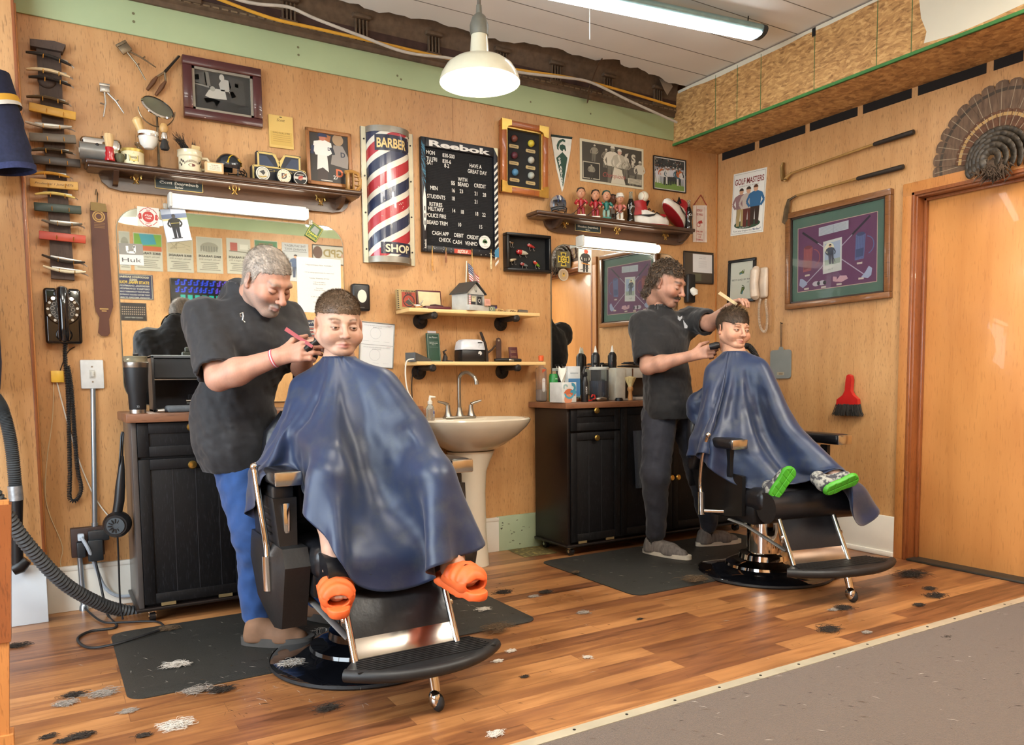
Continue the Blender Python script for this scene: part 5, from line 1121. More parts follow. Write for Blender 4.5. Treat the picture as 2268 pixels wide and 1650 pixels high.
# ---- lure box
t,w,h,y=frame('lure_case','deep black shadow box holding six old fishing lures','shadow box',((1114,516),(1211,526),(1211,607),(1113,602)),bw=.018,dp=.055,fm=K('#111111',.35))
b=MB(); b.bx((-w/2,-.008,-h/2),(w/2,-.002,h/2),K('#151514',.9)); b.build('backing',t)
for px,py,L,c1,c2,an,lab in ((1134,537,.03,'#7a5a3a','#4d3a2a',0,'tiny brown'),(1178,545,.055,'#8d2a2a','#a83a30',-.3,'red minnow'),(1158,559,.085,'#b8b3a0','#a3221f',-.12,'red and white'),(1137,575,.05,'#a8987a','#c2b48f',.25,'tan'),(1162,586,.055,'#6d726f','#8f3a34',-.25,'grey, red mouthed'),(1190,585,.055,'#6f8a2c','#a83a2a',-.6,'green and red')):
 x,z=lp(c:=Vector(t.location),px,py,.03); b=MB(); ca,sa=math.cos(an),math.sin(an)
 P=[(x+ca*q*L,-.022,z+sa*q*L) for q in (-.5,-.38,-.1,.25,.5)]
 b.tube(P[:3],[.003,L*.17,L*.19],K(c2,.2,coat=.6),12); b.tube(P[2:],[L*.19,L*.15,.003],K(c1,.2,coat=.6),12); b.ball((P[1][0],-.022-L*.15,P[1][2]+.004),.0035,WHITEP,8)
 for q in (-.2,.3):b.tube([(x+ca*q*L,-.022,z+sa*q*L-L*.15),(x+ca*q*L,-.022,z-.024),(x+ca*q*L+.006,-.022,z-.029),(x+ca*q*L+.01,-.022,z-.022)],.0012,STEEL,5)
 b.build('lure',t)['label']=lab+' fishing lure'
 # ---- certificate frame by the corner, dispenser below
t,w,h,y=frame('licence_frame','dark frame with a white certificate above the dark haired barber, near the corner','framed document',((1512,555),(1579,561),(1577,630),(1513,627)),bw=.008,dp=.015,fm=K('#2a2522',.4))
b=MB(); b.rect(-w/2,-h/2,w/2,h/2,y,'#4a4034'); b.rect(-w*.2,-h*.16,w*.49,h*.46,y-.0003,'#d6d6d4'); b.text('STATE OF MICHIGAN',w*.14,h*.36,h*.025,y-.0006,'#77797a'); b.text('BARBER LICENSE',w*.14,h*.3,h*.03,y-.0006,'#6d6f70'); b.rect(-w*.2,-h*.45,w*.1,-h*.2,y-.0003,'#5c5c48')
for k in range(7):b.rect(0,h*.22-k*h*.035,w*.3,h*.226-k*h*.035,y-.0006,'#a8aaab')
b.build('certificate',t)
c=bwall(1522,640); t=thing('air_dispenser','black wall dispenser with white nozzle half hidden behind the dark haired barber','dispenser',c)
b=MB(); b.bx((-.035,-.05,-.1),(.035,0,.1),BLACKP,.01); b.build('case',t); b=MB(); b.tube([(0,-.05,-.01),(0,-.075,-.03),(.004,-.08,-.05)],[.02,.026,.016],WHITEP,14); b.build('nozzle',t)
# ================================================================ pipe shelves and what stands on them
IRON=mat('black_pipe','#2b2725',.5,.5,vary=.3,scale=60)
def pipe_shelf(lab,lf,rf,depth,th,flanges,back=.0):
 a,e=Yp(*lf,-depth),Yp(*rf,-depth); z=(a.z+e.z)/2; c=Vector(((a.x+e.x)/2,0,z)); L=e.x-a.x
 t=thing('pipe_shelf',lab,'shelf',c)
 b=MB(); b.bx((-L/2,-depth,-th),(L/2,-.004,0),PINE,.003); b.build('board',t)
 for q in flanges:
  x=bwall(*q).x-c.x
  b=MB(); b.lathe([(0,0),(.044,0),(.044,.008),(.018,.014),(.016,.03)],IRON,24,(x,0,-th-.035),(0,-1,0))
  for k in range(4):a_=PI/4+k*PI/2; b.cyl((x+.032*math.cos(a_),-.008,-th-.035+.032*math.sin(a_)),(x+.032*math.cos(a_),-.012,-th-.035+.032*math.sin(a_)),.006,None,DARKMETAL,8)
  b.cyl((x,-.02,-th-.016),(x,-depth*.92,-th-.016),.0145,None,IRON,16); b.lathe([(0,0),(.02,0),(.02,.026),(.012,.034),(0,.034)],IRON,18,(x,-depth*.9,-th-.016),(0,-1,0)); b.build('pipe_bracket',t)
 return z
ZA=pipe_shelf('upper pine shelf on black pipe brackets, holding the model barbershop',(906,681),(1196,694),.19,.02,((930,705),(1108,712)))
ZB=pipe_shelf('lower pine shelf on black pipe brackets above the sink',(924,803),(1209,799),.19,.02,((927,818),(1111,818)))
def sa(px,y=-.09):return Vector((Yp(px,685+.04*(px-1000),y).x,y,ZA))
def sb(px,y=-.09):return Vector((Yp(px,800,y).x,y,ZB))
p=sa(900,-.06); t=thing('antique_tin_sign','worn red and black panel at the left end of the upper pine shelf','plaque',p,(-.08,0,.05))
b=MB(); b.bx((-.058,-.012,0),(.058,.012,.112),K('#a08a5c',.7),.003); b.build('panel',t); b=MB(); b.rect(-.03,.015,.055,.098,-.0124,'#9a3a26'); b.ring(.012,.05,.03,.036,-.0127,'#2c2018'); b.text('KRISS',.012,.085,.012,-.0128,'#241a14',bold=.04); b.poly([(-.012,.04),(.01,.06),(.03,.05),(.034,.03),(.01,.026)],-.0128,'#3a3a34'); b.line([(-.02,.05),(.02,.062)],.006,-.013,'#a8452c')
for k in range(9):b.rect(-.03+k*.0095,.1,-.024+k*.0095,.107,-.0124,'#2a1e16')
for k in range(9):b.rect(-.057,.006+k*.0115,-.048,.013+k*.0115,-.0124,'#2a1e16')
b.build('print',t)
p=sa(926,-.125); t=thing('safety_razor_set','small chrome razor blade sharpener in front of the worn red panel','razor sharpener',p)
b=MB(); b.bx((-.022,-.014,0),(.022,.014,.026),CHROME,.004); b.tube([(-.02,0,.022),(-.05,0,.05),(-.055,0,.058)],[.004,.003,.004],CHROME,8); b.tube([(.01,0,.026),(.03,0,.05)],[.005,.003],CHROME,8); b.build('body',t); b=MB(); b.tube([(.02,.0,.004),(.055,-.005,.004)],.006,STEEL,8); b.build('lever',t)
p=sa(960,-.07); t=thing('razor_case','open maroon razor case with cream satin lining on the upper pine shelf','case',p); MAR=K('#4f1a22',.4)
b=MB(); b.bx((-.075,-.055,0),(.085,.03,.022),MAR,.004); b.build('case_base',t); b=MB(); b.box((-.005,.05,.065),(.155,.014,.11),MAR,.004,rot=(-.12,0,0)); b.build('case_lid',t)
b=MB(); b.box((-.005,.0405,.065),(.138,.004,.092),mat('cream_satin','#cfc296',.4,vary=.08,scale=30,bump=.2),.002,rot=(-.12,0,0)); b.build('satin_lining',t); b=MB(); b.tube([(-.03,-.02,.026),(.0,-.022,.028),(.05,-.02,.026)],[.006,.008,.005],K('#3a1a18',.3),8); b.build('razor',t)
p=sa(1037,-.105); t=thing('model_barbershop','pale grey model barbershop with dark gable roof on the upper pine shelf','model house',p,(0,0,.32)); GW=K('#b9bab4',.5)
b=MB(); b.bx((-.072,-.06,0),(.072,.06,.1),GW); b.prism([(-.072,.1),(.072,.1),(0,.155)],.06,-.06,GW); b.build('walls',t)
for s in (-1,1):
 b=MB(); b.add([(s*.082,-.072,.094),(0,-.072,.162),(0,.07,.162),(s*.082,.07,.094),(s*.082,-.072,.1),(0,-.072,.169),(0,.07,.169),(s*.082,.07,.1)],[(0,1,2,3),(4,5,6,7),(0,1,5,4),(2,3,7,6),(0,3,7,4)],K('#3b3a38',.6)); b.build('roof_slope',t)
b=MB(); b.bx((-.08,-.085,0),(.085,-.058,.03),GW,.002); b.build('porch_step',t)
b=MB(); y=-.0605; b.rect(-.062,.034,.064,.09,y,'#8f918c'); b.rect(-.04,.036,-.002,.084,y-.0003,'#33363a'); b.rect(.012,.036,.05,.084,y-.0003,'#26292c'); b.rect(-.066,.088,.068,.094,y-.0004,'#55585a'); b.rect(-.035,.052,.0,.082,y-.0006,'#cfcaa8'); b.text('OPEN',-.018,.072,.006,y-.0009,'#4a4a42'); b.text('Q',.03,.05,.022,y-.0006,'#d0d0c8')
b.poly([(-.014,.118),(0,.108),(.014,.118),(.012,.138),(-.012,.138)],y-.0003,'#a5a79f'); b.disc(.004,.112,.006,y-.0005,'#6d6f6a'); b.build('shop_front',t)
b=MB(); b.cyl((-.06,-.072,.03),(-.06,-.072,.085),.006,None,WHITEP,12)
for k in range(5):b.cyl((-.06,-.072,.033+k*.011),(-.06,-.072,.038+k*.011),.0064,None,K('#a8323a',.4),12)
b.build('tiny_barber_pole',t)
p3=p+Matrix.Rotation(.32,3,'Z')@Vector((.058,-.1,.031)); b=MB(); b.bx((-.02,-.002,0),(.022,.002,.038),K('#cf9a86',.7)); b.rect(-.014,.01,.016,.03,-.0023,'#c28a78'); tag(b.build('note_card',None,p3,(-.15,0,.25)),'small pink note card on the step of the model barbershop','card')
p=sa(1036,-.035); t=thing('small_flag','small stars and stripes flag on a stick behind the model barbershop','flag',p)
b=MB(); b.cyl((-.012,0,.1),(-.002,0,.3),.0035,None,K('#d6d2c2',.5),8); b.cyl((-.02,0,0),(-.012,0,.1),.0035,None,K('#d6d2c2',.5),8); b.build('stick',t)
b=MB(); n=26
def fpt(u,v):return (.004+u*.075+v*.01,-.012*math.sin(u*6),.29-u*.075-v*(.1+.0*u)+.0)
for r_ in range(13):
 for i in range(n):
  u0,u1,v0,v1=i/n,(i+1)/n,r_/13,(r_+1)/13; b.add([fpt(u0,v0),fpt(u1,v0),fpt(u1,v1),fpt(u0,v1)],[(0,1,2,3)],INK,'#2b3458' if (r_<7 and u0<.42) else ('#a33238' if r_%2==0 else '#d6d2ca'))
for r_ in range(5):
 for i in range(5):q=fpt(.045+.08*i,.05+.1*r_); b.box((q[0],q[1]-.0015,q[2]),(.0035,.001,.0035),INK,rot=(0,.5,0),col='#cfcdd2')
b.build('flag_cloth',t)
for px,yy,sz,colr,lab in ((1091,-.05,(.05,.03,.05),'#3b2a66','open purple lined ring box right of the model barbershop'),(1086,-.135,(.05,.03,.03),'#6d7a66','small grey green tin box at the front of the upper pine shelf')):
 p=sa(px,yy); b=MB(); b.bx((-sz[0]/2,-sz[1]/2,0),(sz[0]/2,sz[1]/2,sz[2]),K('#3a2018' if 'purple' in lab else colr,.5),.003)
 b.rect(-sz[0]*.42,.006,sz[0]*.42,sz[2]*.8,-sz[1]/2-.0004,colr)
 if 'tin' in lab:b.disc(0,sz[2]*.55,.009,-sz[1]/2-.0008,'#b9b69a'); b.disc(0,sz[2]*.55,.005,-sz[1]/2-.001,'#4d5a48')
 tag(b.build('trinket_box',None,p),lab,'box')
for px,yy,an,L,colr,txt,lab in ((1105,-.14,.25,.055,'#b99a6a','Filo','left of two pale printed blade boxes on the upper pine shelf'),(1133,-.125,.2,.07,'#c2a577','Filo','right of two pale printed blade boxes on the upper pine shelf')):
 p=sa(px,yy); b=MB(); b.bx((-L/2,-.011,0),(L/2,.011,.02),K(colr,.6),.002); b.text(txt,0,.006,.01,-.0115,'#5a3d24',shear=.3,bold=.03,w=L*.7); tag(b.build('blade_box',None,p,(0,0,an)),lab,'box')
for px,yy,L,colr,r0,lab in ((1118,-.04,.06,'#7d7258',.011,'stubby brass and tan cylinder behind the pale blade boxes'),(1145,-.04,.075,'#5d1f20',.01,'dark red tube lying at the right end of the upper pine shelf'),(1158,-.13,.06,'#77726a',.011,'shiny metal razor handle lying at the right front of the upper pine shelf')):
 p=sa(px,yy); b=MB(); b.tube([(-L/2,0,r0),(-L*.1,0,r0),(-L*.05,0,r0),(L/2,0,r0)],[r0,r0,r0*.9,r0*.9],K(colr,.3,.5 if 'metal' in lab else 0),14); tag(b.build('barber_trinket',None,p),lab,'trinket')
p=sb(962,-.06); t=thing('green_guide_book','tall green spectator guide standing on the lower pine shelf','book',p,(-.1,0,.12))
b=MB(); b.bx((-.043,-.006,0),(.043,.006,.165),K('#24473a',.5),.002); b.build('cover',t); b=MB(); b.bx((-.03,-.003,.165),(.024,.003,.178),K('#c9c4c8',.7)); b.build('paper_insert',t)
b=MB(); y=-.0064
for q in (((-.038,.006),(.038,.006)),((-.038,.159),(.038,.159)),((-.038,.006),(-.038,.159)),((.038,.006),(.038,.159))):b.line(q,.0013,y,'#a9b8ac')
b.text('the Masters',0,.136,.011,y,'#d0d6ce',w=.055,shear=.15); b.text('SPECTATOR GUIDE',0,.105,.006,y,'#d0d6ce',w=.055,bold=.03); b.text('APRIL 3-9',0,.096,.005,y,'#b5c0b5')
for z in (.118,.085):b.rect(-.03,z,.03,z+.0008,y,'#a9b8ac')
b.build('print',t)
p=sb(925,-.12); t=thing('card_reader','dark grey card payment terminal at the left end of the lower pine shelf','card reader',p,(0,0,.35))
b=MB(); b.add([(-.055,-.04,0),(.075,-.04,0),(.075,.04,0),(-.055,.04,0),(-.055,-.04,.05),(.06,-.04,.015),(.06,.04,.015),(-.055,.04,.05)],[(3,2,1,0),(4,5,6,7),(0,1,5,4),(1,2,6,5),(2,3,7,6),(3,0,4,7)],K('#4b4b4a',.4)); b.build('body',t)
b=MB(); b.add([(-.045,-.035,.0475),(.055,-.035,.017),(.055,.035,.017),(-.045,.035,.0475)],[(0,1,2,3)],K('#101114',.1,coat=.5)); b.build('screen',t)
p=sb(1041,-.085); t=thing('sterilizer','white domed tool sterilizer with black base on the lower pine shelf','sterilizer',p)
b=MB(); b.bx((-.078,-.05,.0),(.075,.05,.07),BLACKP,.008); b.build('base',t)
b=MB(); vs=[]; rows=[(.07,.082,.054),(.076,.082,.054),(.115,.075,.048),(.128,.062,.036),(.131,.045,.026)]
for z,wx,wy in rows:vs+=[(x*wx,y*wy,z) for x,y in [(math.copysign(abs(math.cos(a))**.35,math.cos(a)),math.copysign(abs(math.sin(a))**.35,math.sin(a))) for a in [2*PI*k/32 for k in range(32)]]]
b.add(vs,[(i*32+k,i*32+(k+1)%32,(i+1)*32+(k+1)%32,(i+1)*32+k) for i in range(4) for k in range(32)]+[tuple(128+k for k in range(32))],K('#cdd0d4',.3,coat=.3)); b.build('dome_lid',t)
b=MB(); b.rect(.026,.108,.056,.114,-.0505,'#2a2a2c'); b.line([(.03,.078),(.032,.1),(.058,.1),(.06,.078)],.003,-.0545,'#b5b8b8'); b.disc(.04,.05,.012,-.0505,'#c9c9c4'); b.disc(.034,.04,.007,-.0507,'#1a1a1c'); b.build('badge',t)
p=sb(1078,-.03); t=thing('stuffed_tool','thin dark curved antique tool leaning behind the white sterilizer','antique tool',p)
b=MB(); b.tube([(0,0,0),(.0,0,.06),(-.01,0,.11),(-.035,0,.17),(-.04,0,.18)],[.012,.01,.009,.008,.006],K('#2e2520',.7),10); b.build('shaft',t); b=MB(); b.tube([(-.005,0,.05),(.03,-.01,.075),(.055,-.01,.1)],[.007,.006,.004],K('#3a2c22',.7),8); b.build('branch',t)
p=sb(985,-.04); b=MB(); b.tube([(0,0,0),(.004,0,.03),(0,0,.045)],[.016,.014,.006],K('#2a2220',.6),10); b.tube([(.004,0,.04),(-.008,-.004,.06),(.01,-.002,.07)],[.008,.007,.004],K('#2a2220',.6),8); b.tube([(0,0,.01),(.03,-.01,.004),(.045,-.02,.003)],[.008,.006,.005],K('#2a2220',.6),8); tag(b.build('small_figure',None,p),'small dark animal figure between the green guide and sterilizer','figurine')
p=sb(1104,-.03); b=MB(); b.prism([(-.018,0),(.018,0),(.018,.125),(.013,.143),(0,.148),(-.013,.143),(-.018,.125)],.0,-.006,mat('brown_leather','#4a3228',.55,vary=.2)); b.disc(0,.132,.006,-.0064,'#a89a86'); tag(b.build('leather_hone',None,p),'upright brown leather honing strap with a hole, left of the maroon book','strap')
p=sb(1138,-.06); t=thing('maroon_booklet','maroon booklet with gold title standing on the lower pine shelf','book',p,(-.12,0,.05)); b=MB(); b.bx((-.03,-.004,0),(.03,.004,.092),K('#4a1c20',.5),.001); b.build('cover',t)
b=MB()
for s,z,hh in (('Declaration of',.066,.0065),('Independence',.058,.0065),('Constitution',.034,.0065),('of the United States',.026,.004)):b.text(s,0,z,hh,-.0044,'#b8956a',w=.04 if len(s)<16 else .046)
b.build('gold_title',t)
p=sb(1125,-.13); t=thing('hair_trimmer','black hair trimmer lying along the front of the lower pine shelf','trimmer',p); b=MB(); b.tube([(-.09,0,.011),(-.05,0,.012),(0,0,.012),(.09,0,.01)],[.008,.011,.012,.009],BLACKP,12); b.build('body',t); b=MB(); b.bx((.0,-.014,.004),(.035,-.01,.016),STEEL,.001); b.build('switch_plate',t)
def cordy(name,lab,pts,y,r,m):
 P=[Yp(a,c_,y) for a,c_ in pts]; c0=P[-1].copy(); b=MB(); b.tube([q-c0 for q in smooth_path(P,6)],r,m,7); tag(b.build(name,None,c0),lab,'cord')
cordy('charging_cable','white power cord hanging from the card terminal past the pine shelf end',((917,795),(901,800),(898,830),(903,865),(915,890),(920,930)),-.215,.004,WHITEP)
cordy('charging_cable','thin black cord on the wall left of the sink',((915,815),(912,850),(913,880),(916,902)),-.008,.0028,BLACKP)
# ================================================================ pedestal sink
p=Vector((-2.15,-.25,0)); PORC=mat('bathroom_porcelain','#cfc6b2',.15,coat=.6,vary=.02)
t=thing('pedestal_sink','cream pedestal sink with oval basin between the two cabinets','sink',p)
b=MB(); vs=[]; n=40
def oval(z,rx,ry,cy,k=2.0):return [(rx*math.copysign(abs(math.cos(a))**(2/k),math.cos(a)),cy+ry*math.copysign(abs(math.sin(a))**(2/k),math.sin(a)),z) for a in [2*PI*i/n for i in range(n)]]
rows=[(.655,.13,.1,.02),(.665,.15,.12,.01),(.69,.20,.15,.0),(.74,.27,.2,-.01),(.79,.325,.235,-.015),(.82,.345,.25,-.015),(.832,.348,.252,-.015),(.84,.34,.246,-.015),(.838,.31,.21,-.03),(.80,.27,.17,-.04),(.76,.18,.12,-.05),(.745,.03,.03,-.05)]
for r_ in rows:vs+=oval(*r_)
b.add(vs,[(i*n+k,i*n+(k+1)%n,(i+1)*n+(k+1)%n,(i+1)*n+k) for i in range(len(rows)-1) for k in range(n)]+[tuple(range(n))[::-1],tuple((len(rows)-1)*n+k for k in range(n))],PORC)
b.bx((-.22,.13,.79),(.22,.235,.836),PORC,.015,seg=3); b.build('basin',t)
b=MB(); vs=[]; rows=[(0,.1,.095,.02),(.02,.098,.092,.02),(.2,.085,.08,.02),(.42,.082,.078,.02),(.54,.09,.085,.02),(.6,.115,.1,.02),(.655,.145,.115,.02)]
for r_ in rows:vs+=oval(*r_)
b.add(vs,[(i*n+k,i*n+(k+1)%n,(i+1)*n+(k+1)%n,(i+1)*n+k) for i in range(len(rows)-1) for k in range(n)]+[tuple(range(n))[::-1],tuple((len(rows)-1)*n+k for k in range(n))],PORC); b.build('pedestal',t)
NK=mat('satin_nickel','#9a948a',.28,.9,vary=.06)
p=p+Vector((0,.15,.837)); t=thing('faucet','satin nickel faucet with tall arched spout and two lever handles','faucet',p)
b=MB(); b.bx((-.1,-.024,-.002),(.1,.024,.012),NK,.008,seg=3); b.build('base_plate',t)
b=MB(); b.tube([(0,0,.01),(0,0,.04),(0,0,.06)],[.024,.016,.013],NK,16); b.tube(smooth_path([(0,0,.05),(0,0,.2),(.004,-.01,.245),(.025,-.05,.262),(.045,-.1,.235),(.05,-.115,.205)],6),.0105,NK,14); b.cyl((.05,-.115,.215),(.051,-.118,.192),.0125,None,NK,14); b.build('spout',t)
for s in (-1,1):b=MB(); b.tube([(s*.075,0,.01),(s*.075,0,.04),(s*.075,0,.075)],[.024,.015,.012],NK,16); b.build('handle_base',t); b=MB(); b.tube([(s*.075,0,.078),(s*.1,-.004,.088),(s*.14,-.006,.098)],[.01,.008,.006],NK,10); b.build('lever',t)
p=Yp(953,925,-.28); p.z=.838; t=thing('soap_bottle','clear pump bottle of hand sanitizer at the left rim of the sink','bottle',p)
b=MB(); b.lathe([(0,0),(.022,0),(.024,.004),(.023,.06),(.019,.075),(.012,.085),(.01,.09)],mat('clear_bottle','#d8dcd8',.08,trans=.8,vary=0),20); b.build('bottle_body',t); b=MB(); b.lathe([(0,.088),(.013,.088),(.013,.104),(.008,.108),(.006,.12)],WHITEP,16); b.tube([(0,0,.118),(0,0,.128),(.03,-.004,.126)],[.008,.009,.004],WHITEP,10); b.build('pump',t)
b=MB(); wrap(b,[(.006,.02),(.024,.02),(.024,.055),(.006,.055)],.0243,'#b9bcc8'); wrap(b,[(.008,.036),(.022,.036),(.022,.05),(.008,.05)],.0245,'#3b4a8a'); b.build('label',t)
c=bwall(928,912,.03); b=MB(); b.bx((-.03,-.1,-.02),(.02,.03,.02),COUNTER,.003); tag(b.build('wood_block',None,c),'small walnut wood block fixed to the wall just left of the sink','block')
# ================================================================ cabinets, counters and what stands on them
BLACKWOOD=wood_mat('black_oak_veneer','#08080a','#0e0e10','#242528','Z',.5,1.2,dark=.6)
BLACKWOOD.node_tree.nodes['Principled BSDF'].inputs['Specular IOR Level'].default_value=.3
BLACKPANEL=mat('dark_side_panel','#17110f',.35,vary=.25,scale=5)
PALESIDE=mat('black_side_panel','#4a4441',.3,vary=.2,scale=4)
KNOB=mat('brass_knob','#c5a052',.28,.95)
def caster(b,x,y):
 b.cyl((x-.012,y,.025),(x+.012,y,.025),.025,None,BLACKP,18); b.box((x,y,.052),(.036,.03,.03),CHROME,.006); b.cyl((x-.016,y,.025),(x+.016,y,.025),.01,None,CHROME,10)
def cabinet(lab,x0,x1,yf,ztop,fronts,side_m,casters):
 t=thing('black_cabinet',lab,'cabinet',((x0+x1)/2,yf/2,0)); cx,cy=(x0+x1)/2,yf/2; X0,X1,YF,YB=x0-cx,x1-cx,yf-cy,-.03-cy
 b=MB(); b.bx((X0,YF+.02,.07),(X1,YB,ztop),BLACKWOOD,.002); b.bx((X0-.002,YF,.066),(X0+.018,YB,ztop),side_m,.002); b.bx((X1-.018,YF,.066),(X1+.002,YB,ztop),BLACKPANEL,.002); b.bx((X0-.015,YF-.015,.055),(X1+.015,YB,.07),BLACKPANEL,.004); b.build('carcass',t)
 for (fx0,fx1,fz0,fz1,kind,knob) in fronts:
  fx0-=cx; fx1-=cx; b=MB(); fr=.045
  b.bx((fx0,YF-.002,fz0),(fx1,YF+.02,fz1),BLACKWOOD,.002)
  b.bx((fx0,YF-.009,fz0),(fx0+fr,YF,fz1),BLACKWOOD,.0015); b.bx((fx1-fr,YF-.009,fz0),(fx1,YF,fz1),BLACKWOOD,.0015)
  b.bx((fx0+fr,YF-.009,fz1-fr),(fx1-fr,YF,fz1),BLACKWOOD,.0015); b.bx((fx0+fr,YF-.009,fz0),(fx1-fr,YF,fz0+fr),BLACKWOOD,.0015)
  if kind=='tilt':
   k=fx0+fr+.09
   while k<fx1-fr-.03:b.bx((k-.001,YF-.0028,fz0+fr),(k+.001,YF-.0015,fz1-fr),K('#2f3033',.4)); k+=.095
  o=b.build({'drawer':'drawer','tilt':'tilt_out_door','door':'door'}[kind],t)
  if knob is not None:
   b=MB(); b.lathe([(.006,0),(.006,.012),(.017,.018),(.019,.024),(.015,.03),(0,.032)],KNOB,22,(knob[0]-cx,YF-.009,knob[1]),(0,-1,0)); b.build('knob',o)
  if kind=='tilt':
   for q in (.22,.78):b=MB(); xx=fx0+(fx1-fx0)*q; b.bx((xx-.03,YF-.012,fz0-.012),(xx+.03,YF-.004,fz0+.002),mat('hinge_brass','#a8946a',.4,.7)); b.build('hinge',o)
 for (x,y) in casters:
  b=MB(); caster(b,x-cx,y-cy); b.build('caster',t)
 return t
YF1,YF2=-.42,-.38
C1X0=at(303,1345,1,YF1).x; k1=Yp(421,945,YF1); k2=Yp(424,1028,YF1)
C1X0=-3.895; ZC1=.885
dz1=Yp(420,1010,YF1).z
xm=2*k1.x-C1X0-.02
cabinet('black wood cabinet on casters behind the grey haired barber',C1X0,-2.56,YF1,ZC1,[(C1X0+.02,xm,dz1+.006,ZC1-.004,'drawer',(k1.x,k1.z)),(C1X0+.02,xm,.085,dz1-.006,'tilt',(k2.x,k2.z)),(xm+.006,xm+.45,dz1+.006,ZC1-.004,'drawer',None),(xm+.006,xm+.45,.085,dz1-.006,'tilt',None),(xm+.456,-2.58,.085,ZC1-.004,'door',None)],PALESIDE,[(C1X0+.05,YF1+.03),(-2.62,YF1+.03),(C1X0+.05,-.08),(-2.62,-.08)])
b=MB(); b.bx((-.69,-.245,0),(.69,.21,.038),COUNTER,.004); tag(b.build('countertop',None,((C1X0-2.56)/2,YF1/2,ZC1+.001)),'walnut laminate worktop on the cabinet below the larger mirror','worktop')
ZT1=ZC1+.039
C2X0=Yp(1253,902,YF2).x+.01; ZC2=.88; k1=Yp(1315,909,YF2); k2=Yp(1316,969,YF2); dz2=Yp(1310,955,YF2).z; xm2=Yp(1372,960,YF2).x
ka,kb=Yp(1481,1057,YF2),Yp(1495,1056,YF2)
cabinet('long black cabinet on casters behind the dark haired barber',C2X0,-.12,YF2,ZC2,[(C2X0+.02,xm2,dz2+.006,ZC2-.004,'drawer',(k1.x,k1.z)),(C2X0+.02,xm2,.085,dz2-.006,'tilt',(k2.x,k2.z)),(xm2+.006,(ka.x+kb.x)/2-.002,.085,ZC2-.004,'door',(ka.x,ka.z)),((ka.x+kb.x)/2+.002,-.14,.085,ZC2-.004,'door',(kb.x,kb.z))],BLACKPANEL,[(C2X0+.04,YF2+.03),(-.16,YF2+.03),(C2X0+.04,-.08),(-.16,-.08)])
W2=-.12-C2X0; b=MB(); b.bx((-W2/2-.03,-.22,0),(W2/2+.02,.19,.035),COUNTER,.004); tag(b.build('countertop',None,((C2X0-.12)/2,YF2/2,ZC2+.001)),'walnut laminate worktop crowded with hair products below the smaller mirror','worktop')
ZT2=ZC2+.0375
def c1(px,y):return Vector((Yp(px,900,y).x,y,ZT1))
def c2(px,y):return Vector((Yp(px,880,y).x,y,ZT2))
p=c1(305,-.34); t=thing('tumbler','large black insulated tumbler with steel rim at the left end of the worktop','tumbler',p)
b=MB(); b.lathe([(0,0),(.034,0),(.034,.016)],STEEL,30); b.lathe([(.034,.016),(.035,.018),(.037,.085),(.043,.1),(.05,.2)],mat('black_powder_coat','#17181a',.5,vary=.1),30,caps=False); b.lathe([(.05,.2),(.0505,.201),(.052,.222),(.05,.224),(.047,.205)],STEEL,30,caps=False); b.build('cup',t)
b=MB(); b.lathe([(0,.215),(.045,.216),(.047,.24),(.05,.247),(.046,.25),(0,.25)],mat('smoked_lid','#a8a28a',.1,trans=.6,vary=0),30); b.bx((-.01,-.012,.25),(.012,.008,.262),BLACKP,.003); b.build('lid',t)
v,f=text2d('30'); b=MB(); b.add([(.0368*math.cos(-PI/2+(x*.012-.008)/.0368),.0368*math.sin(-PI/2+(x*.012-.008)/.0368),.025+yv*.014) for x,yv in v],f,INK,'#8a8d90'); b.build('print',t)
p=c1(420,-.2); x0=Yp(336,850,-.24).x-p.x; t=thing('tool_station','dark open-front barber tool cabinet with glass shelf on the worktop','tool station',p)
b=MB(); CH=K('#2c2d2f',.3); b.bx((x0,-.06,0),(x0+.012,.1,.255),CH,.002); b.bx((.36,-.06,0),(.372,.1,.255),CH); b.bx((x0,.09,0),(.372,.1,.255),K('#26262a',.25)); b.bx((x0,-.06,.245),(.372,.1,.258),K('#55585a',.3,.3),.002); b.bx((x0,-.06,0),(.372,.1,.01),CH); b.build('case',t)
b=MB(); b.bx((x0+.01,-.062,.145),(.362,.088,.15),STEEL); b.build('shelf',t); b=MB(); b.bx((x0+.012,-.062,.155),(.36,-.058,.24),mat('smoked_glass','#6a6a6a',.05,trans=.75,vary=0)); b.build('glass_front',t)
p2=p+Vector((x0+.24,.02,.259)); t=thing('clipper_holder','chunky dark clip standing on top of the tool cabinet','clip',p2); b=MB(); b.bx((-.05,-.02,0),(.05,.02,.03),K('#55564e',.5,.4),.006); b.bx((-.035,-.012,.03),(.035,.012,.055),K('#55564e'),.006); b.tube([(-.03,-.02,.02),(0,-.03,.045),(.03,-.02,.02)],.005,STEEL,8); b.build('clamp',t)
p=c1(436,-.3); t=thing('hair_clipper','black electric hair clipper with chrome ring lying on the rolled grey mat','clipper',p+Vector((0,0,.034))); b=MB(); b.tube([(-.02,0,.012),(.02,0,.014),(.07,0,.014)],[.011,.015,.012],BLACKP,12); b.build('body',t); b=MB(); b.tube([(-.045,0,.01),(-.02,0,.012)],[.012,.01],CHROME,10)
for k in range(5):b.box((-.035+k*.006,0,.032),(.002,.01,.024),BLACKP)
b.build('guard_comb',t); b=MB(); b.tube([(.045+.012*math.cos(a),-.014,.012+.012*math.sin(a)) for a in [2*PI*k/16 for k in range(17)]],.0025,BRASS,6); b.build('ring',t)
p=c1(425,-.33); b=MB(); b.bx((-.11,-.04,0),(.12,.06,.03),mat('grey_rubber_mat','#55585a',.8,vary=.15,scale=50,bump=.2),.013,seg=3); tag(b.build('rolled_mat',None,p),'folded grey rubber mat on the worktop in front of the tool cabinet','mat')
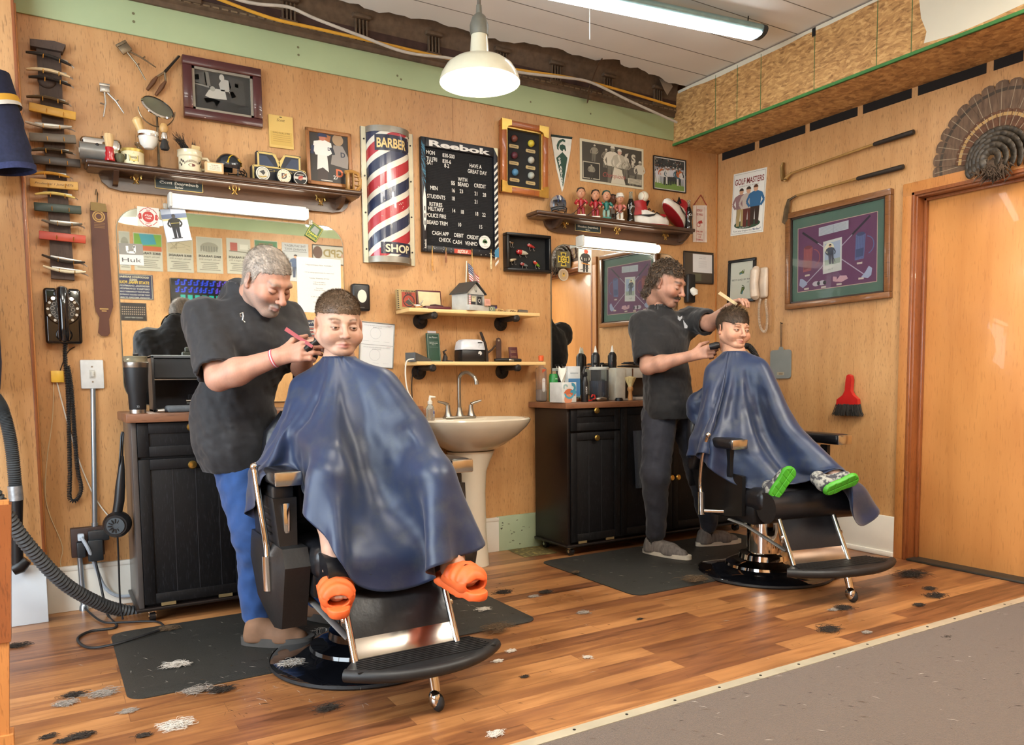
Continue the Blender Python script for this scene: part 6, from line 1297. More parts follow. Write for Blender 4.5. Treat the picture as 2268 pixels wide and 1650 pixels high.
p=c1(357,-.36); b=MB(); b.tube([(-.015,0,.008),(.012,0,.008)],[.009,.012],STEEL,14); tag(b.build('steel_bolt',None,p),'short shiny steel bottle top lying beside the tumbler','bottle top')
p=c2(1199,-.07); t=thing('pump_bottle','tall clear plastic bottle with orange cap, half full, at the left end of the worktop','bottle',p); CB=mat('clear_pet','#e4d8d0',.06,trans=.9,vary=0,ior=1.2)
b=MB(); b.bx((-.028,-.028,0),(.028,.028,.21),CB,.012,seg=3); b.lathe([(.018,.21),(.012,.235),(.012,.25)],CB,18); b.build('bottle_body',t); b=MB(); b.lathe([(0,.25),(.016,.25),(.017,.28),(.014,.284),(0,.284)],K('#cf5a2c',.4),18); b.build('cap',t)
b=MB(); b.prism(rounded(-.011,.06,.011,.145,.01,5),-.0285,-.0288,K('#d4cdc6',.5)); b.poly([(-.012,.175),(.012,.19),(.014,.2),(-.01,.2)],-.0289,'#cf5a35'); b.text('SAFE',0,.12,.006,-.0292,'#a8624a'); b.build('label',t)
b=MB(); b.bx((-.0255,-.0255,.004),(.0255,.0255,.075),mat('cloudy_liquid','#b5b0a8',.3,trans=.4,vary=.03),.01); b.build('liquid',t)
p=c2(1226,-.12); t=thing('spray_can','bright green spray can behind the tissue box','can',p); b=MB(); b.lathe([(0,0),(.027,0),(.028,.01),(.028,.155),(.024,.165),(.024,.17),(0,.17)],K('#1f7a34',.3),24); b.build('can_body',t); b=MB(); wrap(b,[(-.02,.11),(.03,.11),(.03,.15),(-.02,.15)],.0283,'#3c9a4a'); v,f=text2d('PINE'); kk=.024/max(v[:,0]); b.add([(.0286*math.cos(-PI/2+(x*kk-.004)/.0286),.0286*math.sin(-PI/2+(x*kk-.004)/.0286),.135+yv*kk) for x,yv in v],f,INK,'#d8e0d0'); b.build('label',t)
p=c2(1268,-.18); b=MB(); b.bx((-.045,-.02,0),(.045,.02,.215),K('#c9cccb',.5),.002); b.rect(-.044,.03,.044,.14,-.0205,'#4a7fae'); b.rect(-.044,.0,.044,.03,-.0205,'#7a9a94'); b.rect(-.03,.17,.03,.176,-.0206,'#9aa3a6'); tag(b.build('carton',None,p),'tall white and blue carton behind the tissue box','box')
p=c2(1247,-.32); t=thing('tissue_box','cube tissue box with orange and teal swirls, tissue sticking out','tissue box',p,(0,0,.12)); b=MB(); b.bx((-.056,-.056,0),(.056,.056,.118),K('#c8cac6',.5),.002); b.build('box',t)
b=MB(); y=-.0565
for cx_,cz_,r0,r1,a0,a1,colr in ((0,.03,.018,.05,.2,2.6,'#c0663f'),(-.01,.018,.0,.03,0,2*PI,'#cf8a68'),(.022,.085,.012,.03,-2.2,1.8,'#3f8aa3'),(.0,.062,.03,.042,3.4,5.9,'#4f9ab0'),(.04,.06,.0,.014,0,2*PI,'#4a93ac'),(-.03,.09,.008,.018,0,4,'#9ab5b4')):b.ring(cx_,cz_,r0,r1,y,colr,a0=a0,a1=a1); y-=.0002
b.build('swirl_print',t); b=MB(); b.add([(-.012,0,.118),(.014,.004,.118),(.034,.004,.19),(.02,-.006,.205),(-.008,.004,.2),(-.036,-.004,.215),(-.03,.01,.17),(.0,-.02,.17),(.0,.02,.19)],[(0,1,2,7),(7,2,3,8),(7,3,4),(0,7,4,5),(0,5,6),(1,8,2)],K('#d8d6cc',.8)); b.build('tissue',t)
p=c2(1295,-.34); t=thing('spray_bottle','slim black spray bottle with trigger on the worktop','spray bottle',p); b=MB(); b.lathe([(0,0),(.021,0),(.022,.006),(.021,.11),(.016,.135),(.012,.15)],BLACKP,24); b.build('bottle_body',t)
b=MB(); b.bx((-.02,-.011,.15),(.014,.011,.178),BLACKP,.005); b.tube([(-.014,0,.172),(.0,0,.205),(.012,0,.208)],[.008,.009,.006],BLACKP,10); b.tube([(-.016,0,.165),(-.022,0,.14),(-.018,0,.125)],[.004,.004,.003],BLACKP,8); b.build('trigger_head',t); b=MB(); v,f=text2d('FROMM',.02); kk=.055/max(v[:,0]); b.add([(.0215*math.cos(-PI/2+(yv*kk-.004)/-.0215),.0215*math.sin(-PI/2+(yv*kk-.004)/-.0215),.035+x*kk) for x,yv in v],f,INK,'#c4c4c2'); b.build('lettering',t)
p=c2(1327,-.22); t=thing('disinfectant_jar','glass jar of dark blue disinfectant with white lid on the worktop','jar',p)
b=MB(); b.lathe([(0,0),(.058,0),(.06,.004),(.06,.19),(.056,.195)],mat('jar_glass','#e4ecf0',.04,trans=.95,vary=0,ior=1.15),30); b.build('jar',t); b=MB(); b.lathe([(0,.006),(.055,.006),(.055,.125),(0,.125)],mat('blue_liquid','#16243c',.2,vary=.1),30); b.build('liquid',t)
b=MB(); b.lathe([(0,.192),(.063,.192),(.064,.205),(.058,.21),(0,.21)],K('#b9bcb4',.4),30); b.build('lid',t)
for sx in (-.03,.022):b=MB(); b.cyl((sx,0,.21),(sx,0,.225),.005,None,STEEL,10); b.lathe([(.004,.222),(.012,.228),(.014,.236),(0,.238)],BLACKP,14,(sx,0,0)); b.build('plunger',t)
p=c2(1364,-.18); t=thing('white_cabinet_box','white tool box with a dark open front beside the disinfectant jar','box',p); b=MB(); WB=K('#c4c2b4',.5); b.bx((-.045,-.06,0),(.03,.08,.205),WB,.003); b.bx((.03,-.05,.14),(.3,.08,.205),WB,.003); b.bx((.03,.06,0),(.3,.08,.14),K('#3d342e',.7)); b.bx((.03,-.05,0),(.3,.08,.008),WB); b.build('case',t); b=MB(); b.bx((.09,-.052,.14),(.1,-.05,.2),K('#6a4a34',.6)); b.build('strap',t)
for px,lab,lc,dark in ((1319,'tonic bottle with pale label and white nozzle standing on the disinfectant jar side','#b9bca4',False),(1356,'black dye bottle with white nozzle and red stripe label on the white tool box','#1a1a1c',True)):
 p=c2(px,-.17 if dark else -.09); p.z=ZT2+.206 if dark else ZT2; z0=0 if dark else .206; t=thing('tonic_bottle',lab.replace(' standing on the disinfectant jar side',' behind the disinfectant jar'),'bottle',p)
 b=MB(); h0=0; b.lathe([(0,h0),(.027,h0),(.028,h0+.005),(.028,z0+.075),(.022,z0+.09),(.012,z0+.1)],BLACKP,22); b.build('bottle_body',t); b=MB(); b.lathe([(.012,z0+.1),(.009,z0+.112),(.003,z0+.14),(0,z0+.142)],WHITEP,16); b.build('nozzle',t)
 b=MB(); wrap(b,[(-.024,z0+.012),(.024,z0+.012),(.024,z0+.072),(-.024,z0+.072)],.0284,'#c0c0ac' if not dark else '#26262a')
 if dark:wrap(b,[(-.024,z0+.02),(.024,z0+.02),(.024,z0+.034),(-.024,z0+.034)],.0287,'#a3302c'); wrap(b,[(-.02,z0+.04),(.02,z0+.04),(.02,z0+.052),(-.02,z0+.052)],.0287,'#c9c9c4')
 else:
  for k in range(6):wrap(b,[(-.018,z0+.018+k*.008),(.018,z0+.018+k*.008),(.018,z0+.02+k*.008),(-.018,z0+.02+k*.008)],.0287,'#6d705c')
 b.build('label',t)
p=c2(1385,-.2)+Vector((.08,0,.206)); b=MB()
for k in range(4):b.box((rnd.uniform(-.02,.02),rnd.uniform(-.01,.01),.006+.009*k),(.2-.02*k,.07,.008),K('#1e1e20',.4),.002,rot=(0,rnd.uniform(-.05,.05),rnd.uniform(-.1,.1)))
tag(b.build('comb_tray',None,p),'flat dark tray of combs lying on top of the white tool box','tray')
p=c2(1396,-.3); t=thing('neck_duster','neck duster brush with turned wooden handle standing bristles up on the worktop','brush',p); b=MB(); b.lathe([(0,0),(.015,0),(.015,.02),(.012,.04),(.0125,.055),(.018,.062),(.0185,.075),(.015,.085),(0,.085)],K('#b5804a',.35),20); b.build('handle',t)
b=MB(); b.lathe([(.013,.083),(.02,.105),(.032,.135),(.033,.143),(0,.15)],mat('pale_bristle','#cdb983',.9,vary=.15,scale=150,stretch=(1,1,.1),bump=.4),24); bristles(b,(0,0,.085),.012,.04,.07,mat('pale_bristle'),140); b.build('bristles',t)
p=c2(1371,-.33); b=MB(); b.lathe([(0,0),(.026,0),(.026,.012),(.022,.013),(.022,.018),(0,.018)],BLACKP,22); tag(b.build('jar_lid',None,p),'small round black pomade tin next to the neck duster','tin')
p=c2(1328,-.33); t=thing('hair_brush','black cushion hair brush with spread pins lying on the worktop','hair brush',p); b=MB(); b.ball((.01,0,.014),(.045,.018,.013),STEEL,16); b.tube([(-.03,0,.012),(-.07,-.02,.009)],[.009,.007],BLACKP,10); b.build('body',t); b=MB()
for k in range(26):a=PI*(k+.5)/26; b.tube([(.01+.038*math.cos(a),rnd.uniform(-.008,.008),.018+.008*math.sin(a)),(.01+.062*math.cos(a),rnd.uniform(-.012,.012),.02+.034*math.sin(a))],[.0012,.0008],BLACKP,4)
b.build('pins',t)
p=c2(1312,-.355); b=MB(); b.tube([(-.03,0,.007),(.0,.01,.008),(.02,.0,.02),(.016,.0,.038),(.0,.0,.04),(-.006,0,.028)],.005,K('#a8241f',.35),8); tag(b.build('red_scissors',None,p),'small red handled scissors beside the spray bottle','scissors')
p=c2(1277,-.33)+Vector((.02,.04,0)); b=MB(); b.tube([(-.05,0,.011),(.05,0,.011)],.01,K('#7a4a26',.5),10); bristles(b,(0,0,.012),.03,.032,.02,DARKBRISTLE,40); tag(b.build('club_brush',None,p),'low brown wooden brush behind the spray bottle','brush')
p=c2(1412,-.24); b=MB(); b.bx((-.05,-.04,0),(.07,.04,.02),K('#b0aaa0',.5),.003); b.bx((-.03,-.03,.02),(.05,.03,.028),BLACKP,.003); tag(b.build('flat_case',None,p),'flat white case under black papers by the dark haired barber','case')
p=Yp(1425,1010,YF2-.012); zt,zb_=Yp(1425,953,YF2-.015).z,Yp(1418,1080,YF2-.015).z; x0=Yp(1403,960,YF2-.02).x; b=MB(); n=12; m_=mat('navy_towel','#1d222d',.9,vary=.2,scale=90,bump=.4,sheen=.4)
vs=[(x0+.02*(j/10)+.17*i/n+.0,YF2-.014-.008*(1+math.sin(i*1.3))*(.4+.6*j/10)*.6,zt+(zb_-zt)*j/10) for j in range(11) for i in range(n+1)]
vs+=[(x,y-.006,z) for x,y,z in vs]; N=(n+1)*11
fs=[(j*(n+1)+i,j*(n+1)+i+1,(j+1)*(n+1)+i+1,(j+1)*(n+1)+i) for j in range(10) for i in range(n)]; fs+=[tuple(N+q for q in f[::-1]) for f in fs]
b.add([(x-x0,y-YF2,z-zb_) for x,y,z in vs],fs,m_); tag(b.build('hand_towel',None,(x0,YF2,zb_)),'dark navy towel hanging down the front of the second cabinet','towel')
c=Yp(267,1160,-.3); c.x=C1X0-.06; hd=Yp(261,1160,-.33); t=thing('hair_dryer','black hair dryer hanging nose out beside the first cabinet','hair dryer',hd); h2=Yp(271,1010,-.33)-hd
b=MB(); b.lathe([(.03,-.05),(.045,-.045),(.056,-.01),(.056,.03),(.045,.05),(.0,.05)],BLACKP,28,(0,0,0),(-.25,-1,0)); b.build('barrel',t); b=MB(); b.lathe([(0,.0),(.035,.0),(.036,.006),(0,.007)],K('#3c4348',.5),24,(-.012,-.05,0),(-.25,-1,0))
for k in range(12):a=2*PI*k/12; b.box((-.013+.022*math.cos(a),-.058,.022*math.sin(a)),(.004,.003,.018),BLACKP,rot=(0,PI/2-a,0))
b.build('intake_grille',t); b=MB(); b.tube([(0,0,.05),h2*.35,h2*.55,h2*.8,h2],[.02,.021,.02,.014,.006],BLACKP,16); b.build('handle',t)
b=MB(); b.tube(smooth_path([h2,h2+Vector((.004,0,.06)),h2+Vector((.008,0,.1)),h2+Vector((.0,0,.09)),h2+Vector((-.012,-.01,-.02)),Yp(258,1105,-.3)-hd,Yp(263,1250,-.3)-hd,Yp(266,1330,-.3)-hd,Zp(272,1372,.006)-hd],6),.004,BLACKP,8); b.build('cord',t)
# ================================================================ right wall
def rpaper(corners,col='#e0ddd2',th=.0008,d=.002):return paper('','','',corners,'r',d,col,None,th)
b,w,h,c,rot,y=rpaper(((1622,386),(1695,373),(1694,511),(1622,524)),th=.002)
k=.004
for q in (((-w*.47,-h*.475),(w*.47,-h*.475)),((-w*.47,h*.475),(w*.47,h*.475)),((-w*.47,-h*.475),(-w*.47,h*.475)),((w*.47,-h*.475),(w*.47,h*.475))):b.line(q,.002,y,'#77736a')
b.text('GOLF MASTERS',0,h*.31,h*.095,y,'#7d2a26',w=w*.88,bold=.02); b.text('INSTRUCTIONAL ACADEMY',0,h*.265,h*.022,y,'#6d6a60',w=w*.6)
b.disc(0,-h*.34,w*.4,y-.0002,'#2f4a34',rz=h*.07)
fig(b,-w*.22,-h*.36,h*.6,y-.0004,top='#8a6a6a',legs='#a08a5c',hair='#2d2520'); fig(b,0,-h*.38,h*.63,y-.0012,top='#b5a79a',legs='#5a2a22',hair='#3a2a20'); fig(b,w*.22,-h*.36,h*.62,y-.002,top='#2d5f86',legs='#33241c',hair='#55301c')
b.line([(-w*.36,-h*.32),(-w*.3,0)],.002,y-.003,'#6d6a60'); b.text('For Real Golfers',-w*.08,-h*.395,h*.022,y-.0006,'#c9c9c0',shear=.3); b.text('Turn your Bogies into',-w*.13,-h*.45,h*.028,y,'#3b3b38',w=w*.58); b.text('"Birdies!"',w*.3,-h*.45,h*.033,y,'#23406a',shear=.2,bold=.02,w=w*.26)
place(b,'tin_sign','tall white tin sign about golf with three golfers on a green','sign',c,rot)
def club(lab,head,heel,grip0,tip,putter):
 c=rwall(*heel,.03); t=thing('golf_club',lab,'golf club',c,RW,'antique golf clubs'); L=lambda q,d=.03:Vector((*lp(c,*q,d,'r')[:1],-d+.03,lp(c,*q,d,'r')[1]))
 a,g,e=L(heel),L(grip0),L(tip); HICK=wood_mat('hickory','#8f6a36','#a67e45','#5d4220','X',.4)
 b=MB(); b.tube([a,g],[.0065,.0085],HICK,12); b.build('shaft',t)
 b=MB(); b.tube([g,g+(e-g)*.03,g+(e-g)*.95,e],[.009,.0125,.0145,.0135],mat('leather_grip','#2c241d',.6,vary=.3,scale=40,stretch=(6,6,6)),12); b.build('grip',t)
 H_=L(head); b=MB()
 if putter:b.tube([a,a+(H_-a)*.3+Vector((-.012,0,-.03)),a+Vector((-.05,0,-.035))],[.008,.011,.014],HICK,10); b.tube([a+Vector((-.03,0,-.03)),a+Vector((-.06,0,-.03)),H_+Vector((-.01,0,0)),H_+Vector((0,0,.035))],[.012,.02,.019,.012],mat('brass_head','#7d6338',.4,.6),10,flat=.55)
 else:b.tube([a,a+Vector((-.045,0,-.012)),a+Vector((-.06,0,-.02))],[.007,.008,.009],OLDNICKEL,10); b.prism([(a.x-.05,a.z-.008),(a.x-.07,a.z-.01),(a.x-.095,a.z-.07),(a.x-.11,a.z-.15),(a.x-.09,a.z-.165),(a.x-.065,a.z-.14),(a.x-.055,a.z-.06)],.006,-.006,OLDNICKEL)
 b.build('head',t)
club('upper old hickory golf club with a mallet head on the right wall',(1735,372),(1752,384),(1935,320),(2024,292),True)
club('lower old hickory golf club with an iron blade, just above the golf print',(1742,455),(1765,433),(1898,396),(2001,369),False)
t,w,h,y=frame('framed_print','large framed golf collage with green mat and purple field on the right wall','framed picture',((1747,477),(1982,415),(1977,662),(1745,685)),'r',.036,.035,wood_mat('brown_frame','#6d4524','#845630','#3a2210','X',.3,coat=.3),K('#33241a',.4))
def gp(px,py):return fit([(px,py)],511,258,1088,908,w,h)[0]
b=MB(); b.rect(-w/2,-h/2,w/2,h/2,y,'#4a6455'); x0,x1,z0,z1=-w*.42,w*.41,-h*.37,h*.36
b.rect(x0-.004,z0-.004,x1+.004,z1+.004,y-.0002,'#b59a8a'); b.rect(x0,z0,x1,z1,y-.0004,'#5d3352'); ya=y-.0007
def G(u,v):return (x0+(x1-x0)*u,z0+(z1-z0)*v)
def gpoly(pts,colr,yy=ya):b.poly([G(*p) for p in pts],yy,colr)
for a_,e_,sh in (((.06,.93),(.86,.12),1),((.92,.97),(.1,.1),-1)):
 b.line([G(*a_),G(a_[0]+(e_[0]-a_[0])*.28,a_[1]+(e_[1]-a_[1])*.28)],.013,ya,'#23202a'); b.line([G(a_[0]+(e_[0]-a_[0])*.26,a_[1]+(e_[1]-a_[1])*.26),G(*e_)],.006,ya-.0002,'#9a94a0')
gpoly([(.82,.09),(.9,.06),(.94,.1),(.95,.2),(.91,.24),(.87,.16)],'#8f99ae',ya-.0004); gpoly([(.03,.2),(.02,.1),(.07,.05),(.13,.1),(.12,.14),(.06,.2)],'#8f99ae',ya-.0004)
gpoly([(.28,.82),(.66,.84),(.66,.97),(.28,.95)],'#a7adb0'); b.line([G(.47,.83),G(.47,.96)],.002,ya-.0002,'#6d7274')
for k in range(6):b.line([G(.3,.93-k*.018),G(.63,.945-k*.018)],.0012,ya-.0002,'#7d8386')
gpoly([(.34,.22),(.58,.24),(.58,.74),(.34,.72)],'#b9bab2',ya-.0006); gpoly([(.36,.42),(.56,.43),(.56,.7),(.36,.68)],'#93a0b3',ya-.0008); gpoly([(.36,.34),(.56,.36),(.56,.44),(.36,.43)],'#8f9a8a',ya-.0009); b.disc(*G(.42,.6),.035,ya-.001,'#c9c6a8')
q=G(.45,.36); fig(b,q[0],q[1],h*.22,ya-.0012,top='#3a3f4a',legs='#4a4a55',lean=-.01); b.line([G(.46,.5),G(.5,.38)],.003,ya-.003,'#3a3a40')
b.text('Golf',*G(.44,.27),.014,ya-.001,'#6d6f6a',shear=.3)
for cx_,cz_,colr,c2_ in ((.8,.55,'#525f86','#3a4466'),(.13,.5,'#8d4a4a','#6d3438')):
 gpoly([(cx_-.06,cz_-.2),(cx_+.05,cz_-.19),(cx_+.07,cz_+.17),(cx_-.05,cz_+.18)],colr); b.disc(*G(cx_+.01,cz_+.18),.028,ya-.0004,c2_,rz=.011); b.ring(*G(cx_+.07,cz_),.05,.056,ya-.0004,colr,a0=-1.2,a1=1.4)
 for k in range(6):b.line([G(cx_-.05+k*.018,cz_-.18),G(cx_-.045+k*.02,cz_+.16)],.0018,ya-.0003,c2_)
 gpoly([(cx_-.05,cz_-.16),(cx_+.04,cz_-.15),(cx_+.045,cz_-.03),(cx_-.05,cz_-.04)],c2_,ya-.0005)
for x in (.25,.33):b.ball((G(x,.09)[0],ya,G(x,.09)[1]),(.028,.001,.016),INK,14,'#a9a3a8'); b.ball((G(x+.03,.09)[0],ya-.0003,G(x,.09)[1]),(.014,.001,.012),INK,12,'#2d2a30')
gpoly([(.5,.08),(.58,.06),(.66,.1),(.64,.15),(.56,.16)],'#b58f94');
for k in range(4):b.line([G(.52,.08+k*.02),G(.47,.1+k*.018)],.007,ya-.0002,'#b58f94')
for u,v in ((.13,.24),(.8,.3),(.12,.03),(.35,.02),(.55,.03),(.82,.07)):b.rect(G(u,v)[0]-.018,G(u,v)[1]-.005,G(u,v)[0]+.018,G(u,v)[1]+.006,ya-.0006,'#b5aa9a')
b.build('print',t)
b=MB(); b.bx((-w/2,y-.007,-h/2),(w/2,y-.006,h/2),mat('picture_glass')); b.build('glass',t)
t,w,h,y=frame('footprint_frame','black frame with two painted baby footprints and handwriting','framed picture',((1615,579),(1676,569),(1674,668),(1615,671)),'r',.02,.02,K('#151515',.4))
b=MB(); b.rect(-w/2,-h/2,w/2,h/2,y,'#d8d6c2')
def foot(cx_,cz_,L,an,yy):
 ca,sa=math.cos(an),math.sin(an); R=lambda p,q:(cx_+p*ca-q*sa,cz_+p*sa+q*ca)
 b.poly([R(*p) for p in ((-L*.16,-L*.45),(L*.14,-L*.47),(L*.17,-L*.1),(L*.25,L*.25),(L*.1,L*.38),(-L*.24,L*.3),(-L*.18,0))],yy,'#5a6b35'); b.poly([R(*p) for p in ((0,-L*.4),(L*.13,-L*.4),(L*.16,-L*.05),(L*.05,0))],yy-.0003,'#3b7f9a'); b.poly([R(*p) for p in ((-L*.1,0),(L*.1,.1*L),(L*.1,.25*L),(-L*.12,.2*L))],yy-.0004,'#7f8a3c')
 for k in range(5):p=R(-L*.22+k*L*.11,L*(.42-.02*(k-1)**2)+L*.06); b.disc(*p,L*.055,yy-.0002,'#4d5c32',n=10)
foot(0,h*.22,h*.2,-1.2,y-.0003); foot(w*.05,-h*.25,h*.24,-.35,y-.0003); b.text('BEST DAD BY FAR',0,h*.01,h*.045,y-.0003,'#3a3a35',w=w*.85); b.text('-TY',w*.28,-h*.07,h*.04,y-.0003,'#3a3a35'); b.build('artwork',t)
b=MB(); b.bx((-w/2,y-.004,-h/2),(w/2,y-.003,h/2),mat('picture_glass')); b.build('glass',t)
cc=rwall(1690,628); t=thing('wall_phone','cream wall telephone with coiled cord beside the footprint frame','telephone',cc,RW); CP=K('#cbb9a4',.35,coat=.2)
b=MB(); b.bx((-.045,-.035,-.1),(.055,0,.105),CP,.018,seg=3); b.build('base',t); b=MB(); b.tube([(-.012,-.05,.108),(-.014,-.062,.085),(-.018,-.068,.0),(-.014,-.062,-.085),(-.012,-.05,-.105)],[.02,.036,.032,.036,.02],CP,18,flat=.75); b.build('handset',t)
pp=[Vector((*lp(cc,x,yy,.03,'r')[:1],-.03,lp(cc,x,yy,.03,'r')[1])) for x,yy in ((1684,662),(1681,680),(1682,715),(1689,733),(1697,730),(1699,700),(1696,672),(1697,662))]
coil(smooth_path(pp,6),.007,.0025,CP,.008).build('coiled_cord',t)
cc=rwall(1731,804); t=thing('grey_paddle','grey plastic paddle hanging by a string from a wall hook','paddle',cc,RW); q=[lp(cc,*p,.006,'r') for p in ((1707,776),(1753,775),(1755,838),(1710,838))]
b=MB(); x0,x1=q[0][0],q[1][0]; z0,z1=q[2][1],q[0][1]; zt=lp(cc,1731,768,.006,'r')[1]; b.prism(rounded(x0,z0,x1,z1,.02,5)[:6]+[(.02,z1),(.012,zt),(-.012,zt),(-.02,z1)]+rounded(x0,z0,x1,z1,.02,5)[6:],-.004,-.01,mat('grey_plastic','#7d8280',.55,vary=.08,scale=8)); b.build('blade',t)
b=MB(); b.rect(-.028,z0+.022,.03,z0+.042,-.0104,'#a39a86'); b.rect(-.012,z0+.025,.02,z0+.038,-.0106,'#8a7a62'); b.build('label',t)
b=MB(); s_=lp(cc,1731,716,.01,'r'); b.tube([(-.003,-.008,zt-.01),(s_[0]-.004,-.012,s_[1]),(s_[0]+.005,-.012,s_[1]),(.004,-.008,zt-.01)],.0018,K('#2a2420',.7),5); b.build('string',t)
c2_=rwall(1733,716,.0); b=MB(); b.tube([(0,0,0),(0,-.014,0),(0,-.018,.006)],.003,DARKMETAL,6); tag(b.build('wall_hook',None,c2_,RW),'small dark hook on the right wall holding the grey paddle string','hook')
cc=rwall(1878,880); t=thing('hand_broom','red hand broom with black bristles hanging on the right wall','broom',cc,RW); RP=K('#b5201c',.3,coat=.3)
L=lambda x,yy:lp(cc,x,yy,.03,'r')
b=MB(); pr=[L(*p) for p in ((1881,829),(1886,832),(1888,842),(1886,865),(1890,874),(1901,884),(1902,896),(1854,896),(1855,885),(1868,875),(1873,865),(1875,842),(1877,832))]; b.prism(pr,-.012,-.04,RP); b.build('handle',t)
b=MB(); x0,x1=L(1854,896)[0],L(1902,896)[0]; zt,zb_=L(1878,896)[1],L(1878,922)[1]
for i in range(240):
 u=rnd.random(); x=x0+(x1-x0)*u; s_=(u-.5)*.055; yy=-.012-rnd.random()*.028; b.tube([(x,yy,zt+.004),(x+s_*.5,yy-.004,(zt+zb_)/2),(x+s_+rnd.uniform(-.003,.003),yy-rnd.uniform(0,.012),zb_+rnd.uniform(0,.012))],[.0022,.002,.0012],DARKBRISTLE,4,caps=False)
b.bx((x0,-.038,zt-.03),(x1,-.014,zt),DARKBRISTLE); b.build('bristles',t)
cc=rwall(2218,335); t=thing('turkey_fan','mounted turkey tail fan above the door','wall trophy',cc,RW); c=Vector(cc); R0=(rwall(2067,335).y-cc.y)
FEA=mat('tail_feather','#4a3728',.7,vary=0,col2='#6d5540',scale=60,stretch=(1,1,.2)); TIPB=mat('feather_tip','#9a7a4a',.7,vary=.2); COP=mat('copper_feather','#55351f',.45,.2,vary=.3,scale=50); IRI=mat('iridescent_feather','#3f362b',.45,.3,vary=.6,scale=60)
o=Vector((0,-.03,-.02))
def feather(a,r0,r1,w,m,name,yy,tip=None):
 b=MB(); ca,sa=math.sin(a),math.cos(a); n=8; P=[]
 for i in range(n+1):
  s=i/n; ww=w*(.35+.65*min(1,s*1.6))*(1 if s<.92 else .82); r_=r0+(r1-r0)*s
  P.append((r_,ww))
 P.append((r1+w*.25,w*.35))
 pts=[(o.x+r_*ca-q*sa,o.z+r_*sa+q*ca) for r_,q in P]+[(o.x+r_*ca+q*sa,o.z+r_*sa-q*ca) for r_,q in P[::-1]]
 b.prism(pts,yy,yy-.004,m);
 b.line([(o.x+r0*ca,o.z+r0*sa),(o.x+r1*ca,o.z+r1*sa)],.003,yy-.0044,None,K('#8a7a62',.6))
 if tip:
  for ra,rb in ((.86,.9),):b.line([(o.x+(r0+(r1-r0)*ra)*ca-w*.85*sa,o.z+(r0+(r1-r0)*ra)*sa+w*.85*ca),(o.x+(r0+(r1-r0)*ra)*ca+w*.85*sa,o.z+(r0+(r1-r0)*ra)*sa-w*.85*ca)],.016,yy-.0043,None,tip)
 b.build(name,t)
for i in range(17):a=-1.62+3.24*i/16; feather(a,.08,R0-.02*abs(i-8)/8,.1*R0,FEA,'tail_feather',-.012-.002*(i%2),mat('pale_band','#3d3226',.7,vary=.2))
for i in range(17):a=-1.5+3.0*i/16; feather(a,.08,.6*R0,.066*R0,COP,'covert_feather',-.02-.002*(i%2),TIPB)
for ring_,(r_,n_) in enumerate(((.4*R0,15),(.33*R0,13),(.26*R0,11),(.18*R0,9),(.1*R0,7))):
 for i in range(n_):a=-1.75+3.5*i/(n_-1); b=MB(); b.ball((o.x+r_*math.sin(a),-.034-.016*ring_,o.z+r_*math.cos(a)*1.05-.03),(.1*R0,.007,.055*R0),IRI,10,rot=(.4,a,0)); b.build('body_feather',t)
b=MB(); FL=mat('down_fluff','#4a3a2c',.95,vary=.4,scale=70,bump=.6)
for i in range(260):a=rnd.uniform(-1.2,1.2); q=Vector((o.x+rnd.gauss(0,.033),-.07+rnd.uniform(-.02,.03),o.z-.07+rnd.gauss(0,.02))); b.tube([q,q+Vector((math.sin(a)*.04,-.015,-.045*math.cos(a)))],[.006,.001],FL,4,caps=False)
b.ball((o.x,-.06,o.z-.06),(.06,.035,.035),FL,16); b.build('fluff',t)
t=thing('black_sweatshirt','black sweatshirt with white and gold print hanging past the door, seen in the small mirror','sweatshirt',(-.03,-3.05,1.1),RW); b=MB(); SW=mat('black_fleece','#15171a',.9,vary=.3,scale=40,bump=.3)
b.prism([(-.22,0),(.22,.0),(.25,.35),(.3,.3),(.36,.42),(.24,.68),(.1,.74),(-.1,.74),(-.24,.68),(-.36,.42),(-.3,.3),(-.25,.35)],-.02,-.1,SW); b.build('body',t)
b=MB(); b.ring(0,.36,.15,.165,-.101,'#b59a4a',a0=.3,a1=2.9); b.poly([(-.1,.45),(0,.56),(.12,.48),(.02,.5),(.04,.4)],-.1012,'#b9bab8'); b.text('MOTTEN',0,.22,.05,-.101,'#a9aaa8',w=.3,bold=.03); b.text('SPORTS',0,.15,.05,-.101,'#a9aaa8',w=.3,bold=.03); b.text('Goodrich',0,.09,.03,-.101,'#b59a4a',shear=.3); b.build('print',t)
